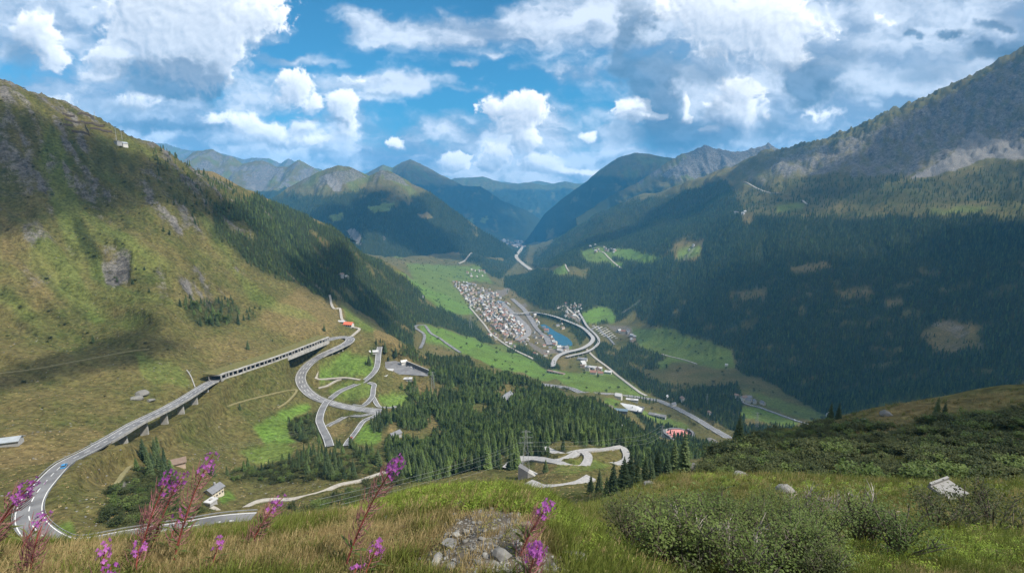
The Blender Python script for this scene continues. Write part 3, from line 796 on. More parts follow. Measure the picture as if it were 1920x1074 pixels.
def inpoly(x, y, px, py):
    m = np.zeros(x.shape, bool)
    b = (x >= px.min()) & (x <= px.max()) & (y >= py.min()) & (y <= py.max())
    xb, yb = x[b], y[b]
    r = np.zeros(xb.shape, bool)
    j = len(px) - 1
    for i in range(len(px)):
        c_ = ((py[i] > yb) != (py[j] > yb)) & (xb < (px[j] - px[i]) * (yb - py[i]) / (py[j] - py[i] + 1e-12) + px[i])
        r ^= c_
        j = i
    m[b] = r
    return m

def edge_dist(x, y, px, py, mar):
    d = np.full(x.shape, 1e9)
    b = (x >= px.min() - mar) & (x <= px.max() + mar) & (y >= py.min() - mar) & (y <= py.max() + mar)
    xb, yb = x[b], y[b]
    dd = np.full(xb.shape, 1e9)
    for i in range(len(px)):
        j = (i + 1) % len(px)
        ex, ey = px[j] - px[i], py[j] - py[i]
        t = np.clip(((xb - px[i]) * ex + (yb - py[i]) * ey) / (ex * ex + ey * ey + 1e-9), 0, 1)
        dd = np.minimum(dd, np.hypot(xb - px[i] - t * ex, yb - py[i] - t * ey))
    d[b] = dd
    return d

LAKE_PIX = [(1013, 609), (1021, 608), (1030, 613), (1042, 621), (1058, 629), (1068, 636), (1073, 643), (1072, 648), (1062, 649), (1050, 648), (1041, 642), (1032, 631), (1022, 620)]
lake_pts, lake_z = flatten(LAKE_PIX, 1700, 2800, 25, -1.0)
park_pts, park_z = flatten([(722, 678), (742, 676), (758, 682), (806, 701), (801, 705), (760, 702), (728, 702), (722, 695)], 500, 1200, 10)
GZ0 = GZ.copy()
PU, PV = project(GX, GY, GZ)
PU = np.clip(PU, -4000, 6000)
PV = np.clip(PV, -4000, 6000)

# ------------------------------------------------------------------ land cover
wu = 7 * perlin(GX / (R2 * .05 + 1), GY / (R2 * .05 + 1), 301) + 3.5 * perlin(GX / (R2 * .016 + .4), GY / (R2 * .016 + .4), 302)
wv = 6 * perlin(GX / (R2 * .05 + 1) + 9, GY / (R2 * .05 + 1), 303) + 3.0 * perlin(GX / (R2 * .016 + .4), GY / (R2 * .016 + .4) + 5, 304)
WU, WV = PU + wu, PV + wv
def area(pts, r0, r1, warp=True):
    px, py = np.array([p[0] for p in pts], float), np.array([p[1] for p in pts], float)
    return inpoly(WU if warp else PU, WV if warp else PV, px, py) & (R2 > r0) & (R2 < r1) & INVIEW

forest = np.zeros(GX.shape, np.float32)
lush = np.zeros_like(forest)
rock = np.zeros_like(forest)
dry = np.full_like(forest, .42)
shrub = np.zeros_like(forest)
dirt = np.zeros_like(forest)
scree = np.zeros_like(forest)

FOREST = [
    ([(398, 385), (400, 440), (415, 458), (475, 498), (570, 541), (640, 566), (700, 600), (740, 628), (772, 650), (778, 610), (800, 556), (720, 490), (640, 436), (490, 358), (472, 372), (440, 380)], 850, 2700, 1.0),
    ([(250, 285), (300, 360), (350, 420), (398, 450), (470, 372), (390, 320), (300, 275)], 800, 1500, .15),
    ([(350, 568), (345, 590), (375, 612), (440, 610), (447, 578), (410, 562)], 480, 900, .75),
    ([(460, 585), (455, 605), (480, 600), (478, 583)], 480, 900, .5),
    ([(740, 540), (800, 552), (802, 575), (845, 584), (890, 610), (930, 640), (905, 643), (860, 624), (800, 606), (776, 606), (774, 650), (740, 640), (700, 600)], 1000, 2700, 1.0),
    ([(688, 672), (690, 655), (715, 640), (735, 648), (760, 650), (800, 655), (850, 662), (880, 680), (940, 705), (1000, 722), (1060, 752), (1110, 752), (1180, 795), (1230, 825), (1290, 848), (1325, 850), (1250, 893), (1190, 872), (1182, 852), (1155, 838), (1100, 840), (1070, 850), (1030, 856), (985, 868), (960, 884), (900, 892), (850, 905), (780, 915), (740, 900), (722, 860), (720, 830), (690, 800), (700, 782), (745, 772), (770, 755), (742, 738), (800, 708), (808, 690), (760, 668), (720, 664)], 330, 1350, .95),
    ([(560, 815), (600, 812), (622, 826), (705, 850), (705, 890), (640, 903), (540, 895), (495, 885), (420, 902), (390, 890), (500, 872), (545, 850)], 260, 620, .34),
    ([(545, 790), (575, 775), (588, 790), (588, 805), (575, 826), (550, 815)], 380, 700, .3),
    ([(245, 870), (300, 848), (335, 885), (330, 920), (300, 905), (265, 890)], 230, 420, .6),
    ([(960, 646), (1000, 664), (1050, 684), (1052, 698), (1000, 692), (950, 662)], 1400, 2400, .9),
    ([(1008, 588), (1060, 588), (1104, 622), (1094, 642), (1060, 612)], 1800, 3000, .95),
    ([(1112, 640), (1140, 650), (1182, 690), (1250, 720), (1300, 730), (1385, 720), (1402, 760), (1400, 805), (1370, 806), (1300, 772), (1230, 742), (1160, 708), (1118, 676)], 850, 2300, .95),
    ([(1150, 672), (1180, 648), (1250, 660), (1252, 690), (1200, 690)], 1200, 2400, .95),
    ([(1380, 803), (1500, 800), (1560, 785), (1560, 760), (1590, 780), (1500, 830), (1400, 840)], 700, 1500, .9),
    ([(948, 520), (1000, 503), (1040, 512), (1050, 520), (1090, 516), (1100, 520), (1150, 540), (1205, 560), (1165, 606), (1110, 612), (1080, 592), (1000, 572), (950, 548)], 2300, 4200, 1.0),
    ([(1205, 605), (1160, 562), (1100, 520), (1110, 500), (1200, 500), (1260, 470), (1330, 420), (1400, 404), (1450, 408), (1600, 408), (1750, 402), (1960, 418), (1960, 770), (1700, 770), (1560, 790), (1520, 765), (1450, 722), (1380, 692), (1375, 655), (1300, 636), (1240, 610)], 800, 4300, .97),
    ([(1050, 445), (1120, 395), (1250, 365), (1360, 340), (1400, 404), (1330, 420), (1250, 470), (1200, 500), (1050, 500), (1000, 500), (1000, 480)], 3000, 7500, .8),
    ([(1250, 400), (1450, 340), (1560, 330), (1750, 330), (1960, 300), (1960, 420), (1750, 402), (1450, 408)], 2000, 4800, .16),
    ([(860, 480), (960, 455), (975, 490), (940, 520), (900, 505)], 3800, 9000, .8),
    ([(960, 430), (1000, 440), (990, 470), (985, 500), (965, 475)], 5000, 14000, .6),
    ([(1020, 640), (1040, 660), (1060, 655), (1050, 645)], 1600, 2400, .0),
    ([(1110, 690), (1180, 720), (1240, 755), (1190, 752), (1120, 725)], 1100, 1900, .45),
    ([(1180, 770), (1240, 790), (1310, 830), (1360, 850), (1300, 850), (1230, 815)], 600, 1250, .8),
]
for pts, r0, r1, w in FOREST:
    m = area(pts, r0, r1)
    forest[m] = np.maximum(forest[m], w)
forest *= np.where(R2 > 2500, 1, sstep(perlin(GX / 70, GY / 70, 311) + .55 * perlin(GX / 24, GY / 24, 312), np.where(R2 < 1250, -.52, -.62), np.where(R2 < 1250, -.26, -.42)))
LUSH = [
    ([(758, 493), (830, 500), (900, 498), (925, 528), (850, 528), (885, 580), (840, 588), (790, 548)], 2300, 5200, .62), ([(1030, 655), (1045, 652), (1040, 664), (1028, 664)], 1600, 2600, .8), ([(1062, 650), (1072, 650), (1070, 660), (1060, 658)], 1600, 2600, .8), ([(1000, 690), (1120, 705), (1160, 735), (1060, 722)], 1000, 2000, .75),
    ([(1092, 582), (1120, 574), (1145, 582), (1155, 600), (1150, 608), (1100, 604)], 1800, 3400, 1.0),
    ([(1130, 478), (1160, 468), (1200, 474), (1245, 480), (1212, 497), (1170, 492)], 2500, 4600, .95),
    ([(1085, 465), (1130, 462), (1140, 480), (1150, 500), (1110, 492)], 2500, 4600, .75),
    ([(1040, 508), (1062, 494), (1068, 512), (1035, 518)], 2500, 4600, .9), ([(1138, 492), (1172, 496), (1165, 506), (1140, 505)], 2500, 4600, .95),
    ([(1175, 622), (1250, 610), (1300, 635), (1372, 655), (1378, 690), (1330, 692), (1280, 680), (1262, 680), (1240, 692), (1225, 680), (1252, 668), (1200, 650)], 1100, 2500, .62),
    ([(1395, 762), (1440, 770), (1500, 792), (1482, 800), (1430, 792), (1390, 780)], 800, 1700, .75), ([(1405, 735), (1500, 760), (1550, 775), (1520, 790), (1440, 765)], 800, 1700, .45), ([(1520, 792), (1550, 800), (1500, 815)], 700, 1500, .7),
    ([(1270, 470), (1310, 460), (1312, 478), (1275, 490)], 2400, 4600, .7),
    ([(736, 502), (800, 540), (850, 560), (884, 580), (885, 590), (840, 588), (800, 560), (770, 530)], 2200, 4200, .95), ([(770, 500), (850, 512), (860, 530), (820, 530)], 2600, 4600, .6),
    ([(784, 612), (800, 608), (880, 632), (960, 662), (1030, 694), (1066, 716), (1000, 712), (930, 686), (880, 668), (826, 645), (800, 640)], 1100, 2800, .95),
    ([(795, 612), (806, 626), (820, 640), (800, 645)], 1100, 2800, .9), ([(890, 640), (960, 645), (975, 650), (950, 660)], 1500, 2800, .5),
    ([(1060, 700), (1120, 690), (1180, 722), (1240, 750), (1180, 745), (1100, 730), (1060, 722)], 1000, 2000, .65), ([(1130, 745), (1165, 755), (1150, 768), (1125, 762)], 800, 1700, .8),
    ([(1190, 765), (1240, 775), (1290, 800), (1300, 815), (1240, 795)], 800, 1600, .7),
    ([(595, 700), (600, 686), (640, 664), (690, 670), (698, 690), (690, 706), (640, 712), (597, 714)], 450, 1100, .85),
    ([(612, 730), (660, 715), (690, 718), (698, 740), (660, 755), (625, 750)], 400, 1000, .55), ([(705, 742), (760, 735), (770, 752), (740, 768), (712, 758)], 400, 1000, .8),
    ([(475, 800), (530, 770), (570, 757), (582, 765), (545, 790), (545, 815), (560, 830), (500, 828)], 300, 700, 1.0), ([(440, 850), (520, 825), (560, 838), (540, 868), (470, 868)], 260, 620, .55),
    ([(668, 815), (690, 790), (715, 800), (712, 828), (690, 835), (660, 832)], 300, 800, .9), ([(85, 990), (130, 975), (140, 1000), (100, 1010)], 100, 260, .7), ([(408, 930), (425, 918), (440, 930), (415, 945)], 200, 450, .9),
    ([(60, 400), (90, 430), (140, 500), (170, 560), (210, 600), (180, 610), (130, 560), (90, 520), (60, 470)], 400, 950, .35), ([(100, 200), (140, 350), (160, 480), (130, 480), (100, 380), (75, 300)], 500, 1200, .35),
    ([(250, 660), (340, 690), (365, 725), (290, 720), (260, 700)], 350, 800, .35), ([(400, 480), (520, 560), (600, 600), (560, 600), (470, 560)], 500, 1100, .3), ([(640, 575), (700, 585), (715, 610), (690, 625), (650, 600)], 700, 1300, .5),
    ([(1062, 860), (1130, 865), (1150, 870), (1110, 885), (1060, 890), (1030, 892)], 200, 420, .45), ([(1740, 390), (1850, 385), (1850, 398), (1740, 400)], 1800, 3200, .5), ([(1460, 385), (1515, 380), (1510, 392), (1460, 400)], 2400, 4200, .5),
    ([(640, 960), (740, 925), (850, 900), (960, 895), (1030, 915), (1090, 960), (1060, 1000), (1030, 985), (950, 960), (860, 955), (740, 965)], 2, 12, .95), ([(1050, 960), (1130, 985), (1260, 1074), (1120, 1074), (1060, 1010)], 2, 14, .55), ([(1600, 1010), (1920, 1000), (1920, 1074), (1560, 1074)], 2, 20, .5), ([(1290, 890), (1500, 905), (1920, 915), (1920, 935), (1600, 940), (1300, 915)], 20, 80, .35),
]
for pts, r0, r1, w in LUSH:
    m = area(pts, r0, r1)
    lush[m] = np.maximum(lush[m], w)
    if r0 > 300 and w > .4:
        forest[m] = 0
# clearings
for pts, r0, r1 in [([(780, 720), (800, 715), (830, 730), (815, 745), (790, 745)], 400, 1200), ([(796, 788), (808, 780), (822, 795), (806, 808)], 350, 900), ([(925, 735), (950, 715), (968, 740), (950, 755), (930, 752)], 500, 1400), ([(865, 818), (890, 805), (880, 830)], 350, 900), ([(1012, 790), (1040, 795), (1045, 806), (1020, 802)], 400, 900), ([(728, 795), (745, 790), (742, 815), (725, 815)], 350, 800), ([(640, 850), (690, 870), (720, 890), (700, 905), (640, 880)], 250, 600), ([(1720, 620), (1760, 600), (1830, 610), (1840, 650), (1780, 665), (1740, 650)], 900, 2400), ([(1480, 500), (1550, 490), (1560, 505), (1490, 515)], 1500, 3200), ([(1560, 545), (1620, 530), (1640, 550), (1580, 560)], 1400, 3000), ([(1650, 560), (1690, 555), (1700, 570), (1660, 575)], 1300, 2800), ([(1380, 545), (1440, 540), (1440, 560), (1390, 565)], 1500, 3000), ([(1385, 396), (1420, 398), (1415, 425), (1395, 420)], 2400, 4200), ([(1260, 455), (1320, 450), (1310, 490), (1265, 492)], 2400, 4600), ([(955, 610), (1075, 655), (1060, 700), (985, 640)], 1600, 2500), ([(840, 520), (950, 530), (1010, 600), (1000, 650), (930, 640), (880, 580)], 1900, 3600)]:
    m = area(pts, r0, r1)
    forest[m] *= .08
    dry[m] = np.maximum(dry[m], .75)
# dryness and rock
DRY = [
    ([(0, 400), (50, 430), (120, 520), (100, 560), (0, 520)], 400, 1000, .8), ([(0, 815), (150, 800), (200, 810), (150, 850), (60, 870), (0, 880)], 200, 500, .9), ([(560, 540), (660, 580), (640, 610), (560, 640), (480, 600)], 600, 1100, .8),
    ([(690, 600), (740, 625), (760, 650), (720, 660), (700, 640)], 700, 1200, 1.0), ([(780, 715), (830, 730), (850, 760), (800, 745)], 400, 1300, .95), ([(720, 672), (770, 660), (830, 680), (815, 700), (790, 690)], 600, 1300, .85), ([(1000, 865), (1100, 872), (1040, 895), (1000, 890)], 200, 450, .8), ([(300, 640), (500, 620), (560, 660), (420, 700)], 400, 900, .65),
    ([(600, 900), (900, 880), (1040, 950), (1060, 1074), (600, 1074)], 1, 12, .82), ([(0, 960), (640, 920), (640, 1074), (0, 1074)], 1, 12, .52), ([(1200, 880), (1420, 895), (1600, 915), (1450, 925), (1250, 905)], 20, 80, .6), ([(1560, 800), (1700, 755), (1920, 725), (1920, 760), (1720, 790), (1600, 830)], 70, 190, .75), ([(620, 790), (660, 790), (668, 800), (630, 820), (612, 815)], 400, 900, .8), ([(1600, 960), (1920, 990), (1920, 1010), (1600, 1000)], 6, 20, .6),
]
for pts, r0, r1, w in DRY:
    m = area(pts, r0, r1)
    dry[m] = np.maximum(dry[m] * .5, w)
ROCK = [
    ([(190, 460), (215, 455), (235, 490), (240, 530), (215, 540), (195, 535), (185, 500)], 450, 1000, .95), ([(215, 455), (245, 470), (240, 520)], 450, 1000, .6), ([(0, 230), (25, 240), (40, 280), (60, 320), (50, 370), (0, 380)], 500, 1200, .5), ([(30, 290), (60, 285), (70, 320), (40, 335)], 500, 1200, .8),
    ([(265, 330), (300, 380), (360, 430), (330, 430), (270, 380)], 700, 1400, .6), ([(420, 400), (520, 470), (600, 530), (640, 556), (590, 540), (480, 480), (420, 440)], 900, 1800, .45), ([(40, 420), (80, 400), (90, 440), (60, 460)], 450, 1000, .55), ([(280, 500), (310, 500), (320, 560), (300, 580)], 450, 900, .35), ([(10, 470), (60, 480), (120, 530), (60, 540)], 450, 900, .35), ([(380, 560), (400, 560), (395, 585)], 500, 900, .6),
    ([(1450, 300), (1560, 270), (1700, 210), (1960, 90), (1960, 300), (1820, 285), (1700, 330), (1560, 330), (1450, 330)], 2000, 6500, .85), ([(1380, 310), (1450, 280), (1540, 262), (1540, 330), (1420, 350)], 2800, 6500, .5), ([(1050, 440), (1300, 340), (1380, 312), (1380, 330), (1200, 400)], 4000, 8000, .3),
    ([(645, 350), (640, 440), (676, 460), (680, 430)], 2000, 6000, .0), ([(200, 930), (240, 900), (265, 930), (250, 970), (215, 975)], 180, 360, .6),
]
for pts, r0, r1, w in ROCK:
    m = area(pts, r0, r1)
    rock[m] = np.maximum(rock[m], w)
for pts, r0, r1, w in [([(1700, 335), (1780, 290), (1800, 265), (1830, 240), (1850, 262), (1930, 270), (1930, 296), (1850, 300), (1760, 325)], 2000, 4500, .95), ([(1450, 352), (1500, 338), (1560, 330), (1540, 350), (1480, 368)], 2400, 5000, .25), ([(1730, 600), (1790, 598), (1835, 630), (1800, 660), (1740, 655)], 900, 2400, .35)]:
    m = area(pts, r0, r1)
    scree[m] = np.maximum(scree[m], w)
SHRUB = [
    ([(1300, 890), (1340, 850), (1420, 825), (1560, 795), (1640, 800), (1700, 800), (1800, 790), (1930, 760), (1930, 915), (1700, 912), (1560, 905), (1400, 897)], 55, 200, .95), ([(1330, 850), (1420, 818), (1500, 808), (1560, 790), (1560, 830), (1400, 850)], 80, 200, .9),
    ([(1100, 930), (1300, 905), (1500, 915), (1620, 940), (1700, 1000), (1560, 1010), (1500, 1074), (1270, 1074), (1180, 1000)], 3.5, 46, .85),
    ([(130, 380), (150, 400), (165, 440), (195, 480), (180, 500), (150, 470), (135, 430)], 450, 1000, .9), ([(160, 350), (190, 330), (230, 380), (200, 400)], 500, 1100, .4), ([(100, 240), (180, 260), (190, 300), (120, 260)], 600, 1200, .0),
    ([(180, 985), (225, 900), (265, 875), (345, 900), (335, 950), (400, 975), (300, 1005)], 130, 420, .85), ([(420, 885), (560, 862), (700, 850), (722, 900), (560, 905), (440, 908)], 200, 600, .6), ([(640, 880), (760, 880), (800, 905), (700, 915)], 200, 500, .5), ([(542, 795), (590, 768), (604, 800), (575, 832), (550, 820)], 300, 700, .85), ([(540, 960), (700, 905), (720, 930), (600, 960)], 30, 320, .4), ([(1500, 360), (1800, 330), (1960, 300), (1960, 380), (1600, 380)], 2000, 4000, .55),
]
for pts, r0, r1, w in SHRUB:
    m = area(pts, r0, r1)
    shrub[m] = np.maximum(shrub[m], w)
for pts, r0, r1, w in [([(785, 1074), (800, 1035), (850, 985), (905, 950), (965, 960), (1010, 1000), (1040, 1040), (1080, 1074)], 1, 9, .95), ([(720, 985), (800, 950), (900, 930), (860, 990), (780, 1020)], 1, 9, .35), ([(420, 845), (410, 850)], 1, 2, 0) if False else ([(0, 0), (1, 0), (1, 1)], 1, 2, 0), ([(985, 640), (1005, 650), (1040, 655), (1062, 664), (1060, 655), (1085, 655), (1060, 668), (1000, 660)], 1600, 2700, .8), ([(1040, 575), (1060, 566), (1100, 596), (1085, 604)], 1900, 3200, .8), ([(905, 545), (960, 538), (955, 552), (915, 556)], 2400, 4200, .8), ([(940, 575), (960, 572), (1000, 610), (1030, 650), (1000, 640)], 1800, 3200, .55), ([(975, 575), (985, 572), (992, 580), (980, 584)], 1800, 3400, .9), ([(1120, 608), (1180, 615), (1190, 640), (1165, 636)], 1500, 2700, .6), ([(1118, 752), (1150, 762), (1140, 775), (1122, 770)], 800, 1700, .7)]:
    m = area(pts, r0, r1)
    dirt[m] = np.maximum(dirt[m], w)
# steep ground shows rock
dr = np.gradient(GZ, axis=0) / np.gradient(R2, axis=0)
da_ = np.gradient(GZ, axis=1) / (np.gradient(A2, axis=1) * R2)
slope = np.hypot(dr, da_)
steep = sstep(slope, .85, 1.25) * (R2 > 420) * (GZ > -160)
rn = sstep(fbm(GX / 60, GY / 60, 4, .6, 331), -.2, .35)
rock = np.maximum(rock * (.35 + .65 * rn), steep * .75 * rn)
# towards the treetops' limit the wood thins
dry = dry + up_ * (.55 * st_a + .35 * st_b)
lush = np.maximum(lush, up_ * .34 * sstep(st_b - .5 * st_a, .12, .45))
rock = np.maximum(rock, ROCKL * .8)
shrub = np.maximum(shrub, up_ * .85 * sstep(-st_a + .34 * sstep(PV, 500, 260) - .1, .10, .34) * sstep(perlin(GX / 13, GY / 13, 371), -.2, .3))
shrubn = sstep(perlin(GX / 16, GY / 16, 341) + .6 * perlin(GX / 6, GY / 6, 342), .1, .5) * leftm * .5 * (R2 < 1500)
shrub = np.maximum(shrub, shrubn)
dry = np.clip(dry + .25 * fbm(GX / (R2 * .06 + 1), GY / (R2 * .06 + 1), 4, .6, 351), 0, 1)

def blur(a, n=1):
    for _ in range(n):
        a = (a + np.roll(a, 1, 0) + np.roll(a, -1, 0) + np.roll(a, 1, 1) + np.roll(a, -1, 1)) / 5
    return a
COVER = [blur(x.astype(np.float32), 2) for x in (forest, lush, rock, dry, shrub, dirt, scree)]

# ------------------------------------------------------------------ materials
def material(name, build):
    m = bpy.data.materials.new(name)
    m.use_nodes = True
    N = NT(m.node_tree)
    b = m.node_tree.nodes['Principled BSDF']
    b.inputs['Roughness'].default_value = .85
    b.inputs['Specular IOR Level'].default_value = .25
    build(N, b)
    return m

def geo_pos(N):
    return N.node('ShaderNodeNewGeometry').outputs['Position']

def bump(N, b, h, strength, dist):
    n = N.node('ShaderNodeBump')
    n.inputs['Strength'].default_value = strength
    n.inputs['Distance'].default_value = dist
    N.put(n.inputs['Height'], h)
    N.l.new(n.outputs[0], b.inputs['Normal'])

def terrain_build(N, b):
    p = geo_pos(N)
    ca_, cb_ = N.node('ShaderNodeAttribute', attribute_name='cover_a'), N.node('ShaderNodeAttribute', attribute_name='cover_b')
    sa_, sb_ = N.node('ShaderNodeSeparateColor'), N.node('ShaderNodeSeparateColor')
    N.put(sa_.inputs[0], ca_.outputs['Color'])
    N.put(sb_.inputs[0], cb_.outputs['Color'])
    f_, l_, r_, d_ = sa_.outputs[0], sa_.outputs[1], sa_.outputs[2], ca_.outputs['Alpha']
    s_, di_, sc_, sp_ = sb_.outputs[0], sb_.outputs[1], sb_.outputs[2], cb_.outputs['Alpha']
    n_big = N.noise(p, 1 / 85, 5, .62)
    n_mid = N.noise(p, 1 / 11, 5, .65)
    n_sml = N.noise(p, 1 / 1.7, 4, .6)
    n_4 = N.noise(p, 1 / 4.2, 4, .68)
    n_tin = N.noise(p, 1 / .16, 3, .6)
    dryf = N.math('ADD', d_, N.math('ADD', N.math('MULTIPLY_ADD', n_big, 1.5, -.75), N.math('MULTIPLY_ADD', n_mid, 1.1, -.55)), clamp=True)
    green = N.mix(n_sml, (.042, .056, .014), (.082, .094, .028))
    tan = N.mix(n_sml, (.115, .088, .036), (.215, .165, .072))
    c = N.mix(dryf, green, tan)
    c = N.mix(N.smooth(n_mid, .58, .70, 0, .55), c, (.028, .038, .012))
    lc = N.mix(N.math('MULTIPLY_ADD', n_mid, .7, N.math('MULTIPLY', n_big, .3)), (.062, .140, .018), (.155, .245, .050))
    c = N.mix(N.math('MULTIPLY', l_, N.math('MULTIPLY', N.smooth(n_big, .25, .6, .45, 1), N.smooth(n_mid, .25, .55, .7, 1))), c, lc)
    sh = N.mix(n_sml, (.012, .019, .006), (.038, .048, .015))
    c = N.mix(N.math('MULTIPLY', s_, N.smooth(N.math('ADD', n_mid, n_sml), .72, 1.0, .35, 1.0)), c, sh)
    vr = N.node('ShaderNodeTexVoronoi', feature='DISTANCE_TO_EDGE')
    N.put(vr.inputs['Vector'], N.vec('ADD', p, N.vec('SCALE', N.node('ShaderNodeTexNoise').outputs['Color'], scale=1.0)))
    N.put(vr.inputs['Scale'], 1 / 6.0)
    rc = N.mix(N.smooth(N.noise(p, 1 / 22, 10, .78), .3, .7), (.035, .033, .033), (.255, .24, .22))
    rc = N.mix(N.smooth(n_mid, .5, .7, 0, .5), rc, (.09, .085, .05))
    c = N.mix(N.smooth(N.math('ADD', r_, N.math('MULTIPLY_ADD', N.math('ADD', n_mid, n_sml), .95, -.95)), .26, .58), c, rc)
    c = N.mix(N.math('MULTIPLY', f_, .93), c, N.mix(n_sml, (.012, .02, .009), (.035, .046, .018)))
    scc = N.mix(N.noise(p, 1 / 34, 8, .7), (.10, .095, .085), (.27, .255, .235))
    c = N.mix(N.smooth(N.math('ADD', sc_, N.math('MULTIPLY_ADD', n_big, .8, -.4)), .3, .6), c, scc)
    dc_ = N.mix(N.math('ADD', N.math('MULTIPLY', n_sml, .6), N.math('MULTIPLY', n_tin, .4)), (.085, .068, .048), (.24, .215, .18))
    c = N.mix(N.smooth(N.math('ADD', di_, N.math('MULTIPLY_ADD', n_sml, .5, -.25)), .3, .7), c, dc_)
    c = N.mix(.35, c, N.mix(n_tin, (0, 0, 0), c), 'MIX')
    vv_ = N.node('ShaderNodeHueSaturation')
    N.put(vv_.inputs['Color'], c)
    N.put(vv_.inputs['Value'], N.smooth(n_4, .22, .78, .45, 1.6))
    c = vv_.outputs[0]
    N.put(b.inputs['Base Color'], c)
    b.inputs['Roughness'].default_value = .95
    b.inputs['Specular IOR Level'].default_value = .08
    hh = N.math('ADD', N.math('ADD', N.math('MULTIPLY', n_mid, 2.8), N.math('MULTIPLY', n_4, 1.5)), N.math('ADD', N.math('MULTIPLY', n_sml, .5), N.math('MULTIPLY', n_tin, .035)))
    rk = N.math('MULTIPLY', N.math('MULTIPLY', N.noise(p, 1 / 40, 10, .74), 26.0), N.math('MAXIMUM', r_, N.math('MULTIPLY', sc_, .4)))
    bump(N, b, N.math('ADD', hh, rk), .8, 1.0)
MAT = {}
MAT['terrain'] = material('terrain', terrain_build)

# ------------------------------------------------------------------ terrain sheet, cut where one landform ends and the next begins
VERT = np.stack([GX, GY, GZ], -1).reshape(-1, 3)
ii = np.arange(NR - 1)[:, None] * NA + np.arange(NA - 1)[None]
QUAD = np.stack([ii, ii + NA, ii + NA + 1, ii + 1], -1)
seam = np.stack([ii[:, -1] + 1, ii[:, -1] + 1 + NA, ii[:, 0] + NA, ii[:, 0]], -1)
cov_a = np.stack([COVER[0], COVER[1], COVER[2], COVER[3]], -1).reshape(-1, 4)
cov_b = np.stack([COVER[4], COVER[5], COVER[6], np.zeros_like(COVER[0])], -1).reshape(-1, 4)
ctr = lambda a: a[:-1, :-1]
rC, aC, zC, uC, vC = ctr(R2), ctr(A2), ctr(GZ), ctr(PU), ctr(PV)
reg = np.full(rC.shape, 2)
reg[rC < 190] = 0
reg[(rC < 190) & (rC > 57) & (aC > R(12)) & (aC < R(58))] = 1
far_ = rC >= 190
reg[far_ & (zC < -455) & (rC > 1000) & (rC < 16000)] = 3
reg[far_ & (aC > R(6)) & ~((zC < -455) & (rC > 1000))] = 4
reg[far_ & (aC < R(-7)) & (zC > -190) & (rC > 330) & (rC < 4000)] = 5
def submesh(name, quads):
    idx, inv = np.unique(quads.ravel(), return_inverse=True)
    me = np_mesh(name, VERT[idx], inv.reshape(-1, 4), [MAT['terrain']], None, True)
    for an, arr in (('cover_a', cov_a), ('cover_b', cov_b)):
        at = me.attributes.new(an, 'FLOAT_COLOR', 'POINT')
        at.data.foreach_set('color', arr[idx].astype(np.float32).ravel())
    o = mobj(name, me)
    o['kind'] = 'structure'
    return o
for k, nm in enumerate(('foreground_knoll', 'shrubby_hill', 'lower_slopes', 'valley_floor', 'right_mountainside', 'left_mountainside')):
    q = QUAD[reg == k]
    if k == 2:
        q = np.concatenate([q, seam])
    submesh(nm, q)
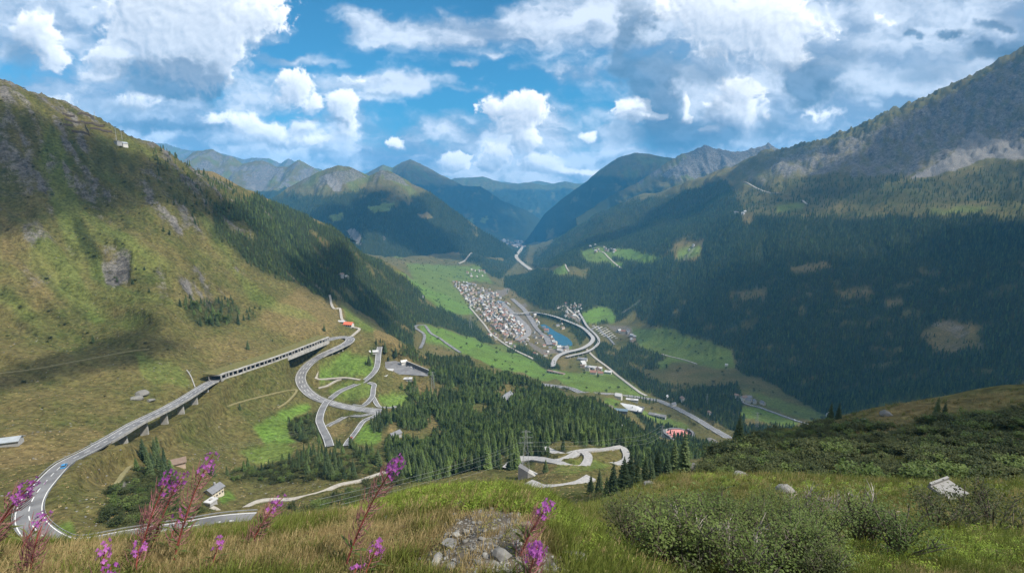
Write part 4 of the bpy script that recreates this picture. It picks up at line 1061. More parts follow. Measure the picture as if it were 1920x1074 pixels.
# ------------------------------------------------------------------ far mountains, each a ridge with its own slopes
def mountain(name, sky_pts, Yc, foot, tanf, seed, jag=2.0, tree=120.0, rocky=.3, patches=(), rows=84, du=2.0, dryv=.5, gully=.13, lean=.25, conv=.9):
    us = np.array([p[0] for p in sky_pts], float)
    vs = np.array([p[1] for p in sky_pts], float)
    Ys = np.array([p[2] if len(p) > 2 else Yc for p in sky_pts], float)
    u = np.arange(us[0], us[-1] + .1, du)
    v = np.interp(u, us, vs) + jag * fbm(u / 16.0, u * 0 + seed, 5, .62, seed)
    Y = np.interp(u, us, Ys)
    xr = (u - 960) / F
    yc = (537 - v) / F
    yr, zr = CP + yc * SP, -SP + yc * CP
    RX, RY, RZ = xr / yr * Y, Y, zr / yr * Y
    nb = 10
    s = np.concatenate([-np.linspace(1, 0, nb + 1)[:-1] ** 1.5, np.linspace(0, 1, rows) ** 1.15])
    S, _ = np.meshgrid(s, u, indexing='ij')
    H = np.maximum(RZ - foot, 60.0)
    W = H / tanf
    sf = np.clip(S, 0, 1)
    sb_ = np.clip(-S, 0, 1)
    X = RX[None] * (1 - lean * sf * W / RY) + sb_ * RX[None] * .1
    Yy = RY[None] - sf * W[None] + sb_ * 1200
    Z = RZ[None] - H[None] * (sf ** conv) - sb_ * H[None] * .8
    warp = 260 * perlin(X / 900, Yy / 900, seed + 1)
    g1_ = fbm((X + warp) / 620, Yy / 1900 + seed, 5, .56, seed + 2, 'r')
    g2_ = fbm((X + .4 * warp) / 190, Yy / 420, 4, .6, seed + 3, 'r')
    env = np.minimum(1, sf * 5) * (1 - .35 * sf)
    Z = Z + env * (gully * H[None] * g1_ + .045 * H[None] * g2_)
    n0, n1 = S.shape
    i_ = np.arange(n0 - 1)[:, None] * n1 + np.arange(n1 - 1)[None]
    quads = np.stack([i_, i_ + n1, i_ + n1 + 1, i_ + 1], -1).reshape(-1, 4)[:, ::-1]
    me = np_mesh(name, np.stack([X, Yy, Z], -1).reshape(-1, 3), quads, [MAT['terrain']], None, True)
    pu, pv = project(X, Yy, Z)
    pu = pu + 5 * perlin(X / 120, Yy / 120, seed + 7)
    pv = pv + 5 * perlin(X / 120 + 4, Yy / 120, seed + 8)
    tl = tree + 110 * fbm(X / 420, Yy / 420, 4, .6, seed + 4)
    fo = sstep(Z, tl + 30, tl - 50) * (1 - .8 * sstep(fbm(X / 260, Yy / 500, 4, .6, seed + 14), .22, .42))
    ro = rocky * sstep(Z, tl - 40, tl + 160) * sstep(fbm(X / 160, Yy / 300, 4, .6, seed + 5), -.25, .3) + .25 * sstep(np.abs(g2_), .3, .7) * rocky
    lu = .35 * sstep(fbm(X / 300, Yy / 300, 3, .5, seed + 6), .0, .4) * (1 - fo)
    sc = np.zeros_like(Z)
    dy = np.full_like(Z, dryv)
    for (cls, pts, w) in patches:
        px, py = np.array([p[0] for p in pts], float), np.array([p[1] for p in pts], float)
        m = inpoly(pu, pv, px, py) & (S >= 0)
        if cls == 'scree': sc[m] = w; fo[m] = 0
        elif cls == 'rock': ro[m] = w; fo[m] *= .1
        elif cls == 'lush': lu[m] = w; fo[m] = 0; ro[m] = 0
        elif cls == 'forest': fo[m] = w; ro[m] = 0; lu[m] = 0
        elif cls == 'dry': dy[m] = w; fo[m] = 0
    z0 = np.zeros_like(Z)
    for an, arr in (('cover_a', (fo, lu, np.clip(ro, 0, 1), dy)), ('cover_b', (z0, z0, sc, z0))):
        at = me.attributes.new(an, 'FLOAT_COLOR', 'POINT')
        at.data.foreach_set('color', np.stack(arr, -1).astype(np.float32).ravel())
    o = mobj(name, me)
    o['kind'] = 'structure'
    MTN.append((X[nb:], Yy[nb:], Z[nb:], fo[nb:]))
    return o
MTN = []
mountain('distant_mountain', [(780, 356), (830, 345), (852, 334), (884, 333), (906, 331), (925, 338), (955, 346), (993, 342), (1020, 348), (1060, 340), (1087, 346), (1140, 352), (1200, 340), (1260, 345)], 15000, -850, .40, 401, 1.2, 300, .3, dryv=.3)
mountain('farthest_mountain', [(800, 352), (900, 346), (944, 341), (975, 345), (1010, 339), (1045, 346), (1100, 343), (1180, 350)], 19000, -800, .3, 411, 1.0, 300, .2, rows=30)
mountain('blue_peak', [(600, 345), (660, 330), (690, 324), (700, 318), (719, 309), (735, 315), (754, 304), (769, 299), (789, 307), (814, 321), (846, 337), (868, 348), (900, 350), (917, 359), (944, 378), (987, 394), (1009, 408), (1030, 430), (1040, 447, 9800)], 11000, -760, .42, 421, 1.8, 320, .35,
         patches=[('lush', [(905, 408), (915, 405), (912, 418), (900, 416)], .6), ('lush', [(868, 412), (890, 410), (885, 422), (870, 420)], .6)])
mountain('blue_shoulder_mountain', [(985, 452, 8200), (1000, 432), (1020, 402), (1060, 368), (1100, 340), (1125, 318), (1160, 295), (1190, 287), (1215, 288), (1240, 294), (1290, 300), (1400, 310), (1480, 320)], 9000, -760, .52, 431, 1.5, 380, .2,
         patches=[])
mountain('rocky_peak', [(1080, 410, 6200), (1140, 370), (1200, 340), (1250, 305), (1280, 288), (1300, 283), (1320, 271), (1338, 278), (1350, 280), (1385, 286), (1410, 278), (1425, 276), (1440, 268), (1457, 279), (1500, 290), (1560, 290)], 7000, -300, .55, 441, 6.0, 150, .8, gully=.2,
         patches=[('rock', [(1240, 330), (1320, 270), (1450, 268), (1460, 300), (1380, 310), (1300, 330)], .95)])
mountain('far_left_ridge', [(180, 250), (240, 258), (260, 262), (276, 267), (310, 270), (352, 282), (400, 284), (458, 299), (472, 296), (505, 297), (525, 307), (541, 297), (555, 304), (580, 312), (640, 330)], 13500, -200, .4, 451, 3.0, 100, .7)
mountain('green_hills', [(300, 300), (343, 303), (363, 284), (399, 280), (421, 293), (433, 292), (455, 307), (491, 300), (519, 313), (540, 312), (561, 300), (600, 321), (640, 330), (700, 345)], 8200, -420, .36, 461, 2.6, 40, .75, dryv=.55, gully=.17,
         patches=[('rock', [(455, 335), (500, 312), (530, 318), (510, 338), (470, 345)], .8), ('forest', [(430, 365), (600, 350), (700, 360), (700, 420), (500, 420)], 1.0), ('scree', [(465, 350), (480, 346), (476, 358)], .8)])
mountain('slide_scar_mountain', [(500, 380, 5000), (540, 352), (597, 322), (634, 310), (659, 314), (681, 325), (692, 330), (715, 319), (731, 321), (745, 328), (776, 346), (808, 361), (841, 386), (873, 410), (906, 434), (944, 455), (965, 472, 6100), (985, 492, 6000)], 5600, -640, .5, 471, 2.0, 60, .45, rows=120, du=1.5, gully=.15,
         patches=[('scree', [(606, 330), (622, 326), (642, 345), (640, 357), (628, 362), (616, 348)], .9), ('scree', [(648, 436), (664, 428), (676, 440), (676, 458), (660, 450)], 1.0), ('lush', [(615, 405), (640, 398), (645, 408), (625, 420)], .6), ('lush', [(690, 390), (740, 378), (735, 392), (700, 402)], .65), ('dry', [(780, 402), (800, 398), (812, 410), (790, 412)], .9), ('rock', [(600, 330), (660, 315), (690, 330), (650, 345), (600, 345)], .5), ('rock', [(710, 318), (760, 335), (770, 348), (720, 335)], .5),
                  ('dry', [(820, 490), (850, 470), (862, 472), (850, 492)], .8), ('dry', [(880, 480), (940, 482), (960, 500), (900, 500)], .75), ('scree', [(716, 443), (722, 443), (719, 452)], .9), ('lush', [(730, 480), (880, 500), (880, 520), (730, 500)], .5)])
mountain('brown_alp', [(330, 345, 1800), (372, 319), (400, 322), (430, 338), (470, 362), (500, 372), (545, 402, 2100)], 2000, -320, .6, 481, 1.0, -80, .2, dryv=.85, rows=50, gully=.05)

# ------------------------------------------------------------------ the air: one box of thin blue haze round everything
def haze():
    lo_z = float(min(VERT[:, 2].min(), -1000)) - 60
    mb = MB()
    top = max(float(VERT[:, 2].max()), max(float(M_[2].max()) for M_ in MTN)) + 40.0
    mb.box((0, 0, (lo_z + top) / 2), (44000, 44000, top - lo_z))
    m = bpy.data.materials.new('haze')
    m.use_nodes = True
    nt = m.node_tree
    for n in list(nt.nodes):
        nt.nodes.remove(n)
    pv = nt.nodes.new('ShaderNodeVolumePrincipled')
    pv.inputs['Color'].default_value = HAZE_COLOR
    pv.inputs['Density'].default_value = HAZE_DENSITY
    pv.inputs['Anisotropy'].default_value = 0.0
    out = nt.nodes.new('ShaderNodeOutputMaterial')
    nt.links.new(pv.outputs[0], out.inputs['Volume'])
    o = mb.build('haze', m)
    o['kind'] = 'stuff'
    tag(o, 'thin blue haze filling the air of the whole valley', None)
    return o
HAZE_COLOR = (.09, .48, .96, 1)
HAZE_DENSITY = 5.6e-5
haze()
# ------------------------------------------------------------------ plain materials
def noisy(c1, c2, scale, rough=.85, bstr=0.0, bdist=.02, detail=5, spec=.25, rand=0.0):
    def f(N, b):
        p = geo_pos(N)
        n = N.noise(p, scale, detail, .62)
        c = N.mix(N.smooth(n, .25, .75), c1, c2)
        if rand:
            oi = N.node('ShaderNodeObjectInfo')
            h = N.node('ShaderNodeHueSaturation')
            N.put(h.inputs['Color'], c)
            N.put(h.inputs['Value'], N.math('MULTIPLY_ADD', oi.outputs['Random'], 2 * rand, 1 - rand))
            N.put(h.inputs['Hue'], N.math('MULTIPLY_ADD', oi.outputs['Random'], .03, .485))
            c = h.outputs[0]
        N.put(b.inputs['Base Color'], c)
        b.inputs['Roughness'].default_value = rough
        b.inputs['Specular IOR Level'].default_value = spec
        if bstr:
            bump(N, b, n, bstr, bdist)
    return f
MAT['asphalt'] = material('asphalt', noisy((.105, .105, .11), (.205, .205, .21), .09, .8, detail=9))
MAT['cobble'] = material('granite_setts', noisy((.22, .215, .21), (.36, .35, .34), .6, .8))
MAT['gravel'] = material('gravel', noisy((.24, .22, .19), (.38, .355, .31), .4, .9))
MAT['rail'] = material('railway_ballast', noisy((.14, .125, .12), (.30, .28, .27), .06, .9))
MAT['path'] = material('worn_path', noisy((.15, .14, .06), (.24, .21, .11), .5, .95))
MAT['marking'] = material('road_paint', noisy((.62, .62, .60), (.78, .78, .76), .8, .6))
MAT['concrete'] = material('concrete', noisy((.20, .195, .185), (.40, .39, .37), .16, .85, detail=9))
MAT['concrete_dark'] = material('weathered_concrete', noisy((.14, .14, .135), (.24, .235, .23), .22, .9))
MAT['steel'] = material('galvanised_steel', noisy((.22, .23, .24), (.34, .35, .36), .9, .5, spec=.5))
MAT['wire'] = material('power_cable', noisy((.16, .17, .17), (.24, .26, .26), .2, .4, spec=.5))

def sides(pts):
    P_ = [Vector((p.x, p.y, 0)) for p in pts]
    out = []
    for i in range(len(P_)):
        d = P_[min(i + 1, len(P_) - 1)] - P_[max(i - 1, 0)]
        if d.length < 1e-6: d = Vector((0, 1, 0))
        d.normalize()
        out.append(Vector((d.y, -d.x, 0)))     # to the right of travel
    return out

def ribbon(name, pts, width, mat, zoff=.1, parent=None, skirt=.6, off=0.0, kind='structure'):
    sd_ = sides(pts)
    hw = width / 2
    v, f = [], []
    for p, s in zip(pts, sd_):
        q = p + s * off + Vector((0, 0, zoff))
        v += [q - s * hw - Vector((0, 0, skirt)), q - s * hw, q + s * hw, q + s * hw - Vector((0, 0, skirt))]
    n = len(pts)
    for i in range(n - 1):
        a, b = i * 4, i * 4 + 4
        for k in range(3):
            f.append((a + k, b + k, b + k + 1, a + k + 1)[::-1])
    o = mobj(name, np_mesh(name, v, f, [mat]), parent)
    if kind and parent is None: o['kind'] = kind
    return o

def dashes(name, pts, length, gap, width, off, zoff, parent, mat):
    """Broken centre line: short painted strips along a road."""
    sd_ = sides(pts)
    acc = [0.0]
    for i in range(1, len(pts)):
        acc.append(acc[-1] + (pts[i] - pts[i - 1]).length)
    acc = np.array(acc)
    C_ = np.array([tuple(p) for p in pts])
    S_ = np.array([tuple(s) for s in sd_])
    def at(d):
        return Vector([np.interp(d, acc, C_[:, k]) for k in range(3)]), Vector([np.interp(d, acc, S_[:, k]) for k in range(3)])
    v, f = [], []
    d = gap
    while d + length < acc[-1]:
        for e in (d, d + length):
            p, s = at(e)
            p = p + s * off + Vector((0, 0, zoff))
            v += [p - s * width / 2, p + s * width / 2]
        n = len(v)
        f.append((n - 4, n - 3, n - 1, n - 2))
        d += length + gap
    if f:
        o = mobj(name, np_mesh(name, v, f, [mat]), parent)
        o['kind'] = 'stuff'

# ------------------------------------------------------------------ the pass road, its markings, viaduct and gallery
pr = ribbon('pass_road', pass_c, 9.0, MAT['asphalt'], .12)
for o_ in (-3.9, 3.9):
    ribbon('edge_line', pass_c, .28, MAT['marking'], .135, pr, .01, o_)
dashes('centre_line_dashes', pass_c, 6.0, 6.0, .32, 0, .137, pr, MAT['marking'])
lr = ribbon('loop_road', loop_c, 13.0, MAT['asphalt'], .12)
for o_ in (-5.9, 5.9):
    ribbon('edge_line', loop_c, .28, MAT['marking'], .135, lr, .01, o_)
for o_ in (-1.9, 1.9):
    dashes('lane_line_dashes', loop_c, 6.0, 7.0, .34, o_, .137, lr, MAT['marking'])
for nm, (pix, wd, mt, r0, st_, r1) in ROADS.items():
    c0 = road_pts[nm]
    rmn = np.mean([math.hypot(p.x, p.y) for p in c0])
    o = ribbon(nm, c0, wd, MAT[mt], .22 + rmn * .0003, None, (3.0 if mt == 'cobble' else .8) + rmn * .001)
    if mt == 'asphalt' and rmn < 1300:
        for o_ in (-wd / 2 + .5, wd / 2 - .5):
            ribbon('edge_line', c0, .3, MAT['marking'], .24 + rmn * .0003, o, .01, o_)
    if nm in ('railway_yard', 'motorway_approach'):
        for q in range(4):
            ribbon('track' if nm == 'railway_yard' else 'carriageway', c0, 2.6, MAT['concrete_dark'] if nm == 'railway_yard' else MAT['asphalt'], .6 + rmn * .0003, o, .3, -9 + 6 * q)
    if nm == 'motorway':
        ribbon('central_barrier', c0, .8, MAT['concrete'], .9, o, .8, 0)

for rd, cc, hw_ in ((pr, pass_c, 4.75), (lr, loop_c, 6.75)):
    for s_ in (-1, 1):
        ribbon('guard_rail', cc, .12, MAT['steel'], .95, rd, .38, s_ * hw_)
def bridge(name, pts, width, label, cat, piers, ground_dz=0.0, group=None, depth=1.5, walls=True, deckmat='concrete', pier_w=(1.6, 5.0)):
    mid = pts[len(pts) // 2]
    root = empty(name, (mid.x, mid.y, ground(mid.x, mid.y)))
    tag(root, label, cat, group)
    L = [p - Vector(root.location) for p in pts]
    sd_ = sides(pts)
    v, f = [], []
    prof = [(-width / 2, 0), (width / 2, 0), (width / 2, -.45), (width * .28, -depth), (-width * .28, -depth), (-width / 2, -.45)]
    for p, s in zip(L, sd_):
        for (a, b) in prof:
            v.append(p + s * a + Vector((0, 0, b)))
    k = len(prof)
    for i in range(len(L) - 1):
        for j in range(k):
            f.append((i * k + j, i * k + (j + 1) % k, i * k + k + (j + 1) % k, i * k + k + j)[::-1])
    f.append(tuple(range(k)))
    f.append(tuple((len(L) - 1) * k + j for j in range(k))[::-1])
    mobj('deck', np_mesh('deck', v, f, [MAT[deckmat]]), root)
    if walls:
        for s_ in (-1, 1):
            v, f = [], []
            for p, s in zip(L, sd_):
                e = p + s * (s_ * (width / 2 + .18))
                for (a, b) in ((-.16, -.6), (.16, -.6), (.16, .95), (-.16, .95)):
                    v.append(e + s * a + Vector((0, 0, b)))
            for i in range(len(L) - 1):
                for j in range(4):
                    f.append((i * 4 + j, i * 4 + (j + 1) % 4, i * 4 + 4 + (j + 1) % 4, i * 4 + 4 + j)[::-1])
            f.append((0, 1, 2, 3))
            f.append(tuple((len(L) - 1) * 4 + j for j in (3, 2, 1, 0)))
            mobj('parapet', np_mesh('parapet', v, f, [MAT['concrete']]), root)
    for t in piers:
        i = int(t * (len(pts) - 1))
        p = pts[i]
        g = ground(p.x, p.y) - 1.5
        h = p.z - depth - g
        if h < 1.2: continue
        s = sd_[i]
        mb = MB()
        ang = math.atan2(s.y, s.x)
        a, b = pier_w[1] / 2, pier_w[0] / 2
        co, si = math.cos(ang), math.sin(ang)
        pl = p - Vector(root.location)
        base = []
        for (zz, kx, ky) in ((g - root.location.z, 1.15, 1.35), (p.z - depth + .1 - root.location.z, 1.0, 1.0)):
            for (x, y) in ((-a, -b), (a, -b), (a, b), (-a, b)):
                X_, Y_ = x * kx, y * ky
                base.append((pl.x + X_ * co - Y_ * si, pl.y + X_ * si + Y_ * co, zz))
        mb.poly(base, [(3, 2, 1, 0), (4, 5, 6, 7), (0, 1, 5, 4), (1, 2, 6, 5), (2, 3, 7, 6), (3, 0, 4, 7)])
        mb.build('pier', MAT['concrete'], root)
    return root
bridge('road_viaduct', pass_c[vi0:vi1 + 1], 10.0, 'long concrete viaduct on slab piers carrying the pass road across the meadow', 'viaduct', [.16, .31, .46, .61, .76, .90], pier_w=(1.6, 4.4), depth=1.6)
bridge('hairpin_bridge', loop_c[li0 - 2:li1 + 1], 13.4, 'short curved concrete bridge at the upper hairpin of the loop road', 'bridge', [.25, .5, .75], pier_w=(1.6, 6.0), depth=1.5)
for nm, lab in (('motorway_viaduct', 'wide curving motorway viaduct sweeping round the blue reservoir'), ('slip_viaduct', 'narrower curving viaduct just outside the motorway one by the interchange')):
    pts = via_pts[nm]
    wd = VIADUCTS[nm][1]
    b_ = bridge(nm, pts, wd, lab, 'viaduct', np.linspace(.03, .97, 26), depth=2.0, pier_w=(2.2, 5.5), walls=True)
    v, f = [], []
    for p, s in zip(pts, sides(pts)):
        q = p - Vector(b_.location) + Vector((0, 0, .06))
        v += [q - s * (wd / 2 - .3), q + s * (wd / 2 - .3)]
    for i in range(len(pts) - 1):
        f.append((i * 2, i * 2 + 1, i * 2 + 3, i * 2 + 2))
    mobj('carriageway', np_mesh('carriageway', v, f, [MAT['cobble']]), b_)

def gallery():
    pts = pass_c[vi1 + 1:]
    pts = pts[:-2]
    sd_ = sides(pts)
    # the open side looks down into the valley (to the right of the photograph)
    s_ = 1 if sd_[len(sd_) // 2].x > 0 else -1
    mid = pts[len(pts) // 2]
    root = empty('avalanche_gallery', (mid.x, mid.y, mid.z))
    tag(root, 'long concrete avalanche gallery with a row of open bays along the hillside', 'gallery')
    o0 = Vector(root.location)
    def strip(name, prof, mat):
        v, f = [], []
        k = len(prof)
        for p, s in zip(pts, sd_):
            for (a, b) in prof:
                v.append(p - o0 + s * (s_ * a) + Vector((0, 0, b)))
        for i in range(len(pts) - 1):
            for j in range(k):
                q = (i * k + j, i * k + (j + 1) % k, i * k + k + (j + 1) % k, i * k + k + j)
                f.append(q if s_ < 0 else q[::-1])
        f.append(tuple(range(k)))
        f.append(tuple((len(pts) - 1) * k + j for j in range(k))[::-1])
        mobj(name, np_mesh(name, v, f, [mat]), root)
    strip('roof', [(-6.6, 5.4), (6.9, 5.1), (6.9, 6.0), (-6.6, 6.9)], MAT['concrete'])
    strip('back_wall', [(-6.4, -1), (-5.8, -1), (-5.8, 5.42), (-6.4, 5.42)], MAT['concrete_dark'])
    v, f = [], []
    for p, s in zip(pts, sd_):
        e = p + s * (s_ * 7.2)
        low = max(-4.5, min(-1.5, ground(e.x, e.y) - 1.2 - p.z))
        for (a, b) in ((5.6, low), (7.1, low), (6.7, 1.0), (5.8, 1.0)):
            v.append(p - o0 + s * (s_ * a) + Vector((0, 0, b)))
    for i in range(len(pts) - 1):
        for j in range(4):
            q = (i * 4 + j, i * 4 + (j + 1) % 4, i * 4 + 4 + (j + 1) % 4, i * 4 + 4 + j)
            f.append(q if s_ < 0 else q[::-1])
    mobj('sill', np_mesh('sill', v, f, [MAT['concrete']]), root)
    acc = [0.0]
    for i in range(1, len(pts)):
        acc.append(acc[-1] + (pts[i] - pts[i - 1]).length)
    n = int(acc[-1] / 8.0)
    proto = None
    for k in range(n + 1):
        d = acc[-1] * k / n
        i = min(int(np.searchsorted(acc, d)), len(pts) - 1)
        p, s = pts[i], sd_[i]
        if proto is None:
            mb = MB()
            mb.box((0, 0, 2.2), (1.0, 1.5, 6.4))
            proto = mb.mesh('column', MAT['concrete'])
        c = mobj('column', proto, root, p - o0 + s * (s_ * 6.2) - Vector((0, 0, .1)))
        c.rotation_euler = (0, 0, math.atan2(s.y, s.x))
    # turf laid over the uphill edge of the roof
    strip('turf_cover', [(-11.5, 4.6), (4.2, 6.1), (4.0, 6.45), (-11.5, 7.9)], MAT['turf'])
MAT['turf'] = material('turf', noisy((.07, .08, .02), (.15, .125, .05), .3, .95))
gallery()

# ------------------------------------------------------------------ water, parking, air strip
def flat_sheet(name, pts, mat, z, th=.0, kind='structure'):
    v = [(p.x, p.y, z) for p in pts]
    n = len(v)
    o = mobj(name, np_mesh(name, v, [tuple(range(n))] if _ccw(pts) else [tuple(range(n))[::-1]], [mat]))
    o['kind'] = kind
    return o
def _ccw(pts):
    return sum(pts[i].x * pts[(i + 1) % len(pts)].y - pts[(i + 1) % len(pts)].x * pts[i].y for i in range(len(pts))) > 0
def water_build(N, b):
    N.put(b.inputs['Base Color'], (.010, .070, .105, 1))
    b.inputs['Roughness'].default_value = .12
    b.inputs['IOR'].default_value = 1.33
    b.inputs['Specular IOR Level'].default_value = .35
    bump(N, b, N.noise(geo_pos(N), .5, 3, .5), .1, .2)
MAT['water'] = material('lake_water', water_build)
flat_sheet('lake', catmull(lake_pts + [lake_pts[0]], 12)[:-1], MAT['water'], lake_z)
flat_sheet('car_park', park_pts, MAT['asphalt'], park_z + .12)
rw = [hit(u, v, 6000, 14000) for (u, v) in ((939, 441), (943, 441), (949, 455), (944, 455))]
flat_sheet('airstrip', rw, MAT['concrete'], max(p.z for p in rw) + 6)
# ------------------------------------------------------------------ conifers
def needle_build(c1, c2):
    def f(N, b):
        oi = N.node('ShaderNodeObjectInfo')
        p = geo_pos(N)
        n = N.noise(p, .7, 3, .6)
        c = N.mix(N.math('ADD', N.math('MULTIPLY', oi.outputs['Random'], .75), N.math('MULTIPLY', n, .35)), c1, c2)
        N.put(b.inputs['Base Color'], c)
        b.inputs['Roughness'].default_value = .75
        b.inputs['Specular IOR Level'].default_value = .2
    return f
MAT['needle'] = material('spruce_needles', needle_build((.012, .028, .015), (.072, .100, .034)))
MAT['larch'] = material('larch_needles', needle_build((.040, .070, .020), (.10, .145, .040)))
MAT['bark'] = material('bark', noisy((.05, .04, .03), (.12, .095, .075), 3.0, .95))
MAT['leaf_dark'] = material('broad_leaves', needle_build((.022, .045, .012), (.075, .11, .026)))

def crown_mesh(name, h, r, layers, seg, seed, mat, start=.10):
    """A tapering crown of drooping, ragged branch whorls."""
    rn_ = random.Random(seed)
    v, f = [], []
    for i in range(layers):
        t = i / (layers - 1)
        z = h * (start + (1 - start) * t ** .92)
        rad = r * ((1 - t) ** .78 * .93 + .05) * rn_.uniform(.82, 1.12)
        dz = h * (1 - start) / layers * rn_.uniform(1.5, 2.1)
        n0 = len(v)
        ox, oy = rn_.uniform(-.05, .05) * r, rn_.uniform(-.05, .05) * r
        v.append((ox, oy, min(z + dz, h * 1.02) if i < layers - 1 else h))
        a0 = rn_.uniform(0, 6.28)
        m = seg * 2
        for k in range(m):
            a = a0 + 2 * math.pi * k / m
            q = rad * (rn_.uniform(.85, 1.18) if k % 2 == 0 else rn_.uniform(.42, .62))
            zz = z - (rn_.uniform(.10, .22) * rad if k % 2 == 0 else rn_.uniform(-.12, .04) * rad)
            v.append((ox + q * math.cos(a), oy + q * math.sin(a), zz))
        for k in range(m):
            f.append((n0, n0 + 1 + k, n0 + 1 + (k + 1) % m))
    return np_mesh(name, v, f, [mat])

def spray_crown(name, h, r, layers, per, seed, mat, start=.08):
    """A closer crown: every branch is a drooping spray of twigs."""
    rn_ = random.Random(seed)
    v, f = [], []
    for i in range(layers):
        t = i / (layers - 1)
        z0 = h * (start + (1 - start) * t)
        rad = r * ((1 - t) ** .8 * .95 + .04)
        nb = max(4, int(per * (1 - .5 * t)))
        a0 = rn_.uniform(0, 6.28)
        for k in range(nb):
            a = a0 + 2 * math.pi * (k + rn_.uniform(-.3, .3)) / nb
            L = rad * rn_.uniform(.72, 1.15)
            z = z0 + rn_.uniform(-.4, .4) * h / layers
            dr = rn_.uniform(.12, .34) + .25 * (1 - t)
            ca_, sa_ = math.cos(a), math.sin(a)
            n0 = len(v)
            wd = L * rn_.uniform(.20, .30) + .12
            mid = .55
            tilt = rn_.uniform(-.3, .3)
            def P_(d, s, zz):
                return (ca_ * d - sa_ * s, sa_ * d + ca_ * s, zz)
            v += [P_(0, 0, z + .18 * L), P_(L * mid, wd, z - dr * L * .25 - .22 * wd + tilt * wd), P_(L * mid, -wd, z - dr * L * .25 - .22 * wd - tilt * wd), P_(L, 0, z - dr * L * .55), P_(L * mid, 0, z + .03 * L), P_(L * .8, wd * .9, z - dr * L * .55 - .3 * wd), P_(L * .8, -wd * .9, z - dr * L * .55 - .3 * wd)]
            f += [(n0, n0 + 1, n0 + 4), (n0, n0 + 4, n0 + 2), (n0 + 4, n0 + 1, n0 + 5), (n0 + 4, n0 + 5, n0 + 3), (n0 + 4, n0 + 3, n0 + 6), (n0 + 4, n0 + 6, n0 + 2)]
    n0 = len(v)
    v += [(0.06 * r, 0, h * .96), (-.03 * r, .05 * r, h * .96), (-.03 * r, -.05 * r, h * .96), (0, 0, h * 1.04)]
    f += [(n0, n0 + 1, n0 + 3), (n0 + 1, n0 + 2, n0 + 3), (n0 + 2, n0, n0 + 3)]
    return np_mesh(name, v, f, [mat])

def trunk_mesh(name, h, r0, top=.9, n=6):
    mb = MB()
    mb.tube([(0, 0, -1.0), (0, 0, h * .3), (0, 0, h * top)], [r0, r0 * .7, r0 * .12], n)
    return mb.mesh(name, MAT['bark'])

# stock for the woods (unit: metres, 20 m trees)
far_stock, mid_stock = [], []
for k in range(5):
    m = MAT['larch'] if k == 4 else MAT['needle']
    me = crown_mesh('conifer_far', 20 * (1 + .1 * (k - 2) / 2), 3.1 + .25 * (k % 3), 6, 5, 900 + k, m, .06)
    far_stock.append(bpy.data.objects.new('conifer_far', me))
for k in range(6):
    m = MAT['larch'] if k >= 4 else MAT['needle']
    me = crown_mesh('conifer_mid', (19, 20, 17, 21, 17, 19)[k], (3.3, 3.9, 4.4, 3.6, 4.6, 4.0)[k], (13, 14, 11, 15, 10, 11)[k], (7, 8, 7, 8, 8, 7)[k], 930 + k, m, (.05, .02, .08, .1, .04, .12)[k])
    mid_stock.append(bpy.data.objects.new('conifer_mid', me))
near_crowns = [(spray_crown('crown', 18 + 1.2 * k, (3.3, 3.9, 4.3, 3.6, 4.4, 4.0)[k], 26, 11, 960 + k, MAT['needle'] if k < 4 else MAT['larch']), trunk_mesh('trunk', 18 + 1.2 * k, .32)) for k in range(6)]

def stock_collection(name, obs):
    c = bpy.data.collections.new(name)
    for o in obs:
        c.objects.link(o)
    return c

def scatter(name, pts, scl, rot, var, coll, tilt=None):
    """One object of kind stuff: an instance of the stock at every point."""
    me = bpy.data.meshes.new(name)
    me.vertices.add(len(pts))
    me.vertices.foreach_set('co', np.asarray(pts, np.float32).ravel())
    a = me.attributes.new('scl', 'FLOAT_VECTOR', 'POINT')
    a.data.foreach_set('vector', np.asarray(scl, np.float32).ravel())
    a = me.attributes.new('rot', 'FLOAT_VECTOR', 'POINT')
    rv = np.zeros((len(pts), 3), np.float32)
    rv[:, 2] = rot
    if tilt is not None:
        rv[:, :2] = tilt
    a.data.foreach_set('vector', rv.ravel())
    a = me.attributes.new('var', 'INT', 'POINT')
    a.data.foreach_set('value', np.asarray(var, np.int32))
    o = mobj(name, me)
    ng = bpy.data.node_groups.new(name + '_scatter', 'GeometryNodeTree')
    ng.interface.new_socket('Geometry', in_out='INPUT', socket_type='NodeSocketGeometry')
    ng.interface.new_socket('Geometry', in_out='OUTPUT', socket_type='NodeSocketGeometry')
    N = ng.nodes
    gi, go = N.new('NodeGroupInput'), N.new('NodeGroupOutput')
    ip = N.new('GeometryNodeInstanceOnPoints')
    ci = N.new('GeometryNodeCollectionInfo')
    ci.inputs['Collection'].default_value = coll
    ci.inputs['Separate Children'].default_value = True
    ci.inputs['Reset Children'].default_value = True
    def attr(nm, t):
        n = N.new('GeometryNodeInputNamedAttribute')
        n.data_type = t
        n.inputs['Name'].default_value = nm
        return n.outputs[0]
    L = ng.links.new
    L(gi.outputs[0], ip.inputs['Points'])
    L(ci.outputs[0], ip.inputs['Instance'])
    ip.inputs['Pick Instance'].default_value = True
    L(attr('var', 'INT'), ip.inputs['Instance Index'])
    L(attr('rot', 'FLOAT_VECTOR'), ip.inputs['Rotation'])
    L(attr('scl', 'FLOAT_VECTOR'), ip.inputs['Scale'])
    L(ip.outputs[0], go.inputs[0])
    md = o.modifiers.new('scatter', 'NODES')
    md.node_group = ng
    o['kind'] = 'stuff'
    return o

far_coll = stock_collection('conifer_far_stock', far_stock)
mid_coll = stock_collection('conifer_mid_stock', mid_stock)

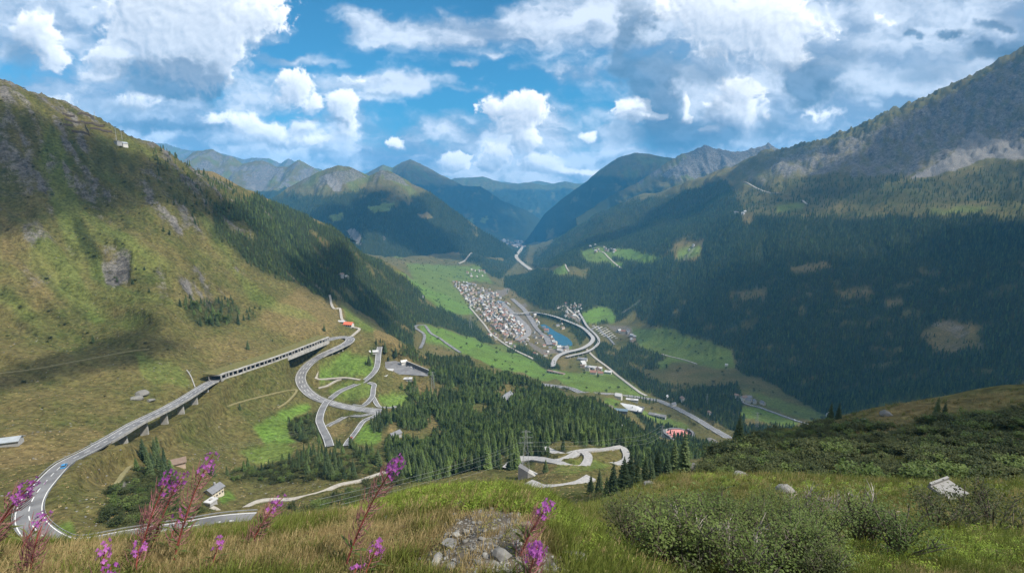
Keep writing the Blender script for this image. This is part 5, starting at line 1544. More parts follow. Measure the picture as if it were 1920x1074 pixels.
# what can be seen: the steepest line of sight met so far along each bearing
TV = np.maximum.accumulate(GZ / R2, axis=0)
def seen(x, y, z, h):
    t = gsample(TV, x * .985, y * .985)
    return (z + h) / np.hypot(x, y) > t

def jitter_grid(x0, x1, y0, y1, s, seed):
    g = np.random.default_rng(seed)
    xs, ys = np.meshgrid(np.arange(x0, x1, s), np.arange(y0, y1, s))
    x = xs.ravel() + g.uniform(-.5, .5, xs.size) * s
    y = ys.ravel() + g.uniform(-.5, .5, xs.size) * s
    return x, y, g

FORESTC = COVER[0]
road_all = np.concatenate([np.array([(p.x, p.y) for p in c0]) for c0 in list(road_pts.values()) + [pass_c, loop_c]])
road_w = np.concatenate([np.full(len(road_pts[k]), ROADS[k][1]) for k in road_pts] + [np.full(len(pass_c), 11.0), np.full(len(loop_c), 13.0)])
_cell = {}
for (qx, qy), w in zip(road_all, road_w):
    _cell.setdefault((int(qx // 40), int(qy // 40)), []).append((qx, qy, w))
def clear_of_roads(x, y, mar):
    ok = np.ones(len(x), bool)
    for i in range(len(x)):
        cx, cy = int(x[i] // 40), int(y[i] // 40)
        for a in (-1, 0, 1):
            for b in (-1, 0, 1):
                for (qx, qy, w) in _cell.get((cx + a, cy + b), ()):
                    if (qx - x[i]) ** 2 + (qy - y[i]) ** 2 < (w / 2 + mar) ** 2:
                        ok[i] = False
                        break
    return ok

def wood(r0, r1, s, seed, gate=.5, hmean=1.0):
    ext = r1 * 1.0
    x, y, g = jitter_grid(-ext * .78, ext * .78, max(r0 * .6, 60), ext, s, seed)
    r = np.hypot(x, y)
    a = np.arctan2(x, y)
    m = (r >= r0) & (r < r1) & (np.abs(a) < R(50))
    x, y, r = x[m], y[m], r[m]
    fo = gsample(FORESTC, x, y)
    m = g.uniform(0, 1, len(x)) < fo * (fo > .05)
    x, y, r = x[m], y[m], r[m]
    z = gsample(GZ, x, y)
    m = seen(x, y, z, 22)
    return x[m], y[m], z[m], g

all_near = []
woods = {}
def split_wood(x, y, z):
    """Name each stand by where it grows."""
    u, v = project(x, y, z)
    k = np.zeros(len(x), int)                                   # knoll
    k[(u < 800) & (np.hypot(x, y) > 800)] = 1                    # left slope
    k[(np.hypot(x, y) > 780) & (u >= 800) & (u < 1110) & (v < 690)] = 2
    k[(u >= 1100) & (np.hypot(x, y) > 800)] = 3
    k[(u < 720) & (np.hypot(x, y) < 650)] = 4
    return k
px_, py_, pz_ = [], [], []
for (r0, r1, s, seed) in ((180, 700, 5.2, 1), (700, 1500, 6.6, 2), (1500, 2600, 8.2, 3), (2600, 4300, 10.5, 4), (4300, 7600, 17, 5)):
    x, y, z, g = wood(r0, r1, s, seed)
    px_.append(x); py_.append(y); pz_.append(z)
TX, TY, TZ = np.concatenate(px_), np.concatenate(py_), np.concatenate(pz_)
ok = clear_of_roads(TX, TY, 2.6)
TX, TY, TZ = TX[ok], TY[ok], TZ[ok]
print('trees', len(TX))
tr = np.hypot(TX, TY)
tk = split_wood(TX, TY, TZ)
gs = np.random.default_rng(77)
tsc = (.48 + .62 * gs.beta(2.2, 1.8, len(TX))) * np.where(tr > 2600, 1.1, np.where(tk == 1, np.where(tr < 1250, .52, .72), np.where(tk == 4, .62, .76))) * np.clip(1 + .25 * perlin(TX / 90, TY / 90, 9), .6, 1.3)
trot = gs.uniform(0, 6.28, len(TX))

# the conifers that show largest stand as things of their own
uu, vv = project(TX, TY, TZ)
cand = np.nonzero((tr < 760) & (uu > 0) & (uu < 1920) & (vv < 1074) & seen(TX, TY, TZ, 8))[0]
cand = cand[np.argsort(tr[cand] / tsc[cand])][:262]
single = np.zeros(len(TX), bool)
single[cand] = True
def conifer(x, y, z, s, rot, kind, label, group=None):
    root = empty('conifer', (x, y, z - .1), rot)
    root.scale = (s * random.uniform(.85, 1.3),) * 2 + (s,)
    tag(root, label, 'conifer', group)
    cm, tm = near_crowns[kind % len(near_crowns)]
    mobj('crown', cm, root)
    mobj('trunk', tm, root)
    return root
for i in cand:
    u, v = uu[i], vv[i]
    if u < 720:
        lab, gp = ('dark conifer in the ravine wood right under the loop road' if v < 835 else 'dark conifer in the copse left of the ravine' if u < 420 else 'dark conifer in the lower ravine wood above the lane'), 'conifers in the ravine wood'
    elif u < 940:
        lab, gp = ('conifer in the central wood just below the junction and car park' if v < 790 else 'conifer on the left side of the central wood' if u < 800 else 'conifer in the lower middle of the central wood' if v > 840 else 'conifer in the heart of the central wood'), 'conifers in the dense central wood'
    elif u < 1110:
        lab, gp = ('conifer lining the far edge of the old pass hairpins' if v > 835 else 'conifer a few rows behind the old pass hairpins'), 'conifers behind the old pass hairpins'
    else:
        lab, gp = 'dark conifer on the wooded slope right of the old pass hairpins', 'conifers right of the old pass hairpins'
    conifer(TX[i], TY[i], TZ[i], tsc[i], trot[i], int(gs.integers(0, 6)) if u > 700 else int(gs.integers(0, 4)), lab, gp)
names = [('conifer_wood', 'dense green conifer wood covering the central knoll'), ('mountainside_forest', 'dark conifer forest running down the left mountainside'), ('valley_wood', 'conifer belts and forested hill beside the town'), ('slope_forest', 'vast dark conifer forest covering the right mountainside'), ('ravine_wood', 'straggling conifers in the ravine at lower left')]
for k, (nm, lab) in enumerate(names):
    for near in (True, False):
        m = (tk == k) & ~single & ((tr < 1250) == near)
        if not m.any(): continue
        st_ = mid_coll if near else far_coll
        nst = len(mid_stock) if near else len(far_stock)
        larch = gs.uniform(0, 1, m.sum()) < (.45 if k == 0 else .10) + .5 * perlin(TX[m] / 60, TY[m] / 60, 19) * (k == 0)
        var = np.where(larch, gs.integers(nst - 2, nst, m.sum()) if near else nst - 1, gs.integers(0, nst - (2 if near else 1), m.sum()))
        sc3 = np.stack([tsc[m] * gs.uniform(.85, 1.4, m.sum())] * 2 + [tsc[m]], -1)
        o = scatter(nm, np.stack([TX[m], TY[m], TZ[m] - .3], -1), sc3, trot[m], var, st_)
        tag(o, lab + ('' if near else ', the farther part'), 'forest')

# forest on the far mountains, where it still shows as texture
fx, fy, fz = [], [], []
for (X, Y, Z, fo) in MTN[-2:]:
    g = np.random.default_rng(int(abs(X[0, 0])) % 1000)
    n = 16000
    i = g.integers(0, X.shape[0] - 1, n)
    j = g.integers(0, X.shape[1] - 1, n)
    a, b = g.uniform(0, 1, n), g.uniform(0, 1, n)
    def bl(A):
        return A[i, j] * (1 - a) * (1 - b) + A[i + 1, j] * a * (1 - b) + A[i, j + 1] * (1 - a) * b + A[i + 1, j + 1] * a * b
    x, y, z = bl(X), bl(Y), bl(Z)
    m = (g.uniform(0, 1, n) < bl(fo)) & (z > gsample(GZ, x, y))
    fx.append(x[m]); fy.append(y[m]); fz.append(z[m])
fx, fy, fz = np.concatenate(fx), np.concatenate(fy), np.concatenate(fz)
o = scatter('far_mountain_forest', np.stack([fx, fy, fz - 1], -1), np.full((len(fx), 3), 1.25), gs.uniform(0, 6.28, len(fx)), gs.integers(0, 4, len(fx)), far_coll)
tag(o, 'conifer forest on the far slopes of the mountain with the landslide scar', 'forest')
# ------------------------------------------------------------------ foreground plants
def leaf_mat(name, c1, c2, trans=.3, rough=.6, grad=None):
    m = bpy.data.materials.new(name)
    m.use_nodes = True
    N = NT(m.node_tree)
    b = m.node_tree.nodes['Principled BSDF']
    oi = N.node('ShaderNodeObjectInfo')
    n = N.noise(geo_pos(N), 9.0, 3, .6)
    c = N.mix(N.math('ADD', N.math('MULTIPLY', oi.outputs['Random'], .65), N.math('MULTIPLY', n, .5)), c1, c2)
    N.put(b.inputs['Base Color'], c)
    b.inputs['Roughness'].default_value = rough
    b.inputs['Specular IOR Level'].default_value = .2
    t = N.node('ShaderNodeBsdfTranslucent')
    N.put(t.inputs[0], c)
    mx = N.node('ShaderNodeMixShader')
    mx.inputs[0].default_value = trans
    N.l.new(b.outputs[0], mx.inputs[1])
    N.l.new(t.outputs[0], mx.inputs[2])
    N.l.new(mx.outputs[0], m.node_tree.nodes['Material Output'].inputs[0])
    return m
MAT['grass_green'] = leaf_mat('green_grass', (.06, .09, .014), (.19, .22, .045))
MAT['grass_dry'] = leaf_mat('dry_grass', (.18, .125, .05), (.44, .345, .17))
MAT['grass_olive'] = leaf_mat('olive_grass', (.075, .085, .022), (.20, .18, .062))
MAT['herb'] = leaf_mat('herb_leaves', (.085, .15, .014), (.24, .31, .045))
MAT['shrub_leaf'] = leaf_mat('shrub_leaves', (.042, .078, .016), (.125, .165, .042))
MAT['shrub_leaf_dark'] = leaf_mat('dark_shrub_leaves', (.022, .038, .012), (.080, .090, .028))
MAT['twig'] = material('twigs', noisy((.06, .05, .04), (.16, .135, .11), 20, .9))
MAT['dead_wood'] = material('bleached_twigs', noisy((.22, .19, .17), (.42, .38, .34), 15, .9))
MAT['petal'] = leaf_mat('fireweed_petals', (.22, .04, .26), (.52, .17, .50), .35)
MAT['pod'] = leaf_mat('fireweed_pods', (.17, .065, .075), (.34, .16, .16), .15)
MAT['fw_stem'] = material('fireweed_stem', noisy((.16, .035, .035), (.26, .075, .05), 30, .6))
MAT['fw_leaf'] = leaf_mat('fireweed_leaves', (.05, .085, .02), (.13, .15, .04))
MAT['stone'] = material('foreground_stone', noisy((.085, .082, .076), (.22, .215, .20), 9, .85, .5, .01, rand=.22))
MAT['lichen_rock'] = material('lichen_rock', noisy((.15, .15, .145), (.38, .37, .35), 2.2, .9, .6, .05))

def tuft(name, nb, hmin, hmax, spread, lean, width, mat, seed, heads=0.0, headmat=None):
    rn_ = random.Random(seed)
    v, f, mi = [], [], []
    for k in range(nb):
        a = rn_.uniform(0, 6.28)
        d = spread * math.sqrt(rn_.random())
        bx, by = d * math.cos(a), d * math.sin(a)
        h = rn_.uniform(hmin, hmax)
        la = a + rn_.uniform(-.9, .9)
        lx, ly = math.cos(la) * lean * h * rn_.uniform(.2, 1.0) + .22 * h * WIND, math.sin(la) * lean * h * rn_.uniform(.2, 1.0)
        w = width * rn_.uniform(.7, 1.3)
        ta = rn_.uniform(0, 3.14)
        tx, ty = math.cos(ta) * w / 2, math.sin(ta) * w / 2
        n0 = len(v)
        for (t, ww) in ((0, 1.0), (.45, .85), (.8, .5), (1.0, .06)):
            q = t ** 1.9
            x, y, z = bx + lx * q, by + ly * q, h * (t - .22 * lean * q)
            v += [(x - tx * ww, y - ty * ww, z), (x + tx * ww, y + ty * ww, z)]
        for i in range(3):
            f.append((n0 + 2 * i, n0 + 2 * i + 1, n0 + 2 * i + 3, n0 + 2 * i + 2))
            mi.append(0)
        if rn_.random() < heads:
            x, y, z = v[-1]
            for s in range(5):
                n0 = len(v)
                dx, dz = rn_.uniform(.003, .012), -.012 * s - .003
                v += [(x - .003 - s * .004, y, z + dz + .016), (x + .002 + dx - s * .004, y + .003, z + dz + .010), (x + dx * .5 - s * .004, y - .003, z + dz)]
                f.append((n0, n0 + 1, n0 + 2))
                mi.append(1)
    return bpy.data.objects.new(name, np_mesh(name, v, f, [mat, headmat or mat], mi))
WIND = .9
grass_stock = []
for k in range(3):
    grass_stock.append(tuft('grass_tuft', 26, .07, .20, .07, .55, .006, MAT['grass_dry'], 20 + k))
for k in range(3):
    grass_stock.append(tuft('grass_tuft', 26, .08, .24, .07, .5, .007, MAT['grass_olive'], 30 + k))
for k in range(3):
    grass_stock.append(tuft('grass_tuft', 26, .08, .26, .07, .5, .008, MAT['grass_green'], 40 + k))
for k in range(2):
    grass_stock.append(tuft('seed_grass', 7, .22, .50, .05, .5, .0032, MAT['grass_dry'], 50 + k, .55, MAT['grass_dry']))
def leafy(name, n, rad, hgt, ls, mat, seed, stems=7):
    rn_ = random.Random(seed)
    v, f = [], []
    for k in range(n):
        a = rn_.uniform(0, 6.28)
        d = rad * math.sqrt(rn_.random())
        z = hgt * rn_.uniform(.2, 1.0) * (1 - .4 * (d / rad) ** 2)
        c = Vector((d * math.cos(a), d * math.sin(a), z))
        ax = Vector((rn_.uniform(-1, 1), rn_.uniform(-1, 1), rn_.uniform(-.1, .7))).normalized()
        sd_ = ax.cross(Vector((rn_.uniform(-.3, .3), rn_.uniform(-.3, .3), 1))).normalized()
        L = ls * rn_.uniform(.6, 1.3)
        n0 = len(v)
        v += [c - ax * L / 2, c + sd_ * L * .28, c + ax * L / 2, c - sd_ * L * .28]
        f.append((n0, n0 + 1, n0 + 2, n0 + 3))
    return bpy.data.objects.new(name, np_mesh(name, v, f, [mat]))
for k in range(3):
    grass_stock.append(leafy('low_herb', 70, .12, .16, .035, MAT['herb'], 60 + k))          # 11..13
for k in range(2):
    grass_stock.append(leafy('low_heath', 80, .13, .12, .028, MAT['grass_olive'], 70 + k))   # 14..15
grass_coll = bpy.data.collections.new('grass_stock')
for i, o in enumerate(grass_stock):
    o.name = 'turf_%02d' % i
    grass_coll.objects.link(o)

def grass(name, label, r0, r1, dens_fn, seed, size_fn):
    g = np.random.default_rng(seed)
    n = int(dens_fn)
    # spread evenly over the sector: density falls with distance so that tufts stay about as close in the picture
    a = g.uniform(R(-50), R(50), n)
    r = np.exp(g.uniform(math.log(r0), math.log(r1), n))
    x, y = r * np.sin(a), r * np.cos(a)
    di, lu, dy, sh = (gsample(COVER[k], x, y) for k in (5, 1, 3, 4))
    keep = g.uniform(0, 1, n) < 1 - .86 * sstep(di + .45 * perlin(x * 1.8, y * 1.8, 3) + .3 * perlin(x * 6, y * 6, 4), .25, .8)
    patch = perlin(x / .7, y / .7, 17) * .75 + perlin(x / .2, y / .2, 18) * .4
    pick = np.clip(dy + patch + g.uniform(-.3, .3, n), 0, 1.2)
    var = np.where(pick > .62, g.integers(0, 3, n), np.where(pick > .38, g.integers(3, 6, n), g.integers(6, 9, n)))
    lush_hit = g.uniform(-.25, .25, n) + lu + .3 * patch > .45
    var = np.where(lush_hit, np.where(g.uniform(0, 1, n) < .55, g.integers(11, 14, n), g.integers(6, 9, n)), var)
    heath = (~lush_hit) & (g.uniform(0, 1, n) < .22)
    var = np.where(heath, g.integers(14, 16, n), var)
    z = gsample(GZ, x, y)
    keep &= seen(x, y, z, .5)
    s = size_fn(r) * g.uniform(.6, 1.35, n)
    m = keep
    o = scatter(name, np.stack([x, y, z - .015], -1)[m], np.repeat(s[m, None], 3, 1), g.uniform(0, .9, m.sum()), var[m], grass_coll)
    tag(o, label, 'grass')
    return o
grass('grass', 'dry and green grass covering the near knoll', 1.3, 9.0, 34000, 5, lambda r: .28 + .038 * r)
grass('slope_grass', 'rough grass on the slope right of the knoll', 9.0, 75.0, 30000, 6, lambda r: .6 + .045 * r)
grass('hill_grass', 'rough grass and heath on the shrubby hill', 58.0, 190.0, 15000, 7, lambda r: 1.2 + .022 * r)
# long seed grasses along the crest and at lower left
g = np.random.default_rng(15)
sx_, sy_, sz_ = [], [], []
for (u0, v0, u1, v1, n, sp) in ((600, 975, 820, 935, 40, 14), (640, 965, 1000, 925, 60, 14), (820, 935, 1060, 945, 50, 12), (0, 1085, 640, 1005, 200, 26), (1060, 980, 1240, 1080, 40, 26), (1050, 950, 1170, 980, 30, 14), (640, 1010, 800, 975, 20, 20)):
    for k in range(n):
        t = g.uniform()
        p = hit(u0 + (u1 - u0) * t + g.normal() * sp, v0 + (v1 - v0) * t + abs(g.normal()) * sp + 4, 1.2, 12)
        sx_.append(p.x); sy_.append(p.y); sz_.append(p.z)
pts = np.stack([sx_, sy_, np.array(sz_) - .02], -1)
o = scatter('seed_grass', pts, np.repeat(g.uniform(.20, .48, (len(pts), 1)), 3, 1), g.uniform(-.6, .6, len(pts)), g.integers(9, 11, len(pts)), grass_coll)
tag(o, 'tall dry grasses with drooping seed heads along the knoll crest', 'grass')

# ---------------------------------------------------------------- shrubs
def shrub_parts(seed, hgt, rad, nleaf, ls, leafmat, twigmat, nbr=9, bare=0.0):
    rn_ = random.Random(seed)
    mb = MB()
    tips = []
    for k in range(nbr):
        a = 2 * math.pi * k / nbr + rn_.uniform(-.4, .4)
        out = rad * rn_.uniform(.35, 1.0)
        H = hgt * rn_.uniform(.65, 1.05) * (1 - .25 * (out / rad) ** 2)
        p0_ = Vector((rn_.uniform(-.08, .08) * rad, rn_.uniform(-.08, .08) * rad, -.1))
        p1_ = Vector((math.cos(a) * out * .35, math.sin(a) * out * .35, H * .45))
        p2_ = Vector((math.cos(a) * out * .75, math.sin(a) * out * .75, H * .8))
        p3_ = Vector((math.cos(a) * out, math.sin(a) * out, H))
        w = .018 * hgt
        mb.tube([p0_, p1_, p2_, p3_], [w, w * .75, w * .5, w * .15], 4, cap=False)
        tips += [p1_, p2_, p2_, p3_, p3_]
        for j in range(4 if not bare else 9):
            b0 = p1_.lerp(p3_, rn_.uniform(.05, .95))
            e = b0 + Vector((rn_.uniform(-.35, .35) * rad, rn_.uniform(-.35, .35) * rad, rn_.uniform(.05, .32) * hgt))
            mb.tube([b0, b0.lerp(e, .5) + Vector((0, 0, .03 * hgt)), e], [w * .4, w * .28, w * .08], 3, cap=False)
            tips += [e, b0.lerp(e, .6)]
    tw = mb.mesh('branches', twigmat)
    lv = None
    if nleaf:
        v, f = [], []
        for k in range(nleaf):
            c = rn_.choice(tips) + Vector((rn_.gauss(0, .13) * rad, rn_.gauss(0, .13) * rad, rn_.gauss(0, .09) * hgt))
            if c.z < .02 * hgt: c.z = .05 * hgt
            ax = Vector((rn_.uniform(-1, 1), rn_.uniform(-1, 1), rn_.uniform(-.5, .6))).normalized()
            sd_ = ax.cross(Vector((rn_.uniform(-.6, .6), rn_.uniform(-.6, .6), 1))).normalized()
            L = ls * rn_.uniform(.6, 1.3)
            n0 = len(v)
            v += [c - ax * L / 2, c + sd_ * L * .33 + Vector((0, 0, .1 * L)), c + ax * L / 2, c - sd_ * L * .33 + Vector((0, 0, .1 * L))]
            f += [(n0, n0 + 1, n0 + 2, n0 + 3)]
        lv = np_mesh('leaves', v, f, [leafmat])
    return tw, lv
shrub_kinds = [shrub_parts(200 + k, 1.5 + .2 * (k % 3), .95 + .1 * (k % 2), (1100, 1400, 900, 1500, 1200)[k], .072, MAT['shrub_leaf'] if k % 3 else MAT['shrub_leaf_dark'], MAT['twig'], 12) for k in range(5)]
bare_kinds = [shrub_parts(240 + k, 1.5, .8, 60, .06, MAT['grass_olive'], MAT['dead_wood'], 10, bare=1.0) for k in range(2)]
def shrub(u, v, size, kind, label, rmin=3.0, rmax=60.0, bare=False, name='alder_shrub', group=None, cat='shrub'):
    p = hit(u, v, rmin, rmax)
    root = empty(name, p - Vector((0, 0, .05)), random.uniform(0, 6.28))
    s = size
    root.scale = (s * random.uniform(.9, 1.15), s * random.uniform(.9, 1.15), s)
    tag(root, label, cat, group)
    tw, lv = (bare_kinds if bare else shrub_kinds)[kind]
    mobj('branches', tw, root)
    if lv: mobj('leaves', lv, root)
    return root
gsh = np.random.default_rng(31)
placed = 0
SH_ROWS = [(1160, 1340, 955, 990, 12, .30), (1170, 1420, 985, 1035, 17, .28), (1210, 1540, 1010, 1080, 20, .25), (1300, 1480, 955, 1000, 8, .34), (1260, 1560, 1065, 1110, 12, .22), (1540, 1700, 1010, 1050, 6, .28)]
SH_LAB = ['leafy shrub in the back row of the thicket, next to the old road conifers', 'leafy shrub in the left part of the thicket right of the knoll', 'leafy shrub in the middle of the thicket right of the knoll', 'leafy shrub at the top of the thicket below the grassy mound', 'leafy shrub along the bottom edge of the thicket', 'leafy shrub at the right end of the thicket']
for (u0, u1, v0, v1, n, s) in SH_ROWS:
    for k in range(n):
        shrub(gsh.uniform(u0, u1), gsh.uniform(v0, v1), s * gsh.uniform(.7, 1.3), int(gsh.integers(0, 5)), SH_LAB[SH_ROWS.index((u0, u1, v0, v1, n, s))], group='shrubs of the near thicket')
for (u, v, s, lab) in ((1800, 1000, .75, 'large dark leafy bush below the pale slab on the right'), (1860, 1005, .6, 'dark leafy bush right of the one below the slab'), (1755, 1005, .5, 'dark leafy bush left of the one below the slab'), (1845, 965, .6, 'dark leafy bush just behind the slab'), (1440, 960, .55, 'round green bush on the mound behind the thicket')):
    shrub(u, v, s, 0 if 'dark' in lab else 1, lab, 6, 60)
for (u, v, s, lab) in ((1510, 1000, .6, 'bleached leafless shrub in the middle of the right slope'), (1620, 1010, .5, 'bleached leafless shrub left of the dark bush'), (1400, 1075, .30, 'grey leafless twigs at the lower edge of the thicket'), (1300, 1060, .30, 'grey leafless twigs in the left of the thicket'), (1560, 975, .55, 'pale leafless shrub beside the round mound')):
    shrub(u, v, s, 0 if s > .5 else 1, lab, 3, 60, True, 'bare_shrub')
# broadleaved trees mixed into the central wood
def broadleaf_wood():
    bl = []
    for k in range(3):
        tw, lv = shrub_parts(330 + k, 9.0, 3.6, 700, 1.0, MAT['leaf_dark'], MAT['bark'], 9)
        bl.append(bpy.data.objects.new('broadleaf_%d' % k, lv))
    co_ = stock_collection('broadleaf_stock', bl)
    m = (tk == 0) & ~single & (gs.uniform(0, 1, len(TX)) < .10) & (tr < 1300)
    n_ = int(m.sum())
    sc_ = gs.uniform(.6, 1.25, n_)
    o = scatter('broadleaved_trees', np.stack([TX[m] + 2.5, TY[m] + 1.5, TZ[m] - .3], -1), np.stack([sc_, sc_, sc_], -1), gs.uniform(0, 6.28, n_), gs.integers(0, 3, n_), co_)
    tag(o, 'rounded broadleaved trees mixed among the conifers of the central wood', 'trees')
broadleaf_wood()
# the thicket on the shrubby hill: too many to count
sh_objs = []
for k in range(4):
    tw, lv = shrub_parts(300 + k, 1.6, 1.25, 420, .26, MAT['shrub_leaf_dark'] if k < 3 else MAT['shrub_leaf'], MAT['twig'], 7)
    sh_objs.append(bpy.data.objects.new('hill_shrub_%d' % k, lv))
hs_coll = stock_collection('hill_shrub_stock', sh_objs)
x, y, g = jitter_grid(-20, 190, 40, 190, 1.55, 55)
r = np.hypot(x, y)
shc = gsample(COVER[4], x, y)
m = (r > 52) & (r < 195) & (g.uniform(0, 1, len(x)) < shc * .9) & (np.arctan2(x, y) < R(51)) & (np.arctan2(x, y) > R(8))
x, y = x[m], y[m]
z = gsample(GZ, x, y)
m = seen(x, y, z, 1.6) & (perlin(x / 9, y / 9, 4) > -.22)
x, y, z = x[m], y[m], z[m]
n = len(x)
print('hill shrubs', n)
sc_ = g.uniform(.45, 1.25, n) * np.clip(1 + .5 * perlin(x / 14, y / 14, 41), .5, 1.5)
o = scatter('hill_thicket', np.stack([x, y, z - .1], -1), np.stack([sc_ * 1.2, sc_ * 1.2, sc_], -1), g.uniform(0, 6.28, n), g.integers(0, 4, n), hs_coll)
tag(o, 'dense dark shrub thicket over the near hill on the right', 'thicket')
# scattered bushes on the mountainside and round the ravine
x, y, g = jitter_grid(-900, 200, 150, 1150, 9, 57)
r = np.hypot(x, y)
shc = gsample(COVER[4], x, y)
base_p = .006 + .5 * shc
fo = gsample(COVER[0], x, y)
m = (g.uniform(0, 1, len(x)) < base_p) & (np.abs(np.arctan2(x, y)) < R(50)) & (r > 170) & (gsample(COVER[1], x, y) < .5)
x, y = x[m], y[m]
z = gsample(GZ, x, y)
m = seen(x, y, z, 3) & clear_of_roads(x, y, 2)
x, y, z = x[m], y[m], z[m]
sc_ = .5 + 1.3 * g.uniform(0, 1, len(x)) ** 2
o = scatter('mountainside_bushes', np.stack([x, y, z - .2], -1), np.stack([sc_ * 1.3, sc_ * 1.3, sc_], -1), g.uniform(0, 6.28, len(x)), g.integers(0, 4, len(x)), hs_coll)
tag(o, 'low dark bushes scattered over the grassy left mountainside', 'bushes')

x, y, g = jitter_grid(-260, 60, 110, 560, 3.6, 58)
shc = gsample(COVER[4], x, y)
m = (g.uniform(0, 1, len(x)) < shc * .75) & (shc > .3) & (np.hypot(x, y) > 120)
x, y = x[m], y[m]
z = gsample(GZ, x, y)
m = seen(x, y, z, 3) & clear_of_roads(x, y, 3)
x, y, z = x[m], y[m], z[m]
sc_ = g.uniform(.7, 2.3, len(x))
o = scatter('ravine_bushes', np.stack([x, y, z - .2], -1), np.stack([sc_ * 1.15, sc_ * 1.15, sc_ * 1.1], -1), g.uniform(0, 6.28, len(x)), g.integers(0, 4, len(x)), hs_coll)
tag(o, 'dark leafy bushes filling the ravine at lower left', 'bushes')
# lone conifers on the open slopes, on the hill and by the hairpins
LONE = [(307, 434, .75, 'lone conifer on the upper left mountainside'), (318, 440, .55, 'small conifer just right of the lone one on the upper left mountainside'), (220, 528, .55, 'conifer at the foot of the grey crag'), (249, 532, .5, 'rounded conifer right of the grey crag'), (271, 506, .4, 'small conifer on the ridge right of the crag'), (280, 548, .45, 'conifer below the small ridge right of the crag'), (356, 560, .5, 'conifer left above the dark clump'), (338, 575, .75, 'bushy conifer left of the dark clump'), (465, 655, .85, 'lone conifer on the slope above the avalanche gallery'), (478, 578, .4, 'small conifer upslope of the avalanche gallery'), (488, 580, .4, 'small conifer right of its twin above the gallery'), (608, 620, .75, 'lone conifer left of the upper hairpin'), (511, 640, .3, 'tiny conifer just above the gallery roof'), (175, 642, .6, 'dark round conifer low on the left meadow slope'),
        (692, 684, 1.0, 'tall conifer left of the long building at the car park'), (686, 684, .6, 'shorter conifer left of the long building'), (742, 668, 1.1, 'broad conifer behind the car park'), (722, 660, 1.2, 'tall dark conifer behind the long building'), (1023, 885, .55, 'lone conifer on the bank between the old pass hairpins'), (450, 768, .55, 'round bushy tree in the meadow below the gallery'), (300, 880, .8, 'conifer in the small copse left of the flower spikes'), (285, 876, .7, 'leftmost conifer of the small copse in the lower meadow')]
for (u, v, s, lab) in LONE:
    p = hit(u, v, 170, 1500)
    conifer(p.x, p.y, p.z, s * .8, random.uniform(0, 6.28), random.randint(0, 3), lab)
for (u, v, s, rr, lab) in [(1108, 899, .55, 190, 'conifer covering the right end of the straight old road'), (1124, 893, .72, 200, 'tall conifer just left of the dark group by the old road'), (1138, 902, .5, 150, 'short conifer in front of the dark group by the old road'), (1182, 884, .95, 180, 'tallest conifer of the dark group by the old road'), (1210, 880, .85, 190, 'slim conifer behind the dark group by the old road'), (1232, 884, .8, 170, 'slim conifer near the foot of the shrubby hill'), (1150, 893, .72, 140, 'dark conifer at the end of the straight old road'), (1170, 890, .75, 145, 'second dark conifer right of the straight old road'), (1195, 890, .7, 140, 'third dark conifer right of the straight old road'), (1222, 893, .5, 120, 'conifer in front of the boulder-topped bank'), (1262, 893, .75, 130, 'dark tree at the left foot of the shrubby hill'), (1250, 895, .5, 110, 'low dark tree beside the one at the foot of the shrubby hill'), (1281, 895, .75, 125, 'broad dark conifer at the left foot of the shrubby hill'), (1384, 832, .7, 150, 'green conifer at the left end of the hill crest'), (1555, 800, .45, 175, 'dark conifer cluster peeping over the hill crest'), (1570, 798, .35, 175, 'small conifer right of the cluster on the hill crest'), (1760, 752, .42, 160, 'squat dark conifer on the crest of the hill'), (1775, 748, .3, 160, 'bushy conifer beside the squat one on the crest'), (1648, 770, .16, 150, 'tiny conifer tip on the hill crest')]:
    x_, y_, z_ = ray(u, v)
    h_ = math.hypot(x_, y_)
    px0, py0 = x_ / h_ * rr, y_ / h_ * rr
    conifer(px0, py0, ground(px0, py0), s * .8, random.uniform(0, 6.28), random.randint(0, 3), lab)

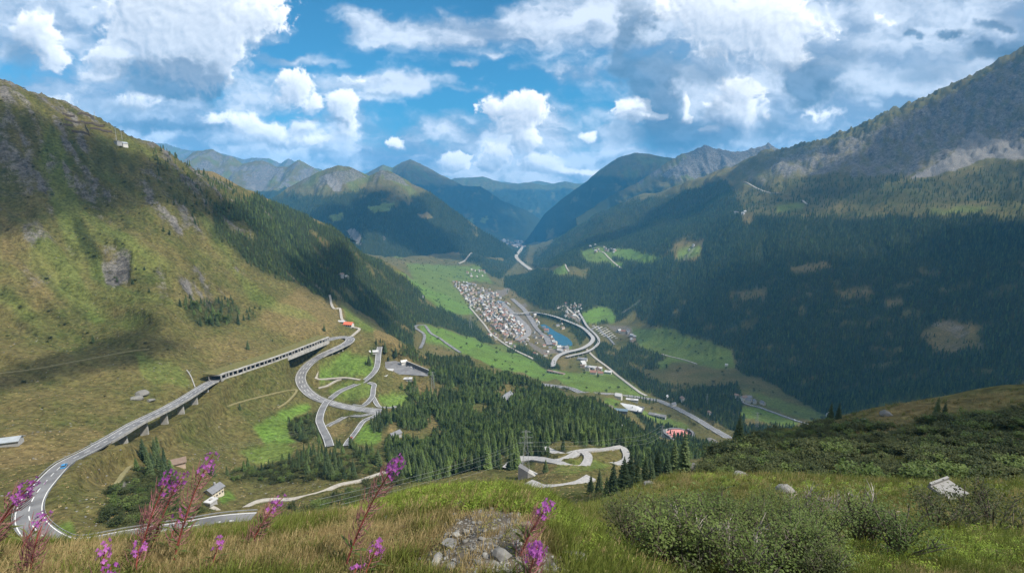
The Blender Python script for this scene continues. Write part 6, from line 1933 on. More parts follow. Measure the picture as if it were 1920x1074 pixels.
# ---------------------------------------------------------------- fireweed
def bez(a, b, c_, t):
    return a * (1 - t) ** 2 + b * 2 * t * (1 - t) + c_ * t * t
def fireweed(ut, vt, ub, vb, Y, label, flowers=26, pods=70, seed=0, size=1.0):
    rn_ = random.Random(seed)
    top = at_y(ut, vt, Y)
    b0 = at_y(ub, vb, Y * .97)
    base = Vector((b0.x, b0.y, ground(b0.x, b0.y)))
    root = empty('fireweed', base)
    tag(root, label, 'flower', 'fireweed along the near edge')
    T = top - base
    M = T * .5 + Vector((-.04, .03, .10)) * T.length
    P_ = lambda t: bez(Vector((0, 0, -.05)), M, T, t)
    L = T.length
    mb = MB()
    mb.tube([P_(t) for t in np.linspace(0, 1, 12)], list(np.linspace(.0052, .0016, 12) * size), 5)
    mb.build('stem', MAT['fw_stem'], root)
    def frame(t):
        d = (P_(min(t + .02, 1)) - P_(max(t - .02, 0))).normalized()
        s = d.cross(Vector((.2, .9, .1))).normalized()
        return d, s, d.cross(s)
    span = min(.62, .42 / L)         # pods take the part below the flowers
    f0 = 1 - min(.3, .115 * size / L)
    mb = MB()
    for k in range(pods):
        t = f0 - span * (k / pods) ** 1.0
        d, s, q = frame(t)
        a = rn_.uniform(0, 6.28)
        o = (s * math.cos(a) + q * math.sin(a))
        ln = rn_.uniform(.05, .10) * size
        p0_ = P_(t)
        up = rn_.uniform(.9, 1.7)
        e = p0_ + (d * up + o).normalized() * ln
        mid = p0_ + (d * .5 * up + o).normalized() * ln * .5
        mb.tube([p0_, mid, e], [.0009 * size, .0017 * size, .0007 * size], 3, cap=False)
    if pods: mb.build('seed_pods', MAT['pod'], root)
    fl, fi, n0 = [], [], 0
    for k in range(flowers):
        t = f0 + (1 - f0) * (k / max(flowers - 1, 1)) * .96
        d, s, q = frame(t)
        a = k * 2.4 + rn_.uniform(-.3, .3)
        o = (s * math.cos(a) + q * math.sin(a))
        c = P_(t) + o * rn_.uniform(.012, .036) * size + d * rn_.uniform(-.01, .02)
        nrm = (o + d * .2).normalized()
        e1 = nrm.cross(Vector((0, 0, 1))).normalized()
        e2 = nrm.cross(e1)
        sz = rn_.uniform(.008, .013) * size * (1.05 - .55 * max(0, (k / max(flowers, 1) - .6)))
        for j in range(4):
            b_ = j * math.pi / 2 + rn_.uniform(-.2, .2)
            ax = e1 * math.cos(b_) + e2 * math.sin(b_)
            pr_ = nrm.cross(ax)
            n0 = len(fl)
            cup = nrm * sz * .3
            fl += [c, c + ax * sz * .6 + pr_ * sz * .45 + cup * .5, c + ax * sz * 1.15 + cup, c + ax * sz * .6 - pr_ * sz * .45 + cup * .5]
            fi.append((n0, n0 + 1, n0 + 2, n0 + 3))
    if flowers: mobj('flower_head', np_mesh('flower_head', fl, fi, [MAT['petal']]), root)
    lv, lf = [], []
    for k in range(16):
        t = rn_.uniform(.02, .45)
        d, s, q = frame(t)
        a = rn_.uniform(0, 6.28)
        o = (s * math.cos(a) + q * math.sin(a) + d * .5).normalized()
        ln = rn_.uniform(.06, .11) * size
        w = o.cross(d).normalized() * ln * .10
        p0_ = P_(t)
        n0 = len(lv)
        lv += [p0_, p0_ + o * ln * .45 + w, p0_ + o * ln - Vector((0, 0, ln * .25)), p0_ + o * ln * .45 - w]
        lf.append((n0, n0 + 1, n0 + 2, n0 + 3))
    mobj('leaves', np_mesh('leaves', lv, lf, [MAT['fw_leaf']]), root)
FW = [(752, 858, 640, 1085, 2.3, 'tall fireweed spike with magenta tip, right of the lower road bends', 30, 110, 1.1), (400, 852, 322, 1095, 2.4, 'tallest fireweed of the left group, leaning right with a magenta tip', 26, 110, 1.1), (322, 884, 268, 1105, 2.6, 'fireweed with magenta tip, left of the tallest one', 20, 90, 1.1), (348, 885, 284, 1098, 2.65, 'fireweed close behind, its magenta tip beside the tallest', 18, 80, 1.0), (66, 902, -55, 1085, 2.3, 'fireweed with a full magenta head at the far left edge by the road bend', 34, 90, 1.25), (90, 962, 40, 1100, 2.7, 'shorter fireweed with a faded head inside the road bend', 18, 20, 1.1), (531, 932, 466, 1080, 2.7, 'bushy fireweed with a magenta tuft in the middle of the left grass', 18, 110, 1.1),
      (198, 1020, 188, 1120, 2.0, 'low fireweed flower at the bottom left of the grass', 16, 8, 1.0), (208, 1062, 205, 1140, 1.9, 'fireweed flower at the very bottom of the left grass', 14, 4, 1.0), (342, 958, 318, 1100, 2.7, 'small fireweed flower between the tall left spikes', 12, 16, 1.0), (414, 1012, 398, 1115, 2.3, 'small pale fireweed flower low right of the tallest left spike', 12, 6, .9), (262, 1022, 255, 1115, 2.2, 'low fireweed flower under the left spikes', 14, 10, 1.0), (1033, 942, 968, 1125, 2.2, 'fireweed with a bright magenta head right of the stony patch', 30, 90, 1.0), (1008, 1022, 985, 1150, 1.9, 'fireweed with a broad magenta head in front of the stony patch', 34, 60, 1.15), (714, 1018, 676, 1100, 2.2, 'short fireweed flower beside the tall spike', 20, 30, 1.0), (672, 1058, 652, 1120, 2.1, 'low fireweed flower at the bottom left of the tall spike', 10, 8, .9), (78, 985, 55, 1120, 2.2, 'fireweed gone to seed at the lower left, without flowers', 0, 110, 1.1), (20, 960, -70, 1100, 2.2, 'seeded fireweed stalks at the left edge', 0, 110, 1.15), (300, 930, 262, 1110, 2.4, 'seeded fireweed stalk among the left spikes', 0, 90, 1.05)]
for i, (ut, vt, ub, vb, Y, lab, nf, npod, sz) in enumerate(FW):
    fireweed(ut, vt, ub, vb, Y, lab, nf, npod, 500 + i, sz)

# ---------------------------------------------------------------- stones
def stone_mesh(seed, flat_=.5):
    rn_ = random.Random(seed)
    import bmesh
    bm = bmesh.new()
    bmesh.ops.create_icosphere(bm, subdivisions=2, radius=1)
    ax = [Vector((rn_.uniform(-1, 1), rn_.uniform(-1, 1), rn_.uniform(-1, 1))).normalized() for _ in range(7)]
    cut = [rn_.uniform(.45, .85) for _ in ax]
    for v in bm.verts:
        for a, c in zip(ax, cut):
            d = v.co.dot(a)
            if d > c:
                v.co -= a * (d - c)
        v.co *= rn_.uniform(.97, 1.03)
        v.co.z *= flat_
    me = bpy.data.meshes.new('stone')
    bm.to_mesh(me)
    bm.free()
    me.materials.append(MAT['stone'])
    return me
stones = [stone_mesh(700 + k, random.Random(k).uniform(.35, .65)) for k in range(8)]
def stone(u, v, wpx, label, group=None, rmin=1.2, rmax=60, mat=None, name='stone'):
    p = hit(u, v, rmin, rmax)
    d = p.length
    s = wpx / F * d / 2 * (.75 if d < 8 else 1)
    o = mobj(name, stones[random.randrange(8)], None, p + Vector((0, 0, s * .12)))
    o.scale = (s * random.uniform(.9, 1.15), s * random.uniform(.65, 1.0), s * random.uniform(.8, 1.2))
    o.rotation_euler = (random.uniform(-.2, .2), random.uniform(-.2, .2), random.uniform(0, 6.28))
    tag(o, label, 'stone', group)
    return o
for (u, v, w, lab) in [(940, 1043, 58, 'flat blue-green stone in the stony patch'), (845, 1022, 46, 'pale flat stone left of the blue-green one'), (820, 1052, 44, 'long narrow stone at the left of the stony patch'), (848, 1062, 34, 'grey stone at the bottom of the stony patch'), (985, 985, 40, 'grey rock half under the grass above the stony patch'), (1075, 1045, 70, 'broad sloping rock right of the broad magenta head'), (870, 950, 54, 'grey rock at the foot of the crest grass'), (1050, 960, 30, 'rock beside the fireweed right of the stones'), (730, 972, 30, 'dark rock in the dry grass left of the stones'), (855, 1005, 30, 'squarish pale stone at the top of the stony patch'), (972, 1020, 24, 'small white stone near the upper right of the stones'), (1040, 1065, 26, 'stone at the foot of the broad magenta head')]:
    stone(u, v, w, lab)
grs = np.random.default_rng(3)
for k in range(34):
    u, v = grs.normal(905, 72), grs.uniform(970, 1074)
    stone(u, v, grs.uniform(7, 17), 'small loose pebble lying in the stony patch', 'pebbles in the stony patch')
for (u, v, w, lab, r0) in [(1216, 911, 26, 'pale boulder on the edge of the grassy mound', 20), (1335, 826, 26, 'pale boulder at the left end of the shrubby hill', 60), (1660, 779, 22, 'pale boulder on the crest of the shrubby hill', 80), (1300, 884, 40, 'dark outcrop at the left foot of the shrubby hill', 50), (1388, 893, 30, 'pale rubble on the grassy mound', 20), (1480, 928, 44, 'grey flat rock beside the round mound', 10), (1622, 792, 16, 'small boulder left of the crest boulder', 80), (268, 740, 22, 'grey boulder in the meadow uphill of the viaduct', 170), (256, 748, 20, 'second grey boulder uphill of the viaduct', 170), (283, 752, 16, 'small boulder right of the two uphill of the viaduct', 170)]:
    o = stone(u, v, w, lab, None, r0, 900)
# loose gravel of the stony patch
g = np.random.default_rng(68)
n = 1000
uq, vq = g.normal(915, 75, n), g.uniform(955, 1085, n)
gp = [hit(a_, b_, 1.2, 9) for a_, b_ in zip(uq, vq)]
x, y = np.array([q.x for q in gp]), np.array([q.y for q in gp])
z = gsample(GZ, x, y)
m = gsample(COVER[5], x, y) > .12
s = g.uniform(.003, .011, n) * (1 + 1.2 * (g.uniform(0, 1, n) > .93))
gv_coll = stock_collection('gravel_stock', [bpy.data.objects.new('gravel_%d' % k, stones[k + 4]) for k in range(4)])
o = scatter('loose_gravel', np.stack([x, y, z + s * .2], -1)[m], np.stack([s, s * .8, s], -1)[m], g.uniform(0, 6.28, m.sum()), g.integers(0, 4, m.sum()), gv_coll)
tag(o, 'loose gravel of the bare stony patch', 'gravel')
# a pale slab set in the turf
def slab():
    p = hit(1776, 938, 12, 60) + Vector((0, 0, .42))
    root = empty('concrete_slab', p, .35)
    tag(root, 'pale tilted concrete slab set into the turf on the right', 'slab')
    d = p.length
    k = d / F
    mb = MB()
    mb.box((0, 0, .12), (38 * k, 26 * k, .16))
    o = mb.build('slab', MAT['concrete_dark'], root)
    o.rotation_euler = (R(14), R(-4), 0)
    mb = MB()
    mb.box((0, 14.6 * k, .2), (38 * k, 3 * k, .30))
    o = mb.build('rim', MAT['concrete_dark'], root)
    o.rotation_euler = (R(14), R(-4), 0)
slab()

# ---------------------------------------------------------------- tussocks and stones over the middle slopes
tk_stock = []
for k in range(4):
    o = leafy('tussock', 16, .8, .42, .75, MAT[('grass_olive', 'grass_green', 'grass_dry', 'shrub_leaf_dark')[k]], 810 + k)
    o.name = 'tussock_%d' % k
    tk_stock.append(o)
tk_coll = stock_collection('tussock_stock', tk_stock)
def tussocks(name, label, n, r0, r1, seed, smul):
    g = np.random.default_rng(seed)
    a = g.uniform(R(-49), R(20), n)
    r = np.exp(g.uniform(math.log(r0), math.log(r1), n))
    x, y = r * np.sin(a), r * np.cos(a)
    z = gsample(GZ, x, y)
    fo, lu, ro, dy, sh = (gsample(COVER[k], x, y) for k in (0, 1, 2, 3, 4))
    cl = perlin(x / 18, y / 18, 5) + .6 * perlin(x / 5, y / 5, 6)
    m = seen(x, y, z, 1) & (fo < .4) & (ro < .6) & (g.uniform(0, 1, n) < np.clip(.55 + .6 * cl, .05, 1) * (1 - .75 * (lu > .5)))
    x, y, z, r, dy = x[m], y[m], z[m], r[m], dy[m]
    m = clear_of_roads(x, y, 1.5)
    x, y, z, r, dy = x[m], y[m], z[m], r[m], dy[m]
    w = dy + g.uniform(-.35, .35, len(x))
    var = np.where(w > .62, 2, np.where(w > .3, 0, np.where(g.uniform(0, 1, len(x)) < .35, 3, 1)))
    s = smul * (r / 300.0) ** .5 * g.uniform(.35, 1.1, len(x))
    o = scatter(name, np.stack([x, y, z - .05], -1), np.stack([s, s, s * .8], -1), g.uniform(0, 6.28, len(x)), var, tk_coll)
    tag(o, label, 'grass')
tussocks('meadow_tussocks', 'tufts of coarse grass over the meadows and the left slope', 42000, 150, 1150, 66, .85)
st_coll = stock_collection('slope_stone_stock', [bpy.data.objects.new('slope_stone_%d' % k, stones[k]) for k in range(4)])
g = np.random.default_rng(67)
a = g.uniform(R(-49), R(-12), 2600)
r = np.exp(g.uniform(math.log(190), math.log(950), 2600))
x, y = r * np.sin(a), r * np.cos(a)
z = gsample(GZ, x, y)
m = seen(x, y, z, 1) & (gsample(COVER[0], x, y) < .3) & (perlin(x / 40, y / 40, 8) > .05)
m[m] &= clear_of_roads(x[m], y[m], 2)
s = g.uniform(.25, .9, m.sum()) ** 1.5 * (r[m] / 300) ** .4
o = scatter('slope_stones', np.stack([x, y, z], -1)[m], np.stack([s, s * .8, s * .8], -1), g.uniform(0, 6.28, m.sum()), g.integers(0, 4, m.sum()), st_coll)
tag(o, 'pale stones strewn over the left slope', 'stones')
# ------------------------------------------------------------------ houses
def plain(name, c, rough=.8, spec=.25, var=.12):
    a = tuple(x * (1 - var) for x in c)
    b = tuple(min(1, x * (1 + var)) for x in c)
    MAT[name] = material(name, noisy(a, b, .5, rough, spec=spec))
    return MAT[name]
for nm, c in (('white_render', (.50, .49, .46)), ('cream_render', (.50, .45, .37)), ('pink_render', (.40, .31, .25)), ('grey_render', (.30, .30, .30)), ('timber', (.22, .13, .07)), ('slate_roof', (.16, .165, .18)), ('brown_roof', (.17, .125, .10)), ('red_roof', (.23, .12, .09)), ('pale_roof', (.42, .42, .42)), ('bright_red_roof', (.55, .14, .08)), ('terracotta_disc', (.50, .21, .19)), ('metal_sheet', (.28, .31, .34)), ('tarp', (.40, .41, .42)), ('blue_roof', (.11, .16, .20)), ('dark_timber', (.075, .06, .05)), ('dark_stone', (.13, .13, .135))):
    plain(nm, c)
MAT['window'] = material('window_glass', lambda N, b: (N.put(b.inputs['Base Color'], (.03, .035, .04, 1)), setattr(b.inputs['Roughness'], 'default_value', .15)))

def house_mesh(name, L, W, H, rh, wall, roof, over=.5):
    """A small house as one mesh: walls, gables and an overhanging gabled roof."""
    mb = MB()
    a, b = L / 2, W / 2
    mb.poly([(-a, -b, -3), (a, -b, -3), (a, b, -3), (-a, b, -3), (-a, -b, H), (a, -b, H), (a, b, H), (-a, b, H), (-a, 0, H + rh), (a, 0, H + rh)],
            [(0, 1, 5, 4), (2, 3, 7, 6), (1, 2, 6, 9, 5), (3, 0, 4, 8, 7)], 0)
    o, e = over, over * rh / b
    for s in (-1, 1):
        p = [(-a - o, s * (b + o), H - e), (a + o, s * (b + o), H - e), (a + o, 0, H + rh + .05), (-a - o, 0, H + rh + .05)]
        q = [(x, y, z + .35) for (x, y, z) in p]
        mb.poly(p + q, [(0, 1, 2, 3), (4, 7, 6, 5), (0, 4, 5, 1), (1, 5, 6, 2), (3, 2, 6, 7), (0, 3, 7, 4)] if s > 0 else [(3, 2, 1, 0), (5, 6, 7, 4), (1, 5, 4, 0), (2, 6, 5, 1), (7, 6, 2, 3), (4, 7, 3, 0)], 1)
    return mb.mesh(name, [wall, roof])
HK = []
for wi, (wall, wl) in enumerate((('white_render', 'white walled'), ('cream_render', 'cream walled'), ('pink_render', 'pinkish'), ('grey_render', 'grey walled'))):
    for (roof, rl) in (('slate_roof', 'a slate roof'), ('brown_roof', 'a brown roof'), ('pale_roof', 'a pale roof'), ('red_roof', 'a reddish roof')):
        if wl == 'grey walled' and rl == 'a reddish roof': continue
        L, W, H, rh = random.uniform(11, 16), random.uniform(8.5, 11), random.uniform(5.5, 9.5), random.uniform(2.4, 4)
        HK.append((house_mesh('house', L, W, H, rh, MAT[wall], MAT[roof]), wl, rl))
gh = np.random.default_rng(91)
def houses(poly, n, place, group, r0, r1, smin=.8, smax=1.2, kinds=None, spacing=13.0, ang=None):
    px, py = np.array([p[0] for p in poly], float), np.array([p[1] for p in poly], float)
    done, tries = [], 0
    while len(done) < n and tries < n * 40:
        tries += 1
        u, v = gh.uniform(px.min(), px.max()), gh.uniform(py.min(), py.max())
        if not inpoly(np.array([u]), np.array([v]), px, py)[0]: continue
        p = hit(u, v, r0, r1)
        if any((p - q).length < spacing for q in done): continue
        if not clear_of_roads(np.array([p.x]), np.array([p.y]), 5)[0]: continue
        done.append(p)
        k = int(gh.integers(0, len(HK))) if kinds is None else int(gh.choice(kinds))
        me, wl, rl = HK[k]
        o = mobj('house', me, None, p)
        s = gh.uniform(smin, smax)
        o.scale = (s, s, s * gh.uniform(.85, 1.2))
        o.rotation_euler = (0, 0, (ang if ang is not None else gh.uniform(0, 3.1)) + gh.normal() * .25)
        tag(o, '%s house with %s %s' % (wl, rl, place), 'house', group)
houses([(925, 572), (950, 568), (972, 594), (992, 620), (988, 645), (950, 632), (922, 612), (905, 590)], 125, 'in the dense old town beside the railway', 'houses of the old town', 1800, 3200, .85, 1.25, None, 11.5, .8)
houses([(846, 527), (880, 530), (925, 545), (945, 565), (930, 580), (905, 592), (880, 572), (860, 548)], 62, 'in the upper town below the green meadows', 'houses of the upper town', 2200, 4000, .95, 1.35, None, 17, .6)
houses([(905, 606), (925, 622), (950, 640), (975, 656), (968, 660), (930, 640), (905, 618)], 12, 'along the lower road out of town', 'houses along the lower town road', 1600, 3000)
houses([(874, 508), (900, 503), (918, 512), (905, 521), (880, 520)], 12, 'in the hamlet above the town', 'houses of the hamlet above the town', 2600, 5000, .9, 1.3, None, 20)
houses([(1098, 466), (1115, 460), (1150, 466), (1156, 474), (1120, 474)], 14, 'in the village on the green plateau', 'houses of the plateau village', 2600, 4800, 1.0, 1.5, None, 24)
houses([(1050, 570), (1062, 567), (1092, 592), (1086, 602), (1066, 592)], 10, 'in the works yard under the forested hill', 'houses by the works yard', 1900, 3300, .9, 1.4)
houses([(1145, 608), (1165, 612), (1192, 632), (1186, 646), (1165, 630)], 8, 'beside the motorway interchange', 'houses by the interchange', 1500, 2700, .9, 1.5)
houses([(1080, 676), (1105, 680), (1140, 700), (1125, 706), (1090, 694)], 8, 'on the fields below the viaduct', 'houses below the viaduct', 1300, 2200, .9, 1.6, None, 22)
houses([(940, 458), (985, 452), (980, 466), (960, 466)], 10, 'in the far village at the valley end', 'houses of the far village', 6500, 12000, 2.0, 3.2, None, 60)
houses([(985, 585), (1000, 590), (1022, 618), (1045, 648), (1030, 650), (1005, 622)], 10, 'between the railway yard and the reservoir', 'buildings between yard and reservoir', 1700, 3000, .9, 1.5, None, 18)
houses([(1030, 655), (1060, 652), (1065, 665), (1040, 668)], 5, 'on the construction site by the reservoir', 'site buildings by the reservoir', 1600, 2500, 1.0, 1.6)
houses([(1378, 744), (1402, 748), (1418, 756), (1400, 760)], 5, 'beside the road in the right valley', 'houses in the right valley', 800, 1700, .8, 1.1, [0, 1, 2], 12)
houses([(1372, 398), (1400, 399), (1410, 404), (1376, 404)], 4, 'at the lift station on the far right slope', 'houses at the lift station', 2000, 4200, 1.2, 1.8, [0, 2])
houses([(755, 553), (800, 560), (795, 568), (760, 562)], 0, '', '', 1800, 3000)
for (u, v, k, s, lab, r0, r1) in ((1262, 762, 0, 1.0, 'white house right of the motorway in the trees', 900, 1800), (1280, 752, 1, 1.2, 'grey roofed house among trees beyond the motorway', 900, 1900), (1250, 748, 2, 1.1, 'pale barn above the motorway', 900, 1900), (1330, 778, 1, .9, 'lone house in the clearing beyond the motorway', 900, 1700), (1553, 782, 2, 1.0, 'pale hut at the edge of the right valley meadow', 700, 1700), (1430, 758, 0, .8, 'small white hut by the right valley road', 800, 1600), (1160, 747, 2, 1.4, 'long pale hall above the tarpaulin heap', 900, 1900), (1362, 686, 2, .8, 'small hut at the end of the big meadow', 1100, 2300), (640, 520, 13, 1.2, 'red roofed chalet in a clearing of the left forest', 1000, 2400), (650, 522, 2, 1.0, 'pale chalet in a clearing of the left forest', 1000, 2400), (793, 558, 0, .9, 'white hut on the meadow left of the town', 1800, 3400), (1300, 462, 0, 1.3, 'white chalet in the ropeway clearing', 2200, 4500), (1292, 470, 2, 1.2, 'pale chalet below the white one in the ropeway clearing', 2200, 4500)):
    p = hit(u, v, r0, r1)
    me, wl, rl = HK[k if k < len(HK) else 3]
    o = mobj('house', me, None, p)
    o.scale = (s, s, s)
    o.rotation_euler = (0, 0, gh.uniform(0, 3))
    tag(o, lab, 'house')

# the rest of the roofs, too close-set and small to tell apart
g = np.random.default_rng(96)
uq, vq = np.concatenate([g.uniform(848, 1000, 620), g.uniform(1060, 1090, 24), g.uniform(938, 985, 60), g.uniform(1000, 1060, 40)]), np.concatenate([g.uniform(526, 650, 620), g.uniform(570, 600, 24), g.uniform(448, 466, 60), g.uniform(600, 668, 40)])
tp = [hit(a_, b_, 1600, 12000) for a_, b_ in zip(uq, vq)]
tin = inpoly(uq, vq, np.array([846, 880, 925, 955, 992, 990, 950, 905, 860.]), np.array([527, 530, 545, 570, 618, 648, 635, 600, 548.])) | (uq > 1000) | (vq < 470)
tin &= ~inpoly(uq, vq, np.array([1008., 1078, 1078, 1030]), np.array([604., 625, 655, 650]))
xq, yq, zq = (np.array([q[k] for q in tp])[tin] for k in range(3))
okq = clear_of_roads(xq, yq, 6)
h_coll = stock_collection('house_stock', [bpy.data.objects.new('roof_%02d' % k, HK[k][0]) for k in range(8)])
sq = g.uniform(.75, 1.2, okq.sum()) * np.where(np.hypot(xq, yq)[okq] > 6000, 2.4, 1)
o = scatter('crowded_houses', np.stack([xq, yq, zq], -1)[okq], np.stack([sq, sq, sq * .9], -1), .8 + g.normal(0, .35, okq.sum()) + 1.57 * g.integers(0, 2, okq.sum()), g.integers(0, 8, okq.sum()), h_coll)
tag(o, 'close-set small houses filling the gaps of the town', 'houses')
# trees in the gardens of the town
g = np.random.default_rng(95)
uq, vq = g.uniform(850, 1000, 900), g.uniform(526, 650, 900)
tp = [hit(a_, b_, 1800, 4000) for a_, b_ in zip(uq, vq)]
tin = inpoly(uq, vq, np.array([846, 880, 925, 955, 995, 990, 950, 905, 860.]), np.array([527, 530, 545, 570, 620, 648, 635, 600, 548.]))
xq, yq, zq = (np.array([q[k] for q in tp])[tin] for k in range(3))
okq = clear_of_roads(xq, yq, 4)
town_stock = stock_collection('garden_tree_stock', [bpy.data.objects.new('garden_tree_%d' % k, sh_objs[k].data) for k in range(4)])
sq = g.uniform(2.4, 4.6, okq.sum())
o = scatter('garden_trees', np.stack([xq, yq, zq], -1)[okq], np.stack([sq, sq, sq * 1.3], -1), g.uniform(0, 6.28, okq.sum()), g.integers(0, 4, okq.sum()), town_stock)
tag(o, 'garden trees between the houses of the town', 'trees')
# hedgerow trees dotted over the valley meadows
x, y, g = jitter_grid(-1900, 1300, 900, 5200, 24, 97)
fo, lu = gsample(COVER[0], x, y), gsample(COVER[1], x, y)
z = gsample(GZ, x, y)
line = sstep(np.abs(perlin(x / 130, y / 130, 43)), .07, .02)
m = (np.abs(np.arctan2(x, y)) < R(40)) & (z < -250) & (fo < .2) & (g.uniform(0, 1, len(x)) < .05 + .5 * line) & (gsample(COVER[5], x, y) < .4)
x, y, z = x[m], y[m], z[m]
m = seen(x, y, z, 6) & clear_of_roads(x, y, 4)
m &= ~inpoly(x, y, np.array([q.x for q in lake_pts]), np.array([q.y for q in lake_pts]))
x, y, z = x[m], y[m], z[m]
sq = g.uniform(1.6, 5.0, len(x))
o = scatter('meadow_trees', np.stack([x, y, z - .3], -1), np.stack([sq, sq, sq * 1.25], -1), g.uniform(0, 6.28, len(x)), g.integers(0, 4, len(x)), town_stock)
tag(o, 'trees and hedges dotted over the valley meadows', 'trees')
# larger buildings, with their parts
def frame_at(u, v, r0, r1, yaw):
    p = hit(u, v, r0, r1)
    return p, empty
def hall(name, label, cat, p, yaw, L, W, H, wall, roof, flat=True, rh=3.0, windows=0, rows=1, chimney=False):
    root = empty(name, p, yaw)
    tag(root, label, cat)
    mb = MB()
    mb.box((0, 0, H / 2 - 1), (L, W, H + 2))
    w = mb.build('wall', MAT[wall], root)
    if flat:
        mb = MB()
        mb.box((0, 0, H + .35), (L + 1.0, W + 1.0, .7))
        r_ = mb.build('roof', MAT[roof], root)
        mb = MB()
        mb.box((0, 0, .6), (L * .3, W * .3, 1.0))
        mb.build('roof_box', MAT['concrete'], r_, loc=(0, 0, H + .3))
    else:
        mb = MB()
        a, b, o, e = L / 2, W / 2, .8, .8 * rh / (W / 2)
        mb.poly([(-a, -b, H), (a, -b, H), (a, b, H), (-a, b, H), (-a, 0, H + rh - .1), (a, 0, H + rh - .1)], [(3, 0, 4), (1, 2, 5)])
        mb.build('gable', MAT[wall], root)
        for s in (-1, 1):
            mb = MB()
            q = [(-a - o, s * (b + o), H - e), (a + o, s * (b + o), H - e), (a + o, 0, H + rh), (-a - o, 0, H + rh)]
            t = [(x, y, z + .4) for x, y, z in q]
            mb.poly(q + t, [(3, 2, 1, 0), (4, 5, 6, 7), (0, 1, 5, 4), (1, 2, 6, 5), (2, 3, 7, 6), (3, 0, 4, 7)])
            mb.build('roof_slope', MAT[roof], root)
        if chimney:
            mb = MB()
            mb.box((0, 0, 0), (1.0, 1.0, 3.0))
            mb.build('chimney', MAT['grey_render'], root, loc=(L * .2, W * .15, H + rh))
    if windows:
        mb = MB()
        mb.box((0, 0, 0), (L / windows * .5, .2, H / rows * .42))
        wm = mb.mesh('window', MAT['window'])
        for side in (-1, 1):
            for rr_ in range(rows):
                for k in range(windows):
                    mobj('window', wm, root, ((k + .5) / windows * L - L / 2, side * (W / 2 + .06), H * (rr_ + .55) / rows))
    return root
p = hit(717, 702, 500, 1100)
hall('inn', 'long flat-roofed building with a tan front beside the car park', 'building', Vector((p.x + 1, p.y + 16, park_z)), R(83), 32, 13, 9, 'cream_render', 'pale_roof', True, windows=8, rows=2)
p = hit(701, 662, 500, 1200)
hall('shed', 'pale open shed at the meadow edge behind the long building', 'shed', p, .2, 13, 7, 3, 'white_render', 'pale_roof', False, 1.6)
p = hit(757, 683, 500, 1200)
hall('hut', 'white hut with a dark doorway at the end of the retaining wall', 'hut', Vector((p.x, p.y, park_z)), .5, 9, 8, 5, 'white_render', 'white_render', False, 2.0)
p = hit(765, 713, 400, 1000)
hall('bunker_hut', 'low pale stone hut on the meadow below the car park', 'hut', p, .1, 12, 7, 3, 'grey_render', 'pale_roof', True)
p = hit(946, 752, 500, 1300)
hall('barracks', 'long grey-roofed building in the forest clearing', 'building', p, R(62), 34, 12, 6, 'grey_render', 'slate_roof', False, 4, 8)
p = hit(741, 818, 350, 800)
hall('cabin', 'small grey-roofed cabin at the edge of the wood', 'cabin', p, .9, 12, 7, 3.5, 'grey_render', 'slate_roof', False, 2.2)
p = hit(654, 612, 500, 1300)
hall('farmhouse', 'white farmhouse with a bright red roof above the upper hairpin', 'house', p, -.2, 15, 9, 4.5, 'white_render', 'bright_red_roof', False, 3.2, 4)
p = hit(641, 605, 500, 1300)
hall('farm_shed', 'pale farm shed beside the red roofed farmhouse', 'shed', p, -.2, 12, 6, 2.5, 'grey_render', 'pale_roof', False, 1.4)
p = hit(402, 928, 180, 420)
hall('villa', 'cream house with a grey roof behind the flower spikes', 'house', p, R(75), 9, 6.5, 4.4, 'cream_render', 'slate_roof', False, 1.9, 4, 2, True)
p = hit(396, 945, 180, 420)
hall('annex', 'small grey outbuilding below the cream house', 'shed', p, R(75), 5, 4, 2.2, 'grey_render', 'pale_roof', True)
p = hit(10, 834, 170, 520)
hall('metal_shed', 'pale blue metal-roofed shed at the left edge of the meadow', 'shed', p, R(20), 16, 7, 3.2, 'grey_render', 'metal_sheet', False, 1.6)
p = hit(335, 872, 170, 500)
hall('stone_hut', 'reddish stone hut in the copse by the flower spikes', 'hut', p, .6, 8, 6, 3, 'pink_render', 'brown_roof', False, 2)
for (u, v, yaw, L, W, H, wl, rf, lab, r0, r1) in ((1112, 692, -.35, 60, 18, 8, 'grey_render', 'pale_roof', 'long grey factory hall below the motorway viaduct', 1200, 2300), (1092, 676, -.35, 34, 20, 8, 'white_render', 'slate_roof', 'square hall left of the long factory hall', 1200, 2300), (1140, 700, -.35, 22, 16, 7, 'white_render', 'pale_roof', 'white hall right of the long factory hall', 1200, 2300), (938, 568, -.7, 52, 26, 9, 'grey_render', 'blue_roof', 'large blue-grey roofed hall beside the railway yard', 1900, 3500), (1042, 700, -.6, 60, 12, 5, 'grey_render', 'brown_roof', 'long low shed row under the green fields', 1100, 2300), (1185, 752, -.25, 30, 10, 5, 'white_render', 'pale_roof', 'low white hall beside the motorway', 900, 1900), (1232, 782, -.5, 40, 14, 6, 'grey_render', 'dark_stone', 'dark flat-roofed hall left of the round red-roofed building', 800, 1600)):
    p = hit(u, v, r0, r1)
    hall('factory_hall', lab, 'building', p, yaw, L, W, H, wl, rf, True, windows=6)
# rows of parked lorries and containers by the interchange
for r_ in range(4):
    for k in range(7):
        p = hit(1112 + 7.5 * r_ + 3.4 * k, 612 + 1.2 * r_ + 3.2 * k, 1500, 2800)
        root = empty('lorry', p + Vector((0, 0, .2)), R(38))
        tag(root, 'white lorry parked in the rows beside the interchange', 'lorry', 'lorries parked by the interchange')
        mb = MB(); mb.box((0, 0, 2.4), (13, 2.6, 3.0)); mb.build('trailer', MAT['white_render' if (r_ + k) % 3 else 'grey_render'], root)
        mb = MB(); mb.box((8.2, 0, 1.7), (2.4, 2.5, 2.9)); mb.build('cab', MAT['white_render'], root)
